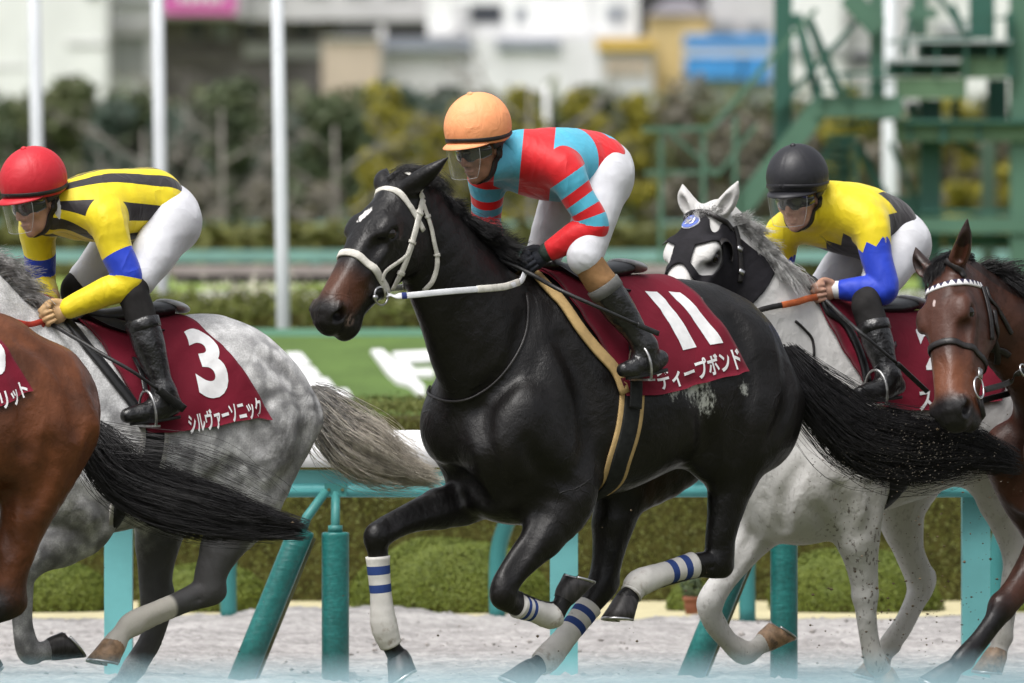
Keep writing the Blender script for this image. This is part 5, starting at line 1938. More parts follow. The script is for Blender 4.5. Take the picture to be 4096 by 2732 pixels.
def poly_param(V, P):
    """arc-length parameter (0..1) and distance to a polyline"""
    Q = crom(P, 8)
    s_ = np.concatenate([[0], np.cumsum(np.linalg.norm(np.diff(Q[:, :3], axis=0), axis=1))])
    s_ /= s_[-1]
    best, bt = np.full(len(V), 9.0), np.zeros(len(V))
    for i in range(len(Q) - 1):
        a, b = Q[i, :3], Q[i + 1, :3]
        ba = b - a
        h = np.clip(((V - a) @ ba) / (ba @ ba), 0 if i else -8, 1 if i < len(Q) - 2 else 8)
        d = np.linalg.norm(V - a - h[:, None] * ba, axis=1) if 0 < i < len(Q) - 2 else np.linalg.norm(V - a - np.clip(h, 0, 1)[:, None] * ba, axis=1)
        m_ = d < best
        best = np.where(m_, d, best)
        bt = np.where(m_, s_[i] + h * (s_[i + 1] - s_[i]), bt)
    return bt, best


def fist(wrist, x, thumb, size=1.0, closed=True):
    """gripping hand: wrist position, knuckle direction, thumb-side direction; returns SDF"""
    x = np.asarray(x, float) / np.linalg.norm(x)
    y = np.asarray(thumb, float)
    y = y - x * (x @ y)
    y /= np.linalg.norm(y)
    z = np.cross(x, y)
    W = lambda a, b, c: np.asarray(wrist) + size * (a * x + b * y + c * z)
    S = SDF()
    R = np.array([x, y, z])
    S.tube([[*W(-.05, 0, 0), .027 * size], [*W(.0, 0, 0), .026 * size], [*W(.04, 0, 0), .026 * size]], k=.015, lat=y, flat=1.15)
    S.ell(W(.052, 0, .002), np.array([.044, .040, .019]) * size, R, k=.015)
    for i, (yy, ln) in enumerate(((.030, .92), (.010, 1.0), (-.010, .95), (-.029, .80))):
        S.tube([[*W(.075, yy, .006), .0105 * size], [*W(.094 * ln ** .3, yy * 1.02, -.004), .0108 * size], [*W(.106 * ln ** .5, yy * 1.02, -.026 * ln), .0098 * size],
                [*W(.088, yy, -.046 * ln), .0092 * size], [*W(.062, yy * .95, -.044 * ln), .0085 * size]], k=.004, n=3)
        S.ell(W(.084, yy, .010), .0105 * size, k=.006)
    S.tube([[*W(.020, .030, -.006), .017 * size], [*W(.048, .045, -.018), .0135 * size], [*W(.075, .040, -.034), .0115 * size], [*W(.094, .022, -.044), .0095 * size]], k=.010, n=3)
    return S


def sdf_obj(S, fr, name, h, mat, parent, wr=None, attrs=None, seed=0):
    lo, hi = S.bounds()
    V, F = S.grid(lo, hi, h)
    at_ = attrs(V) if attrs else None
    if wr:
        V = V + normals(V, F) * crumple(V, seed, *wr)[:, None]
    return mesh_obj(name, fr.wld(V), F, mat, parent, True, at_)


class Jockey:
    def __init__(s, fr, horse, c, mats, label, seed):
        s.fr, s.c = fr, c
        R = c['R']
        pp = lambda k: np.array(fr.pp(*(c['RX'] if k in c.get('rx', ()) else R)(*c[k][:2]), c[k][2]))
        J = s.J = {k: pp(k) for k in c if isinstance(c[k], tuple) and len(c[k]) == 3 and k != 'name'}
        s.root = thing('person', label, 'jockey', fr.wld(J['pelvis']), 'jockeys crouched over their horses')
        root = s.root
        A = s.A = head_axes(*c['pose']) @ fr.R.T
        s.o = J['head']
        H = s.H
        q = lambda k, r: [*J[k], r]
        mid = lambda a, b, t, r: [*(J[a] * (1 - t) + J[b] * t), r]
        tors = lambda e: [q('pelvis', .110 + e), q('waist', .110 + e), q('chest', .126 + e), q('neck', .080 + e)]
        fat = 1.28

        def limbs(S, e, arms=True, legs=True, ext=0.0, k=.035):
            for d in 'LR':
                if arms:
                    w = J['wrist' + d] + ext * (J['wrist' + d] - J['elbow' + d])
                    S.tube([mid('neck', 'sho' + d, .35, .055 + e), q('sho' + d, .062 + e), mid('sho' + d, 'elbow' + d, .5, .050 + e), q('elbow' + d, .044 + e),
                            mid('elbow' + d, 'wrist' + d, .35, .044 + e), [*w, .029 + e]], k=k)
                if legs:
                    S.tube([q('hip' + d, .098 + e), mid('hip' + d, 'knee' + d, .45, .076 + e), q('knee' + d, .050 + e)], k=.05)
        # continuous body: torso, limbs, neck, head with its face and, where bare, the hands
        S = SDF()
        S.tube(tors(-.012), k=.04, lat=(0, 1, 0), flat=fat)
        limbs(S, -.011)
        for d in 'LR':
            S.tube([q('knee' + d, .048), mid('knee' + d, 'ankle' + d, .35, .046), mid('knee' + d, 'ankle' + d, .8, .032), q('ankle' + d, .030), [*(J['ankle' + d] * .3 + J['heel' + d] * .35 + J['toe' + d] * .35), .024], [*(J['heel' + d] * .3 + J['toe' + d] * .7), .022]], k=.03)
        S.tube([q('neck', .062), [*H(-.02, 0, -.07), .058], [*H(-.01, 0, -.02), .06]], k=.03)
        for cc, r, k in (((-.012, 0, .038), (.096, .077, .09), .03), ((.030, 0, -.025), (.066, .060, .085), .03), ((.036, 0, -.085), (.050, .047, .034), .02), ((.074, 0, -.104), (.019, .021, .016), .015)):
            S.ell(H(*cc), r, A, k=k)
        for y in (-1, 1):
            S.ell(H(.062, y * .040, -.018), (.028, .022, .020), A, k=.02)
            S.ell(H(.097, y * .012, -.036), (.010, .008, .008), A, k=.006)
            S.tube([[*H(.070, y * .048, .026), .010], [*H(.088, y * .018, .024), .010]], k=.015)
            S.ell(H(-.004, y * .078, -.006), (.020, .010, .032), A, k=.008)
            S.ell(H(.002, y * .086, -.004), (.010, .006, .016), A, k=.006, sub=True)
            S.ell(H(.091, y * .031, .006), (.012, .016, .010), A, k=.01, sub=True)
        S.tube([[*H(.090, 0, .018), .009], [*H(.104, 0, -.012), .0105], [*H(.110, 0, -.028), .0115]], k=.012, n=3)
        S.ell(H(.0925, 0, -.064), (.011, .024, .0062), A, k=.006)
        S.ell(H(.0905, 0, -.0755), (.0105, .020, .007), A, k=.006)
        S.tube([[*H(.094, .024, -.0705), .0022], [*H(.1035, 0, -.0695), .0022], [*H(.094, -.024, -.0705), .0022]], k=.003, n=2, sub=True)
        s.S = S
        lo, hi = S.bounds()
        V, F = S.grid(lo, hi, .013)
        inb = lambda P, e: np.all(np.abs((P - s.o) @ A.T - [0.0, 0, 0.0]) < np.array([.16, .14, .16]) + e, axis=1) & ((P - s.o) @ A[2] > -.125 - e)
        parts = [sub_mesh(V, F, ~inb(V[F].mean(1), 0))]
        hp = s.o + np.array([[x, y, z] for x in (-.16, .16) for y in (-.14, .14) for z in (-.14, .16)]) @ A
        V2, F2 = S.grid(hp.min(0), hp.max(0), .0042)
        parts.append(sub_mesh(V2, F2, inb(V2[F2].mean(1), .012)))
        hands = {}
        for d in 'LR':
            fst = fist(J['wrist' + d] , J['hand' + d] - J['wrist' + d], c['thumb' + d], c.get('handsize', 1.0))
            hlo, hhi = fst.bounds()
            hands[d] = fst.grid(hlo, hhi, .0038)
        if mats['glove'] is None:
            parts += [hands['L'], hands['R']]
        V, F = join_geo(parts)
        s.body = mesh_obj('body', fr.wld(V), F, mats['skin'], root)
        if mats['glove'] is not None:
            for d in 'LR':
                mesh_obj('glove', fr.wld(hands[d][0]), hands[d][1], mats['glove'], root)
        for d in 'LR':
            a, b = J['elbow' + d], J['wrist' + d]
            t = (b - a) / np.linalg.norm(b - a)
            if mats.get('cuff') is not None:
                mb = MB()
                mb.tube(fr.wld(np.array([b - t * .05, b - t * .025, b + t * .005, b + t * .02])), [.036, .037, .036, .033], 18)
                mb.obj('cuff', mats['cuff'], root, True)
        # jacket
        S = SDF()
        hem = c.get('hem', .5)
        bel = J['belly'] if 'belly' in J else None
        S.tube([[*(J['pelvis'] * hem + J['waist'] * (1 - hem)), .127]] + tors(.012)[1:3] + [q('neck', .088)], k=.04, lat=(0, 1, 0), flat=fat)
        if bel is not None:
            S.ell(bel, (.13, .15, .10), k=.08)
        S.tube([q('neck', .084), [*(J['neck'] * .45 + H(-.02, 0, -.075) * .55), .076], [*H(-.022, 0, -.072), .071]], k=.04, n=2)
        for d in 'LR':
            S.tube([mid('chest', 'sho' + d, .4, .10), [*(J['hip' + d] * hem * .6 + J['waist'] * (1 - hem * .6)), .116], [*(J['hip' + d] * (hem + .12) + J['waist'] * (.88 - hem)), .110]], k=.05, n=3)
        limbs(S, .013, legs=False, ext=c.get('ext', -.02), k=.06)
        T = [J['neck'], J['chest'], J['waist'], J['pelvis'] * .6 + J['waist'] * .4]
        ax = (T[-1] - T[0]) / np.linalg.norm(T[-1] - T[0])
        up = np.array([0, 0, 1.0])
        up = up - ax * (ax @ up)
        up /= np.linalg.norm(up)

        def att(V):
            tt_, dt = poly_param(V, np.array(T))
            best, ta, aa = np.full(len(V), 9.0), np.zeros(len(V)), np.zeros(len(V))
            for d in 'LR':
                t_, dd = poly_param(V, np.array([J['sho' + d], J['elbow' + d], J['wrist' + d]]))
                ta = np.where(dd < best, t_, ta)
                e = J['elbow' + d] - J['sho' + d]
                n1 = np.cross(e, [0, 1, .3])
                n1 /= np.linalg.norm(n1)
                n2 = np.cross(e, n1)
                n2 /= np.linalg.norm(n2)
                aa = np.where(dd < best, np.arctan2((V - J['sho' + d]) @ n1, (V - J['sho' + d]) @ n2), aa)
                best = np.minimum(best, dd)
            arm = .5 + ((dt - .158) - (best - .064)) * 12
            c0 = T[0] + ((V - T[0]) @ ax)[:, None] * ax
            ang = np.arctan2((V - c0)[:, 1] / fat, (V - c0) @ up)
            tl = ((V - T[0]) @ ax) / .42
            return dict(tt=tt_, arm=arm, ta=ta, aa=aa, ang=ang, side=np.cos(ang), tl=tl, uu=tl + 2.0 * V[:, 1])
        sdf_obj(S, fr, 'jacket', .0068, mats['silk'], root, (9.0, .0016), att, seed)
        # collar
        n_ = (H(-.01, 0, -.06) - J['neck'])
        n_ /= np.linalg.norm(n_)
        mb = MB()
        b0 = J['neck'] + n_ * .075
        mb.tube(fr.wld(np.array([b0 - n_ * .04, b0, b0 + n_ * .030, b0 + n_ * .042])), [.092, .080, .076, .070], 22)
        mb.obj('collar', mats['collar'], root, True)
        # breeches
        bre = c.get('bre', 1.0)
        S = SDF()
        S.tube([[*(J['pelvis'] * 1.0), .118], [*(J['pelvis'] * .5 + J['waist'] * .5), .114]], k=.04, lat=(0, 1, 0), flat=1.22, n=2)
        for d in 'LR':
            S.ell(J['hip' + d] + (J['pelvis'] - J['waist']) * .18, .094, k=.07)
            S.tube([mid('hip' + d, 'knee' + d, .10, .100), mid('hip' + d, 'knee' + d, .45, .090), mid('hip' + d, 'knee' + d, bre - .10, .072), mid('hip' + d, 'knee' + d, bre, .068)], k=.06)
        sdf_obj(S, fr, 'breeches', .0085, M_BREECH, root, (10.0, .0014, (.8, .8, 1.7)), None, seed + 1)
        # knee covers, boots
        for d in 'LR':
            K, An, To = J['knee' + d], J['ankle' + d], J['toe' + d]
            He = J['heel' + d]
            S = SDF()
            S.tube([mid('hip' + d, 'knee' + d, bre - .03, .058), [*K, .059], [*(K * .85 + An * .15), .060], [*(K * .5 + An * .5), .058]], k=.01)
            sdf_obj(S, fr, 'knee_cover', .009, mats['knee'], root, (20.0, .0018), None, seed + 2)
            S = SDF()
            S.tube([[*(K * .66 + An * .34), .064], [*(K * .45 + An * .55), .062], [*(K * .15 + An * .85), .046], [*An, .044]], k=.02)
            S.tube([[*(He * .8 + An * .2), .036], [*(He * .6 + To * .4), .040], [*(He * .25 + To * .75), .042], [*(To + (To - He) * .12), .030]], k=.035)
            S.tube([[*An, .044], [*(An * .3 + He * .35 + To * .35), .042]], k=.03, n=1)
            b = sdf_obj(S, fr, 'boot', .0075, mats['boot'], root, (20.0, .0014), None, seed + 3)
            f = (To - He) / np.linalg.norm(To - He)
            dn = np.array([0, 0, -1.0])
            dn = dn - f * (f @ dn)
            dn /= np.linalg.norm(dn)
            lt = np.cross(f, dn)
            out_ = []
            for t in np.linspace(0, 2 * math.pi, 24, endpoint=False):
                out_.append((He + To) / 2 + f * math.cos(t) * (np.linalg.norm(To - He) / 2 + .016) + lt * math.sin(t) * .031 * (1.0 + .12 * math.cos(t)))
            out_ = np.array(out_)
            V = np.vstack([out_ + dn * .027, out_ + dn * .038])
            F = [(j, (j + 1) % 24, 24 + (j + 1) % 24, 24 + j) for j in range(24)] + [tuple(range(24))[::-1], tuple(range(24, 48))]
            mesh_obj('sole', fr.wld(V), F, M_SOLE, b)
            mb = MB()
            tb = K * .66 + An * .34
            td = (An - K) / np.linalg.norm(An - K)
            mb.tube(fr.wld(np.array([tb - td * .022, tb - td * .02, tb + td * .02, tb + td * .022])), [.064, .068, .0675, .064], 22)
            mb.obj('boot_top', mats['boot_top'], b, True)
        s.headgear(mats)

    def H(s, x, y, z):
        return s.o + np.array([x, y, z]) @ s.A

    def headgear(s, mats):
        fr, root, H = s.fr, s.root, s.H
        Wd = lambda P: fr.wld(np.array([H(*p) for p in P]))
        c0, r = np.array([-.012, 0, .080]), np.array([.140, .120, .130])
        nu, nv = 96, 22
        V = []
        rim = lambda a: -.024 - .044 * (1 - math.cos(a)) / 2 - .012 * math.sin(a) ** 2      # front 0, back pi
        for j in range(nv + 1):
            for i in range(nu):
                a = 2 * math.pi * i / nu
                zr = rim(a)
                la = math.asin(max(-.99, zr / r[2]))
                lat = la + (math.pi / 2 - la) * j / nv
                seam = abs((a / (math.pi / 3) + .5) % 1 - .5)
                k = 1 - .014 * math.exp(-(seam / .028) ** 2) * math.cos(lat)
                V.append(c0 + r * k * np.array([math.cos(lat) * math.cos(a), math.cos(lat) * math.sin(a), math.sin(lat)]))
        F = [(j * nu + i, j * nu + (i + 1) % nu, (j + 1) * nu + (i + 1) % nu, (j + 1) * nu + i) for j in range(nv) for i in range(nu)]
        # turn the lower edge in
        n0 = len(V)
        V += [c0 + (V[i] - c0) * [.93, .93, 1.0] + [0, 0, -.004] for i in range(nu)]
        F += [(n0 + i, n0 + (i + 1) % nu, (i + 1) % nu, i) for i in range(nu)]
        n1 = len(V)
        V += [c0 + (V[i] - c0) * [.80, .80, 1.0] + [0, 0, .01] for i in range(nu)]
        F += [(n1 + i, n1 + (i + 1) % nu, n0 + (i + 1) % nu, n0 + i) for i in range(nu)]
        hel = mesh_obj('helmet', Wd(V), F, mats['helmet'], root)
        mb = MB()
        v, f = tube_geo(Wd([c0 + [0, 0, .126], c0 + [0, 0, .131], c0 + [0, 0, .136], c0 + [0, 0, .138]]), [.013, .012, .009, .003], 12)
        mb.add(v, f).obj('button', mats['helmet'], hel, True)
        # band round the cap and the peak
        B, N = [], []
        for i in range(61):
            a = 2 * math.pi * i / 60
            z = rim(a) + .016 + (.012 if mats.get('bandup') else 0)
            k = math.sqrt(1 - (z / r[2]) ** 2)
            B.append(c0 + np.array([r[0] * k * 1.012 * math.cos(a), r[1] * k * 1.012 * math.sin(a), z]))
            N.append(np.array([math.cos(a) / r[0], math.sin(a) / r[1], 0.0]))
        N = np.array(N)
        N /= np.linalg.norm(N, axis=1)[:, None]
        v, f = ribbon_geo(Wd(B), N @ s.A @ fr.R, .016, .004)
        mesh_obj('band', v, f, mats['band'], hel)
        V, n = [], 21
        for k_, (ext, dz, zz) in enumerate(((0.0, 0.0, 0), (.022, -.003, 0), (.040, -.010, 0), (.040, -.014, 0), (.020, -.008, 0), (-.004, -.006, 0))):
            for i in range(n):
                a = math.radians(-68 + 136 * i / (n - 1))
                z = rim(a) + .004
                k = math.sqrt(1 - (z / r[2]) ** 2)
                w_ = math.cos(a * .5 * math.pi / math.radians(68) ) ** .6 if abs(a) < math.radians(67.9) else 0
                V.append(c0 + np.array([r[0] * k * math.cos(a) + ext * w_, r[1] * k * math.sin(a) * (1.0), z + dz * w_]))
        F = [(k_ * n + i, k_ * n + i + 1, (k_ + 1) * n + i + 1, (k_ + 1) * n + i) for k_ in range(5) for i in range(n - 1)]
        mesh_obj('peak', Wd(V), F, mats['helmet'], hel)
        # goggles
        V, n = [], 25
        for (dz, rr) in ((.030, .000), (.020, .005), (.004, .007), (-.012, .005), (-.022, -.002)):
            for i in range(n):
                a = math.radians(-74 + 148 * i / (n - 1))
                dip = .012 * math.exp(-(a / .16) ** 2) if dz < 0 else 0
                V.append(np.array([.004 + (.100 + rr) * math.cos(a), (.084 + rr * .5) * math.sin(a), -.002 + dz * (1 - .35 * abs(math.sin(a)) ** 3) + dip]))
        F = [(k * n + i, k * n + i + 1, (k + 1) * n + i + 1, (k + 1) * n + i) for k in range(4) for i in range(n - 1)]
        V2 = [p - np.array([.004, 0, 0]) for p in V]
        k = len(V)
        F2 = [tuple(j + k for j in f_)[::-1] for f_ in F]
        edge = [(i, i + 1, k + i + 1, k + i) for i in range(n - 1)] + [(k + 4 * n + i, k + 4 * n + i + 1, 4 * n + i + 1, 4 * n + i) for i in range(n - 1)]
        gog = mesh_obj('goggles', Wd(V + V2), F + F2 + edge, M_LENS, root)
        B, N = [], []
        for i in range(25):
            a = math.radians(70 + 220 * i / 24)
            B.append(np.array([-.010 + .106 * math.cos(a), .097 * math.sin(a), .010 + .022 * abs(math.sin(a / 2)) ** 4]))
            N.append([math.cos(a), math.sin(a), 0])
        v, f = ribbon_geo(Wd(B), np.array(N) @ s.A @ fr.R, .022, .003)
        mesh_obj('goggle_strap', v, f, M_STRAPB, gog)
        if mats.get('visor', True):
            V, n, mrow = [], 21, 7
            for k_ in range(mrow):
                z = .036 - .112 * k_ / (mrow - 1)
                half = 50 - 14 * (k_ / (mrow - 1)) ** 2
                for i in range(n):
                    a = math.radians(-half + 2 * half * i / (n - 1))
                    V.append(np.array([.012 + (.132 + .006 * k_ / 6) * math.cos(a), .112 * math.sin(a), z]))
            F = [(k_ * n + i, k_ * n + i + 1, (k_ + 1) * n + i + 1, (k_ + 1) * n + i) for k_ in range(mrow - 1) for i in range(n - 1)]
            mesh_obj('visor', Wd(V), F, M_VISOR, root)
            edge = V[(mrow - 1) * n:]
            edge = [V[k_ * n] for k_ in range(mrow)] + list(edge) + [V[k_ * n + n - 1] for k_ in range(mrow - 1, -1, -1)]
            v, f = tube_geo(Wd(edge), .0009, 5)
            mesh_obj('visor_edge', v, f, M_VEDGE, root)
        P = np.array([H(*p) for p in ((-.01, .088, .03), (.0, .085, -.03), (.022, .066, -.085), (.045, .035, -.125), (.052, 0, -.132), (.045, -.035, -.125), (.022, -.066, -.085), (.0, -.085, -.03), (-.01, -.088, .03))])
        Q = crom(P, 6)
        Q = s.S.snap(Q, .004, 4)
        G = s.S.grad(Q)
        v, f = ribbon_geo(fr.wld(Q), G @ fr.R, .030, .005)
        mesh_obj('chin_strap', v, f, mats.get('strap', M_STRAPB), root)
        for y in (-1, 1):
            P = np.array([H(*p) for p in ((-.075, y * .072, .03), (-.04, y * .078, -.03), (.0, y * .074, -.075), (.022, y * .066, -.085))])
            Q = s.S.snap(crom(P, 5), .004, 4)
            v, f = ribbon_geo(fr.wld(Q), s.S.grad(Q) @ fr.R, .014, .004)
            mesh_obj('rear_strap', v, f, mats.get('strap', M_STRAPB), root)
            e = SDF()
            e.ell((0, 0, 0), .0125, k=.001)
            v, f = e.grid((-.016,) * 3, (.016,) * 3, .003)
            mesh_obj('eye', fr.wld(v + H(.0795, y * .031, .006)), f, M_EYE, root)


JC = Jockey(FB, black, dict(
    R=R1, RX=R2, rx=('ankleL', 'toeL', 'heelL', 'ankleR', 'toeR', 'heelR'), pose=(48, 20, 0), head=(1132, 455, .02),
    neck=(1390, 500, 0.0), chest=(1570, 555, 0.0), waist=(1790, 560, 0.0), pelvis=(1880, 585, 0.0),
    shoL=(1640, 590, .175), elbowL=(1845, 945, .25), wristL=(1540, 1115, .12), handL=(1385, 1215, .075),
    shoR=(1180, 600, -.175), elbowR=(1165, 930, -.27), wristR=(1220, 1110, -.10), handR=(1290, 1200, -.06),
    hipL=(1905, 640, .11), kneeL=(1785, 1150, .25), ankleL=(1068, 350, .355), toeL=(1008, 432, .355), heelL=(1135, 405, .355),
    hipR=(1715, 640, -.11), kneeR=(1520, 1150, -.25), ankleR=(640, 350, -.355), toeR=(580, 432, -.355), heelR=(707, 405, -.355),
    thumbL=(.3, -.4, 1), thumbR=(.3, .4, 1), ext=-.15, hem=.40),
    dict(skin=M_SKIND, silk=M_SILKC, collar=simple('light_blue_collar', SKYB, .55), glove=M_GLOVED, cuff=M_GLOVEG, knee=M_TAN, boot=M_BOOT, boot_top=simple('grey_boot_top', (.10, .10, .095), .55, .4, 0, 20, .2, 60, .3, .004), helmet=M_HELO, band=M_STRAPB),
    'jockey with an orange helmet and red and light blue hooped jacket on the black horse', 3)
JL = Jockey(FG, grey, dict(
    R=R3, RX=R3, pose=(44, 22, 0), head=(178, 366, .02),
    neck=(330, 385, 0.0), chest=(490, 390, 0.0), waist=(700, 375, 0.0), pelvis=(800, 420, 0.0),
    shoL=(505, 455, .175), elbowL=(615, 760, .25), wristL=(330, 885, .12), handL=(225, 930, .075),
    shoR=(185, 470, -.175), elbowR=(200, 770, -.27), wristR=(235, 860, -.10), handR=(190, 930, -.05),
    hipL=(830, 470, .11), kneeL=(640, 800, .25), ankleL=(790, 1290, .35), toeL=(640, 1400, .35), heelL=(850, 1370, .35),
    hipR=(690, 450, -.11), kneeR=(365, 790, -.25), ankleR=(500, 1250, -.34), toeR=(380, 1330, -.34), heelR=(540, 1320, -.34),
    thumbL=(.3, -.4, 1), thumbR=(.3, .4, 1), bre=.84, hem=.10),
    dict(skin=M_SKIN, silk=M_SILKL, collar=M_WHITEC, glove=M_GLOVET, cuff=None, knee=M_BLACKCLOTH, boot=M_BOOT, boot_top=M_BOOT, helmet=M_HELR, band=M_STRAPB),
    'jockey with a red helmet and yellow jacket with black stripes on the grey horse', 17)
JR = Jockey(FW, white, dict(
    R=R5, RX=R5, pose=(62, 18, 0), head=(778, 376, .0),
    neck=(935, 420, 0.0), chest=(1050, 480, 0.0), waist=(1180, 520, 0.0), pelvis=(1265, 580, 0.0),
    shoL=(1140, 520, .17), elbowL=(1225, 860, .26), wristL=(975, 862, .12), handL=(860, 882, .08),
    shoR=(700, 560, -.17), elbowR=(662, 790, -.26), wristR=(715, 885, -.1), handR=(790, 900, -.05),
    hipL=(1325, 620, .11), kneeL=(1130, 935, .24), ankleL=(1245, 1310, .35), toeL=(1120, 1400, .35), heelL=(1300, 1380, .35),
    hipR=(1130, 640, -.11), kneeR=(855, 900, -.24), ankleR=(940, 1310, -.34), toeR=(830, 1400, -.34), heelR=(1000, 1380, -.34),
    thumbL=(.3, -.2, 1), thumbR=(.3, .4, 1), bre=.80, ext=-.17, hem=.30),
    dict(skin=M_SKIN, silk=M_SILKR, collar=simple('yellow_collar', YEL, .55), glove=None, cuff=M_WHITEC, knee=M_BLACKCLOTH, boot=M_BOOT, boot_top=M_BOOT, helmet=M_HELB, band=M_HELB, bandup=True),
    'jockey with a black helmet and yellow, black and blue jacket on the white horse', 29)
# ------------------------------------------------------------------ saddle cloths, saddles, bridles
M_MAROON = Mat('maroon_saddle_cloth', (.155, .006, .020), .75, .2, sheen=.05)
M_MAROON.vary(4, .10)
M_MAROON.bump(M_MAROON.noise(9, 3, .5, dist=.8), .30, .02)
M_MAROON.bump(M_MAROON.noise(500, 2), .15, .001)
M_MAROON = M_MAROON.done()
M_PRINT = simple('white_cloth_print', (.74, .74, .75), .7, .2, 0, 30, .05)
M_PADTAN = simple('tan_saddle_pad', (.48, .33, .15), .85, .2, 0, 20, .12, 90, .3, .004)
M_PADGREY = simple('pale_saddle_pad', (.45, .44, .41), .85, .2, 0, 20, .12, 90, .3, .004)
M_GIRTH = simple('black_elastic_girth', (.011, .012, .012), .7, .3, 0, 40, .3, 140, .3, .003)
M_SADDLE = simple('black_saddle_leather', (.012, .012, .013), .35, .5, 0, 20, .3, 80, .2, .003)
M_CANTLE = simple('grey_saddle_cantle', (.45, .46, .48), .28, .5, 0, 20, .2)
M_TACKW = simple('white_tack_leather', (.58, .56, .51), .6, .35, 0, 25, .16, 120, .35, .003)
M_TACKB = simple('black_tack_leather', (.014, .012, .012), .42, .45, 0, 30, .3, 120, .3, .003)
M_REINO = simple('orange_rubber_rein', (.42, .10, .028), .55, .35, 0, 30, .2, 150, .4, .003)
M_REINR = simple('red_rubber_rein', (.36, .035, .022), .55, .35, 0, 30, .2, 150, .4, .003)
M_REINW = simple('white_web_rein', (.66, .67, .70), .7, .3, 0, 25, .08, 180, .4, .003)
M_NAVY = simple('navy_tape', (.02, .035, .17), .6)
M_WHIP = simple('black_whip_braid', (.016, .016, .017), .45, .45, 0, 40, .3, 150, .5, .003)
M_RED = simple('red_whip_grip', (.40, .02, .02), .5, .4)
M_CORK = simple('tan_whip_cap', (.55, .36, .19), .6)


def la(h, p):
    """length and angle of a point on the barrel"""
    x, zt, zb, _ = h.tr
    zc = (np.interp(p[0], x, zt) + np.interp(p[0], x, zb)) / 2 + .1
    return np.array([p[0], math.atan2(p[1], p[2] - zc)])


def bil(c, s, t):
    """corners TL, TR, BR, BL"""
    s, t = np.asarray(s)[..., None], np.asarray(t)[..., None]
    return (c[0] * (1 - s) + c[1] * s) * (1 - t) + (c[3] * (1 - s) + c[2] * s) * t


def folds(L, A):
    """soft creases of a saddle cloth"""
    L, A = np.asarray(L, float).ravel(), np.asarray(A, float).ravel()
    w_ = L + .25 * np.sin(A * 2.1 + 1) * .3
    f = .5 + .5 * np.sin(w_ * 31 + 2.2 * np.sin(A * 3.3))
    g = .5 + .5 * np.sin(w_ * 17 - A * 5.0 + 1.3)
    return (.0045 * f ** 3 + .0045 * g ** 4) * np.clip(np.abs(A) / .7, 0, 1)


def sheet(h, ca, n=(30, 64), off=.008, th=.006):
    """cloth over the back: ca(s) -> L front/rear edge as function of t; two-sided solid"""
    na, nl = n[1], n[0]
    t = np.linspace(-1, 1, na)
    s = np.linspace(0, 1, nl)
    S_, T_ = np.meshgrid(s, t, indexing='ij')
    L, A = ca(S_, T_)
    out_ = []
    for o in (off + th, off):
        out_.append(h.barrel(L, A, o + folds(L, A)))
    V = np.vstack(out_)
    N = nl * na
    q = lambda i, j, k: k * N + i * na + j
    F = []
    for i in range(nl - 1):
        for j in range(na - 1):
            F.append((q(i, j, 0), q(i, j + 1, 0), q(i + 1, j + 1, 0), q(i + 1, j, 0)))
            F.append((q(i, j, 1), q(i + 1, j, 1), q(i + 1, j + 1, 1), q(i, j + 1, 1)))
    for i in range(nl - 1):
        for j in (0, na - 1):
            F.append((q(i, j, 0), q(i + 1, j, 0), q(i + 1, j, 1), q(i, j, 1)))
    for j in range(na - 1):
        for i in (0, nl - 1):
            F.append((q(i, j, 0), q(i, j + 1, 0), q(i, j + 1, 1), q(i, j, 1)))
    return V, F


def text_geo(body, weight=.02, cuts=3):
    """outline of a line of text in the unit square (x right, y down)"""
    import bmesh
    if body == '11':
        V, F = [], []
        for x0 in (0.0, .66):
            for j in range(13):
                for i in range(4):
                    V.append((x0 + .34 * i / 3, j / 12))
            b = len(V) - 52
            F += [(b + j * 4 + i, b + j * 4 + i + 1, b + j * 4 + i + 5, b + j * 4 + i + 4) for j in range(12) for i in range(3)]
        return np.array(V), F
    c = bpy.data.curves.new('lettering', 'FONT')
    c.body = body
    c.offset = weight
    c.resolution_u = 5
    o = bpy.data.objects.new('lettering', c)
    COL.objects.link(o)
    dg = bpy.context.evaluated_depsgraph_get()
    me = bpy.data.meshes.new_from_object(o.evaluated_get(dg))
    bpy.data.objects.remove(o)
    bpy.data.curves.remove(c)
    bm = bmesh.new()
    bm.from_mesh(me)
    bmesh.ops.remove_doubles(bm, verts=bm.verts, dist=1e-5)
    bmesh.ops.triangulate(bm, faces=bm.faces)
    bmesh.ops.subdivide_edges(bm, edges=[e for e in bm.edges if e.calc_length() > .12], cuts=cuts, use_grid_fill=False)
    bmesh.ops.triangulate(bm, faces=bm.faces)
    V = np.array([v.co[:2] for v in bm.verts])
    F = [tuple(v.index for v in f.verts) for f in bm.faces]
    bm.free()
    bpy.data.meshes.remove(me)
    lo, hi = V.min(0), V.max(0)
    V = (V - lo) / (hi - lo)
    V[:, 1] = 1 - V[:, 1]
    return V, F


def print_on(h, name, body, reader, corners, parent, off, weight=.02, cuts=3):
    C = [la(h, h.skin(*reader(*c))) if len(c) == 2 else np.array(c[:2]) for c in corners]
    V, F = text_geo(body, weight, cuts)
    P = bil(C, V[:, 0], V[:, 1])
    return mesh_obj(name, h.fr.wld(h.barrel(P[:, 0], P[:, 1], off + folds(P[:, 0], P[:, 1]))), F, M_PRINT, parent, True)


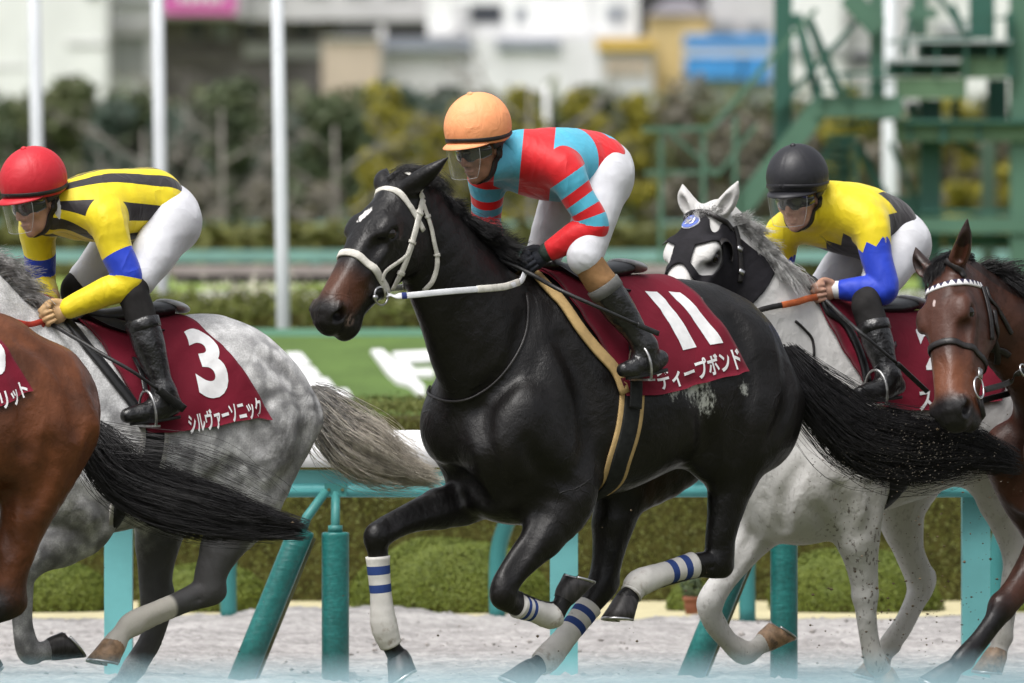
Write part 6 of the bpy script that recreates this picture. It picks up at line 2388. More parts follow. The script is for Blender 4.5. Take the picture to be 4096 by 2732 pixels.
def cloth(h, label, reader, bf, br, Ltf, Ltr, prints=()):
    """saddle cloth: bottom front / rear pixels and the lengths of its top edge"""
    F_, R_ = la(h, h.skin(*reader(*bf))), la(h, h.skin(*reader(*br)))

    def ca(s, t):
        u = np.abs(t)
        A = np.sign(t) * u * (F_[1] * (1 - s) + R_[1] * s)
        L = (Ltf * (1 - u) + F_[0] * u) * (1 - s) + (Ltr * (1 - u ** 1.5) + R_[0] * u ** 1.5) * s
        return L, A
    V, F = sheet(h, ca)
    o = tag(mesh_obj('saddle_cloth', h.fr.wld(V), F, M_MAROON), label, 'saddle cloth', 'maroon numbered saddle cloths')
    for nm, body, rd, cs, wt, cu in prints:
        print_on(h, nm, body, rd, cs, o, .0165, wt, cu)
    return o


def saddle(h, label, L0, L1, flaps, reader, girth, padmat, leg, lining=None, irons=True):
    """light racing saddle with pad, flaps, girth and stirrups"""
    x, zt, zb, _ = h.tr
    fr = h.fr
    z = lambda L: h.barrel([L], [0.0], 0)[0][2]
    Lm = (L0 + L1) / 2
    r = thing('saddle', label, 'saddle', fr.wld(np.array([Lm, 0, z(Lm)])), 'light racing saddles')
    S = SDF()
    S.tube([[L0, 0, z(L0) + .035, .030], [L0 * .7 + L1 * .3, 0, z(Lm) + .026, .030], [L0 * .3 + L1 * .7, 0, z(L1) + .028, .034], [L1, 0, z(L1) + .042, .030]], k=.03, lat=(0, 1, 0), flat=2.9)
    sdf_obj(S, fr, 'seat', .008, M_SADDLE, r)
    S = SDF()
    S.ell((L1 - .035, 0, z(L1) + .052), (.060, .105, .020), np.array([[.93, 0, .36], [0, 1, 0], [-.36, 0, .93]]), k=.01)
    sdf_obj(S, fr, 'cantle', .007, M_CANTLE, r)
    for sg in (1, -1) if flaps else ():
        t, s = np.linspace(0, 1, 22), np.linspace(0, 1, 14)
        S_, T_ = np.meshgrid(s, t, indexing='ij')
        A = sg * (.16 + .40 * T_)
        L = (L0 - .0 - (.09 + .10 * T_) * T_) * (1 - S_) + (L0 - .10 - (.11 + .10 * T_) * T_) * S_
        V = np.vstack([h.barrel(L, A, .030), h.barrel(L, A, .022)])
        n, m_ = 14, 22
        q = lambda i, j, k: k * n * m_ + i * m_ + j
        F = [(q(i, j, k), q(i, j + 1, k), q(i + 1, j + 1, k), q(i + 1, j, k)) for k in (0, 1) for i in range(n - 1) for j in range(m_ - 1)]
        F += [(q(i, j, 0), q(i + 1, j, 0), q(i + 1, j, 1), q(i, j, 1)) for i in range(n - 1) for j in (0, m_ - 1)]
        F += [(q(i, j, 0), q(i, j + 1, 0), q(i, j + 1, 1), q(i, j, 1)) for j in range(m_ - 1) for i in (0, n - 1)]
        mesh_obj('flap', fr.wld(V), F, M_SADDLE, r)
    # pad showing in front of the cloth
    P = np.array([h.skin(*reader(*p)) for p in girth['pad']])
    P = np.vstack([[P[0][0] + .0, 0, z(P[0][0])], P])
    Pm = P[1:] * [1, -1, 1]
    h.strap('saddle_pad', r, np.vstack([Pm[::-1], P]), girth.get('padw', .07), padmat, .012, girth.get('po', .012), 5)
    G = np.array([h.skin(*reader(*p)) for p in girth['girth']])
    G = G[G[:, 1] > .05]
    b = h.S.hit(np.array([G[-1][0] + .02, 0, .45]), np.array([[0, 0, 1.0]]), 0, .7, 300)[0]
    loop = np.vstack([G, b[None], (G * [1, -1, 1])[::-1]])
    h.strap('girth_lining', r, loop, girth.get('w', .075) + .04, lining or padmat, .006, .004, 6)
    h.strap('girth', r, loop, girth.get('w', .075), M_GIRTH, .007, .009, 6)
    for d in 'LR' if irons else ():
        J = leg.J
        He, To, An = J['heel' + d], J['toe' + d], J['ankle' + d]
        f = (To - He) / np.linalg.norm(To - He)
        c = He * .35 + To * .65
        lt = np.cross(f, [0, 0, 1.0])
        lt /= np.linalg.norm(lt)
        up = np.cross(lt, f)
        a = np.linspace(-.5, math.pi + .5, 22)
        pts = [c + lt * .062 * math.cos(t) + up * (.0 + .085 * max(math.sin(t), -.5)) for t in a]
        pts = [c - lt * .052 - up * .048] + pts[::-1] + [c + lt * .052 - up * .048]
        st = mesh_obj('stirrup_iron', *tube_geo(fr.wld(np.array(pts)), .0055, 8), M_DULLSTEEL, r)
        mb = MB()
        mb.beam(fr.wld(c - lt * .056 - up * .050), fr.wld(c + lt * .056 - up * .050), .035, .008)
        mb.obj('tread', M_DULLSTEEL, st)
        top = h.barrel([Lm + .06], [(.9 if d == 'L' else -.9)], .034)[0]
        A0 = c + up * .085
        P = crom(np.array([top, (top + A0) / 2 + [0, .015 if d == 'L' else -.015, 0], A0]), 8)
        v, f_ = ribbon_geo(fr.wld(P), np.tile(fr.wld([0, 1 if d == 'L' else -1, 0]) - fr.wld([0, 0, 0]), (len(P), 1)), .022, .005)
        mesh_obj('stirrup_leather', v, f_, M_SADDLE, st)
    return r


def mirror_head(h, P):
    q = (P - h.Ho) @ h.HM.T
    return h.Ho + (q * [1, -1, 1]) @ h.HM


def torus(fr, c, ax1, ax2, r1, r2, rt, name, mat, parent, n=28):
    a = np.linspace(0, 2 * math.pi, n + 1)
    P = c + np.cos(a)[:, None] * ax1 * r1 + np.sin(a)[:, None] * ax2 * r2
    return mesh_obj(name, *tube_geo(fr.wld(P), rt, 8, False), mat, parent)


def rein(fr, name, pts, width, mat, parent, thick=.004):
    P = crom(np.array(pts), 10)
    d = fr.wld([0, 1, 0.15]) - fr.wld([0, 0, 0])
    v, f = ribbon_geo(fr.wld(P), np.tile(d, (len(P), 1)), width, thick)
    return mesh_obj(name, v, f, mat, parent)


def rod(name, pts, r, mat, parent=None, n=8):
    return mesh_obj(name, *tube_geo(np.array(pts), r, n), mat, parent)


# black horse ------------------------------------------------------
cloth(black, 'maroon saddle cloth printed 11 on the black horse', R2, (990, 520), (1435, 432), .47, -.17,
      [('number', '11', R2, ((1062, 165), (1188, 168), (1338, 337), (1192, 364)), 0, 0),
       ('lettering', 'ディープボンド', R2, ((1090, 440), (1388, 348), (1410, 422), (1112, 500)), .028, 2)])
bs_ = saddle(black, 'small black saddle with tan pad and grey cantle under the orange helmeted jockey', .42, .02, True, R2,
       dict(pad=[(690, 122), (760, 190), (830, 290), (900, 375), (958, 438), (990, 520)], padw=.045,
            girth=[(1020, 440), (1018, 560), (1005, 650), (972, 760), (935, 850), (905, 905)], w=.072), M_PADTAN, JC)
_b = black.pxs(R2, [(1012, 330), (1018, 440), (1019, 520), (1016, 575)])
black.strap('billet', bs_, _b, .055, M_GIRTH, .006, .030, 6)
br_ = thing('bridle', 'white leather bridle with steel bit rings on the black horse', 'bridle', FB.wld(black.Ho))
black.ring('noseband', br_, .350, .0, M_TACKW, .030, .008)
black.ring('browband', br_, .075, -.035, M_TACKW, .024, .007, -2.0, 2.0)
cp = black.pxs(R9, [(1046, 420), (1015, 540), (975, 690), (950, 790), (910, 905), (850, 1045), (775, 1185)])
tl = black.pxs(R9, [(1040, 470), (1075, 570), (1110, 680), (1140, 800), (1162, 900), (1166, 1000), (1130, 1120), (1060, 1200)])
nh = np.vstack([black.pxs(R9, [(950, 800), (905, 890), (820, 960), (720, 1040)]), black.H(.352, .07, -.085)])
for P, w_, nm in ((cp, .026, 'cheekpiece'), (tl, .019, 'throatlatch'), (nh, .015, 'noseband_hanger')):
    for k, Q in enumerate((P, mirror_head(black, P))):
        o = black.strap(nm, br_, Q, w_, M_TACKW, .006, .007, 6)
        if nm != 'noseband_hanger' and k == 0:
            for i in ((1, 3, 5) if nm == 'cheekpiece' else (1, 4)):
                black.strap('keeper', o, np.vstack([P[i] * .9 + P[i - 1] * .1, P[i], P[i] * .9 + P[min(i + 1, len(P) - 1)] * .1]), w_ + .008, M_TACKW, .012, .007, 3)
black.strap('headpiece', br_, np.vstack([cp[0], black.H(-.02, .085, .02), black.H(-.055, 0, .05), black.H(-.02, -.085, .02), mirror_head(black, cp[:1])[0]]), .026, M_TACKW, .006, .006, 6)
for sg in (1, -1):
    c = black.skin(*R9(668, 1248))
    hl_ = (c - black.Ho) @ black.HM.T
    hl_[1] = sg * (abs(hl_[1]) + .016)
    c = black.Ho + hl_ @ black.HM
    t_ = torus(FB, c, black.HM[0], black.HM[2], .034, .036, .0042, 'bit_ring', M_STEEL, br_)
    S = SDF()
    S.ell(c + black.HM[0] * .028 + black.HM[2] * .022 + black.HM[1] * .004 * sg, (.014, .011, .012), k=.001)
    sdf_obj(S, FB, 'bit_end', .004, M_STEEL, t_)
    if sg > 0:
        hand = JC.J['handL']
        b0 = c - black.HM[0] * .022 - black.HM[2] * .02 + black.HM[1] * .004
        rn = [b0, FB.pp(*R1(660, 1383), .165), FB.pp(*R1(900, 1360), .205), FB.pp(*R1(1120, 1342), .205), FB.pp(*R1(1290, 1325), .185), FB.pp(*R1(1375, 1298), .15), FB.pp(*R1(1402, 1262), .12), hand + [-.01, .02, .01]]
        o = rein(FB, 'rein', rn, .023, M_REINW, br_)
        rein(FB, 'rein_marker', [FB.pp(*R1(640, 1384), .164), FB.pp(*R1(655, 1383), .167), FB.pp(*R1(668, 1382), .169)], .0245, M_NAVY, o, .006)
        rein(FB, 'rein_grip', [FB.pp(*R1(1112, 1342), .205), FB.pp(*R1(1200, 1336), .200), FB.pp(*R1(1290, 1325), .185), FB.pp(*R1(1375, 1298), .15)], .027, M_TACKW, o, .007)
    else:
        P0 = c - black.HM[0] * .022
        rein(FB, 'rein', [P0, P0 * .6 + JC.J['handR'] * .4 + [0, -.06, -.02], P0 * .25 + JC.J['handR'] * .75 + [0, -.04, -.02], JC.J['handR']], .023, M_REINW, br_)
o = tag(black.strap('neck_strap', None, np.vstack([black.pxs(R2, [(634, 160), (641, 260), (622, 340), (575, 420), (510, 490), (430, 535), (350, 545), (288, 525), (264, 480)])]), .011, M_TACKB, .008, .005, 6),
        'thin black neck strap looped round the chest of the black horse', 'strap')
wh = thing('riding_whip', 'slim black whip held across the boot of the orange helmeted jockey', 'whip', FB.wld(JC.J['handL']), 'riding whips')
wp = [FB.wld(FB.pp(*q)) for q in ((*R1(1225, 1150), .02), (*R1(1330, 1190), .07), (*R1(1480, 1265), .16), (*R2(760, 145), .30), (*R2(900, 208), .40), (*R2(1040, 270), .44))]
Q = crom(np.array(wp), 6)
rod('shaft', Q, np.linspace(.010, .0065, len(Q)), M_WHIP, wh)
e = FB.wld(FB.pp(*R2(1118, 303), .45))
v, f = ribbon_geo(crom(np.array([wp[-1], (wp[-1] + e) / 2, e]), 5), np.tile([-.5, -.8, .3], (11, 1)), .020, .007)
mesh_obj('flap', v, f, M_WHIP, wh)

# grey horse -------------------------------------------------------
cloth(grey, 'maroon saddle cloth printed 3 on the dapple grey horse', R3, (700, 1475), (1296, 1406), .58, .12,
      [('number', '3', R3, ((866, 1013), (1000, 1013), (1112, 1315), (946, 1315)), .035, 4),
       ('lettering', 'シルヴァーソニック', R3, ((882, 1388), (1232, 1303), (1256, 1395), (906, 1484)), .028, 2)])
saddle(grey, 'small black saddle with pale girth lining under the red helmeted jockey', .56, .16, True, R3,
       dict(pad=[(310, 950), (400, 1060), (480, 1150), (560, 1250), (640, 1350), (690, 1460)], padw=.04,
            girth=[R3r for R3r in ((735, 1420), (745, 1500), (730, 1600), (690, 1700), (640, 1790), (560, 1870))], w=.075), M_SADDLE, JL, M_PADGREY)
rn = thing('reins', 'red rubber reins in the tan gloved hands of the red helmeted jockey', 'reins', FG.wld(JL.J['handL']))
rein(FG, 'rein', [JL.J['handL'] + [.02, .02, -.03], FG.pp(*R3(200, 950), .10), FG.pp(*R3(120, 960), .12), FG.pp(*R3(-60, 900), .14), FG.pp(*R3(-300, 800), .12)], .022, M_REINR, rn)
rein(FG, 'rein', [JL.J['handL'] + [0, -.02, .0], FG.pp(*R3(270, 865), .02), FG.pp(*R3(230, 835), -.01), FG.pp(*R3(165, 825), -.03), JL.J['handR']], .022, M_REINR, rn)
wh = thing('riding_whip', 'slim black whip with red grip end beside the boot of the red helmeted jockey', 'whip', FG.wld(JL.J['handL']), 'riding whips')
wp = [FG.wld(FG.pp(*R3(x, y), W)) for x, y, W in ((180, 945, .05), (255, 965, .10), (350, 1020, .20), (500, 1110, .34), (640, 1190, .41), (760, 1275, .42))]
Q = crom(np.array(wp), 6)
rod('shaft', Q, np.linspace(.010, .0065, len(Q)), M_WHIP, wh)
rod('grip', [wp[0], wp[0] * .3 + wp[1] * .7], [.013, .012], M_RED, wh)
e = FG.wld(FG.pp(*R3(890, 1372), .43))
v, f = ribbon_geo(crom(np.array([wp[-1], (wp[-1] + e) / 2, e]), 5), np.tile([-.5, -.8, .3], (11, 1)), .032, .007)
mesh_obj('flap', v, f, M_WHIP, wh)

# left bay ---------------------------------------------------------
cloth(bayl, 'maroon saddle cloth cut off by the left edge on the bay hindquarters', R3, (-330, 1480), (147, 1277), .80, .42,
      [('number', '0', R3, ((-110, 1052), (-8, 1048), (24, 1205), (-82, 1215)), .035, 4),
       ('lettering', 'リット', R3, ((-22, 1288), (105, 1230), (127, 1302), (2, 1366)), .028, 2)])

# white horse ------------------------------------------------------
cloth(white, 'maroon saddle cloth on the white horse partly hidden by the dark bay head', R5, (1158, 1455), ((3994 - 2600) * 1.3068, (1596 - 500) * 1.3068), .60, -.42,
      [('number', '2', R12, ((246, 738), (400, 738), (520, 1010), (330, 1020)), .04, 4),
       ('lettering', 'スト', R12, ((262, 1152), (470, 1120), (486, 1240), (290, 1290)), .03, 2)])
saddle(white, 'small black saddle with grey cantle under the black helmeted jockey', .40, .0, False, R5,
       dict(pad=[(890, 960), (960, 1020), (1020, 1080), (1094, 1234), (1119, 1355)], padw=.035, po=.024,
            girth=[(1290, 1440), (1298, 1520), (1300, 1600), (1298, 1700), (1290, 1800), (1280, 1900)], w=.075), M_SADDLE, JR)
rn = thing('reins', 'orange and black reins held by the black helmeted jockey', 'reins', FW.wld(JR.J['handL']))
rein(FW, 'rein_grip', [JR.J['handL'] + [-.03, .02, -.01], white.skin(*R5(800, 918), .03), white.skin(*R5(740, 930), .03), white.skin(*R5(672, 945), .03)], .026, M_REINO, rn, .007)
rein(FW, 'rein', [white.skin(*R5(676, 944), .03), white.skin(*R5(620, 955), .03), white.skin(*R5(560, 972), .03), white.skin(*R5(470, 1000), .03)], .022, M_TACKB, rn)
rein(FW, 'rein_loop', [JR.J['handL'] + [0, 0, .02], FW.pp(*R5(840, 866), .04), FW.pp(*R5(785, 866), .0), FW.pp(*R5(755, 890), -.02), FW.pp(*R5(735, 850), -.05), FW.pp(*R5(690, 812), -.09)], .024, M_REINO, rn, .006)
wh = thing('riding_whip', 'long black whip with tan cap beside the boot of the black helmeted jockey', 'whip', FW.wld(JR.J['handL']), 'riding whips')
wp = [FW.wld(FW.pp(*R5(x, y), W)) for x, y, W in ((752, 768, .04), (830, 838, .07), (910, 910, .12), (1000, 995, .22), (1100, 1085, .36), (1290, 1245, .43))]
Q = crom(np.array(wp), 6)
rod('shaft', Q, np.linspace(.012, .0065, len(Q)), M_WHIP, wh)
rod('cap', [wp[0] + (wp[0] - wp[1]) * .18, wp[0]], [.011, .0145], M_CORK, wh)
e = FW.wld(FW.pp(*R5(1450, 1395), .44))
v, f = ribbon_geo(crom(np.array([wp[-1], (wp[-1] + e) / 2, e]), 5), np.tile([-.5, -.8, .3], (11, 1)), .020, .007)
mesh_obj('flap', v, f, M_WHIP, wh)
# hood
M_HOOD = simple('black_hood_cloth', (.012, .011, .014), .8, .25, 0, 14, .25, 30, .35, .01)
hp = white.Ho + np.array([[x, y, z] for x in (-.02, .42) for y in (-.15, .15) for z in (-.26, .16)]) @ white.HM


def offset_grid(S, d, lo, hi, h):
    T = SDF()
    T.P = list(S.P)
    T._acc = S._acc
    old = globals()['nets']

    def nets_off(D, l, hh):
        return old(D - d, l, hh)
    globals()['nets'] = nets_off
    try:
        r = T.grid(lo, hi, h)
    finally:
        globals()['nets'] = old
    return r


V, F = offset_grid(white.S, .005, hp.min(0), hp.max(0), .0055)
q = (V[F].mean(1) - white.Ho) @ white.HM.T / white.hs
x, y, z = q.T
front = .335 - .045 * np.clip(1 - (y / .06) ** 2, 0, 1) - .25 * np.clip(-.02 - z, 0, 1) * 0
eye = (((x - .228) / .074) ** 2 + ((z - .034) / .056) ** 2 < 1) & (np.abs(y) > .044)
ear = ((x - .015) / .052) ** 2 + ((np.abs(y) - .055) / .042) ** 2 + ((z - .06) / .07) ** 2 < 1
slit = (((x - .075) / .045) ** 2 + ((z - .055) / .016) ** 2 < 1) & (y > .05)
keep = (x > .028 + .02 * (np.abs(y) > .05)) & (x < front) & ~eye & ~ear & ~slit & (z > -.235)
v, f = sub_mesh(V, F, keep)
for _ in range(8):                                  # even out the cut edges
    E = np.sort(np.concatenate([f[:, [i, (i + 1) % 4]] for i in range(4)]), axis=1)
    ue, cnt = np.unique(E, axis=0, return_counts=True)
    be = ue[cnt == 1]
    A_, k_ = np.zeros_like(v), np.zeros(len(v))
    for i in (0, 1):
        np.add.at(A_, be[:, i], v[be[:, 1 - i]])
        np.add.at(k_, be[:, i], 1)
    mk = k_ > 0
    v[mk] = .4 * v[mk] + .6 * A_[mk] / k_[mk][:, None]
hood = thing('hood', 'black racing hood with blue round badge over the white horse face', 'hood', FW.wld(white.Ho))
o = mesh_obj('hood_cloth', FW.wld(v), f, M_HOOD, hood)
sm = o.modifiers.new('thick', 'SOLIDIFY')
sm.thickness = .004
sm.offset = 1
c = white.skin(*R11(905, 670))
n_ = white.S.grad(c[None])[0]
e1 = white.HM[1] - n_ * (white.HM[1] @ n_)
e1 /= np.linalg.norm(e1)
e2 = np.cross(n_, e1)
M_BADGE = simple('blue_badge', (.11, .17, .52), .6)
for nm, r, off, mat in (('badge_rim', .0365, .010, M_PRINT), ('badge', .0335, .0125, M_BADGE)):
    a = np.linspace(0, 2 * math.pi, 32, endpoint=False)
    ring_ = white.S.snap(c + r * (np.cos(a)[:, None] * e1 + np.sin(a)[:, None] * e2), off, 4)
    mid_ = white.S.snap(c[None], off, 4)
    mesh_obj(nm, FW.wld(np.vstack([ring_, mid_])), [(i, (i + 1) % 32, 32) for i in range(32)], mat, hood)
V, F = text_geo('yJ', .02, 1)
P = c + ((V[:, :1] - .5) * .036) * e1 * 1 + ((.5 - V[:, 1:]) * .036) * (e2 if e2[2] > 0 else -e2)
mesh_obj('emblem', FW.wld(white.S.snap(P, .0145, 4)), F, M_PRINT, hood)
for sg in (1, -1):
    V, n = [], 14
    for k in range(6):
        ph = k / 5 * 1.35
        for i in range(n + 1):
            a = math.radians(100 + 160 * i / n)
            V.append(white.H(.186 + .060 * math.cos(a), sg * (.094 + .036 * math.cos(ph)), -.006 + (.054 * math.sin(a))) * 1.0 - white.HM[0] * .022 * math.sin(ph))
    F = [(k * (n + 1) + i, k * (n + 1) + i + 1, (k + 1) * (n + 1) + i + 1, (k + 1) * (n + 1) + i) for k in range(5) for i in range(n)]
    o = mesh_obj('blinker_cup', FW.wld(np.array(V)), F, M_TACKB, hood)
    sm = o.modifiers.new('thick', 'SOLIDIFY')
    sm.thickness = .004
bw = thing('bridle', 'black leather bridle with buckles over the hood of the white horse', 'bridle', FW.wld(white.Ho))
white.ring('noseband', bw, .40, 0, M_TACKB, .019, .007)
cp = white.pxs(R11, [(1440, 700), (1490, 850), (1510, 1000), (1530, 1150), (1535, 1300), (1530, 1440)])
for k, Q in enumerate((cp, mirror_head(white, cp))):
    o = white.strap('cheekpiece', bw, Q, .022, M_TACKB, .008, .012, 6)
    if k == 0:
        for i in (2, 4):
            v, f = ribbon_geo(FW.wld(white.S.snap(np.array([cp[i] + white.HM[0] * t for t in (-.010, 0, .010)]), .018, 3)), white.S.grad(np.tile(cp[i], (3, 1))) @ FW.R, .026, .005)
            mesh_obj('buckle', v, f, M_STEEL, o)
bp = white.pxs(R11, [(1190, 540), (1270, 590), (1340, 660), (1410, 740)])
white.strap('browband', bw, np.vstack([mirror_head(white, bp)[::-1], bp]), .020, M_TACKB, .007, .011, 5)
o = tag(white.strap('neck_strap', None, white.pxs(R5, [(755, 1025), (800, 1065), (835, 1110), (850, 1160), (852, 1210)]), .009, M_TACKB, .007, .006, 6), 'short black strap with toggle hanging on the white horse neck', 'strap')

# right bay --------------------------------------------------------
bb = thing('bridle', 'black leather bridle with white toothed browband on the dark bay horse', 'bridle', FR.wld(bayr.Ho))
bayr.ring('noseband', bb, .335, .0, M_TACKB, .026, .008)
m = Mat('toothed_browband', (.70, .69, .70), .6)
tz = m.math('SUBTRACT', m.math('MULTIPLY', m.math('PINGPONG', m.attr('bt'), .5), 2.0), m.attr('bw'))
m.mix(m.math('GREATER_THAN', tz, .12), (.018, .014, .05))
M_TOOTH = m.done()
o = bayr.ring('browband', bb, .055, .045, M_TOOTH, .027, .008, -1.75, 1.75, 64)
nv = len(o.data.vertices)
bt, bwv = np.repeat(np.arange(nv // 6) * .28, 6), np.tile([0, 1, 1, .9, .1, 0], nv // 6)
for k, a in (('bt', bt), ('bw', bwv)):
    o.data.attributes.new(k, 'FLOAT', 'POINT').data.foreach_set('value', a.astype(np.float32))
for pts, w_ in (([(742, 440), (775, 545), (798, 680), (806, 800)], .024), ([(765, 440), (800, 530), (855, 600), (905, 680), (945, 755)], .018), ([(820, 600), (842, 740), (850, 860), (852, 960)], .026)):
    P = bayr.pxs(R12, pts)
    for Q in (P, mirror_head(bayr, P)):
        bayr.strap('cheekpiece', bb, Q, w_, M_TACKB, .007, .007, 6)
bayr.strap('headpiece', bb, np.array([bayr.H(.06, .085, .03), bayr.H(.01, .06, .055), bayr.H(-.015, 0, .06), bayr.H(.01, -.06, .055), bayr.H(.06, -.085, .03)]), .024, M_TACKB, .007, .006, 6)
for sg in (1, -1):
    q = bayr.H(.475, sg * .078, -.075)
    t_ = torus(FR, q, bayr.HM[0], bayr.HM[2], .046, .032, .0042, 'bit_ring', M_STEEL, bb)
    c2 = bayr.H(.415, sg * .084, -.075)
    v, f = ribbon_geo(FR.wld(np.array([c2 - bayr.HM[0] * .02, c2, c2 + bayr.HM[0] * .02])), np.tile(FR.wld(bayr.HM[1] * sg) - FR.wld([0, 0, 0]), (3, 1)), .026, .007)
    mesh_obj('buckle', v, f, M_DULLSTEEL, t_)
    if sg > 0:
        rein(FR, 'rein', [bayr.H(.47, .085, -.105), FR.pp(*R12(930, 1100), .20), FR.pp(*R12(990, 1040), .24), FR.pp(*R12(1100, 1000), .26), FR.pp(*R12(1400, 980), .2)], .024, M_TACKB, bb)
        torus(FR, FR.pp(*R12(1035, 1012), .27), bayr.HM[0], bayr.HM[2], .024, .024, .004, 'rein_ring', M_STEEL, bb)
    else:
        rein(FR, 'rein', [bayr.H(.47, -.085, -.105), bayr.H(.35, -.14, -.3), FR.pp(*R12(1400, 1050), -.2)], .024, M_TACKB, bb)
rod('curb_strap', [FR.wld(bayr.H(*p)) for p in ((.50, .07, -.09), (.545, .05, -.145), (.56, 0, -.165), (.545, -.05, -.145), (.50, -.07, -.09))], .011, M_TACKB, bb)

# ------------------------------------------------------------------ manes and tails


def hair_obj(name, S, r, mat, parent, r1=None):
    V, F = hair_geo(S, r, r1)
    return mesh_obj(name, V, F, mat, parent, True)


def path(pts):
    return np.array([[*at(*rd(x, y), yy), r] for rd, x, y, yy, r in pts])


T = path([(R2, 1590, 390, .42, .05), (R2, 1660, 500, .43, .10), (R0, 1895, 930, .46, .125), (R0, 1985, 1005, .50, .15), (R0, 2100, 1035, .54, .155), (R0, 2210, 1030, .58, .115), (R0, 2330, 1065, .62, .05)])
hair_obj('tail', strands(T, 6500, .95, 15, .022, 3, .3), .0010, M_HAIRB, hb, .0006)
T[:, 3] *= 1.3
hair_obj('tail_wisps', strands(T, 520, 1.0, 22, .03, 31, .5), .0010, M_HAIRB, hb, .0006)
T = path([(R4, 540, 40, -.50, .05), (R4, 600, 160, -.52, .09), (R4, 740, 320, -.54, .11), (R4, 940, 430, -.55, .115), (R4, 1200, 505, -.56, .115), (R4, 1480, 585, -.56, .085), (R4, 1840, 640, -.56, .03)])
hair_obj('tail', strands(T, 5600, 1.0, 15, .022, 4, .35), .0011, M_HAIRB, hl, .0007)
T2 = path([(R4, 560, 60, -.50, .06), (R4, 700, 180, -.54, .14), (R4, 1000, 290, -.55, .19), (R4, 1350, 420, -.56, .18), (R4, 1700, 520, -.56, .10)])
hair_obj('tail_wisps', strands(T2, 240, 1.0, 26, .03, 14, .5), .0010, M_HAIRB, hl, .0005)
T = path([(RS, 1255, 1590, .80, .05), (RS, 1300, 1660, .80, .10), (RS, 1375, 1740, .81, .13), (RS, 1460, 1800, .82, .13), (RS, 1570, 1860, .84, .10), (RS, 1740, 1915, .86, .05)])
S = strands(T, 4500, 1.0, 14, .03, 5, .25)
o = hair_obj('tail', S, .0012, M_TAILG, hg, .0006)
o.data.materials.append(M_TAILGL)
x_ = S.mean(1)
pal = (np.arange(4500) % 3 == 0)
K = S.shape[1]
mi = np.zeros((3, 4500, K - 1), np.int32)
mi[:, :, 7:] = 1
mi[:, pal, 3:] = 1
o.data.polygons.foreach_set('material_index', mi.reshape(-1))
T = path([(RS, 4130, 1330, 2.05, .05), (RS, 4200, 1450, 2.1, .09), (RS, 4300, 1600, 2.1, .10), (RS, 4420, 1750, 2.1, .05)])
hair_obj('tail', strands(T, 700, 1.0, 10, .03, 6, .3), .002, M_HAIRW, hw_)


def mane(h, root, pts, n, flows, length, mat, mess=.35, seed=1, droop=0.0, r=.0014, name='mane'):
    P = crom(np.array([h.fr.wld(h.fr.pp(*rd(x, y), W)) for rd, x, y, W in pts]), 6)
    P = h.fr.wld(h.S.snap(h.fr.loc(P), -.006, 4))
    fl = np.asarray(flows, float)
    fl = np.stack([np.interp(np.linspace(0, 1, len(P)), np.linspace(0, 1, len(fl)), fl[:, i]) for i in range(3)], 1)
    ln = np.interp(np.linspace(0, 1, len(P)), np.linspace(0, 1, len(length)), length)
    return hair_obj(name, fringe(P, fl, n, ln, mess, seed, droop=droop), r, mat, root, .0005)


mane(black, hb, [(R9, 1080, 190, 0), (R9, 1200, 330, 0), (R9, 1330, 500, 0), (R9, 1460, 640, 0), (R9, 1590, 760, 0), (R9, 1720, 900, 0)], 4200,
     [(.5, -.2, -.4), (.6, -.2, -.35), (.8, -.1, .0), (1, .1, .25), (1, .1, .0), (.9, .1, .0)], [.05, .06, .08, .14, .15, .10], M_HAIRB, .22, 1, .15, .001)
mane(black, hb, [(R9, 720, 235, 0), (R9, 800, 190, 0.0), (R9, 900, 190, .01), (R9, 1010, 215, .02)], 1300,
     [(.6, .3, .5), (.7, .2, .35), (.8, 0, .2), (.8, 0, .0)], [.09, .11, .12, .11], M_HAIRB, .14, 2, .5, .001, name='forelock')
mane(grey, hg, [(R3, -120, 690, 0), (R3, -40, 810, 0), (R3, 30, 900, 0), (R3, 130, 985, 0)], 1700,
     [(.6, .1, .5), (.7, .1, .4), (.8, .1, .3), (.9, .1, .1)], [.13, .14, .13, .09], M_HAIRG, .20, 3, .35)
mane(white, hw_, [(R11, 1440, 600, 0), (R11, 1560, 760, 0), (R11, 1660, 950, 0), (R11, 1760, 1150, 0), (R11, 1860, 1350, 0), (R5, 700, 920, 0), (R5, 790, 970, 0)], 2300,
     [(.7, 0, .3), (.7, 0, -.1), (.7, 0, -.4), (.65, 0, -.6), (.65, 0, -.6), (.7, 0, -.5), (.8, 0, -.2)], [.07, .09, .10, .11, .11, .10, .07], M_HAIRW, .24, 4, .25, .0011)
mane(white, hw_, [(R11, 800, 470, -.02), (R11, 950, 440, 0), (R11, 1100, 440, 0), (R11, 1200, 470, .02)], 600,
     [(-.3, .3, .9), (.0, .4, .8), (.5, .5, .5), (.8, .4, .3)], [.045, .05, .045, .04], M_HAIRW, .20, 5, .1, name='forelock')
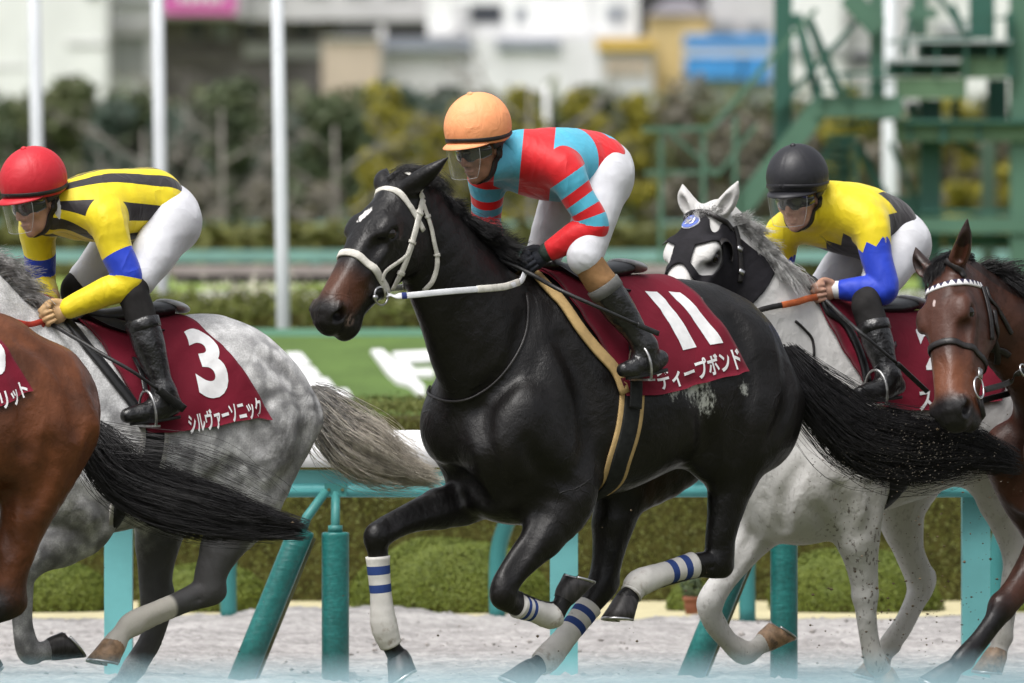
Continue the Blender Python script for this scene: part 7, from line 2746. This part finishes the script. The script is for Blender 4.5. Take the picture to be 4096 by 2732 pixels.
mane(bayr, hr, [(R12, 745, 260, 0), (R12, 830, 300, 0), (R12, 930, 350, 0), (R12, 1038, 420, 0), (R12, 1200, 520, 0)], 1600,
     [(.9, .1, .3), (1, .1, .2), (1, .1, .1), (1, .1, 0), (1, .1, 0)], [.12, .16, .18, .2, .2], M_HAIRB, .2, 6, .3)
mane(bayr, hr, [(R12, 650, 270, .02), (R12, 590, 260, 0), (R12, 530, 260, 0), (R12, 470, 280, -.02)], 1500,
     [(-.9, -.5, .25), (-.9, -.5, .15), (-.8, -.5, .0), (-.5, -.5, -.2)], [.11, .11, .09, .08], M_HAIRB, .10, 7, .5, name='forelock')
# ------------------------------------------------------------------ dirt thrown up by the hooves
rg = np.random.default_rng(8)
V, F = [], []
k = 0
for cx, cy, sx, sy, n, yy in ((2150, 1230, 150, 130, 230, .5), (2080, 1420, 160, 60, 90, .6), (1250, 1440, 300, 60, 50, -.2), (560, 1180, 500, 150, 30, -.3)):
    for _ in range(n):
        c = at(*R0(cx + rg.normal() * sx, cy + rg.normal() * sy), yy + rg.normal() * .25)
        if c[2] < .03:
            continue
        r = .0016 + .0045 * rg.random() ** 4
        o8 = np.array([(1, 0, 0), (-1, 0, 0), (0, 1, 0), (0, -1, 0), (0, 0, 1), (0, 0, -1)]) * r * (.6 + .8 * rg.random((6, 1)))
        V += list(c + o8 * [1.4, 1, 1])
        F += [(k + a, k + b, k + d) for a in (0, 1) for b in (2, 3) for d in (4, 5)]
        k += 6
kind(mesh_obj('kicked_up_dirt', V, F, simple('dry_dirt', (.10, .075, .05), .9, .1, 0, 50, .4), None, False), 'stuff')
V, F, k = [], [], 0
for _ in range(420):
    c = at(*R0(2080 + rg.normal() * 95, 1045 + rg.normal() * 48), .38 + .05 * rg.random())
    r = .0011 + .0015 * rg.random() ** 2
    V += list(c + np.array([(1.8, 0, .5), (-1.8, 0, -.5), (0, 1, 0), (0, -1, 0), (0, 0, 1), (0, 0, -1)]) * r)
    F += [(k + a, k + b, k + d) for a in (0, 1) for b in (2, 3) for d in (4, 5)]
    k += 6
kind(mesh_obj('sand_grains', V, F, simple('flying_sand', (.13, .115, .095), .9, .1), None, False), 'stuff')
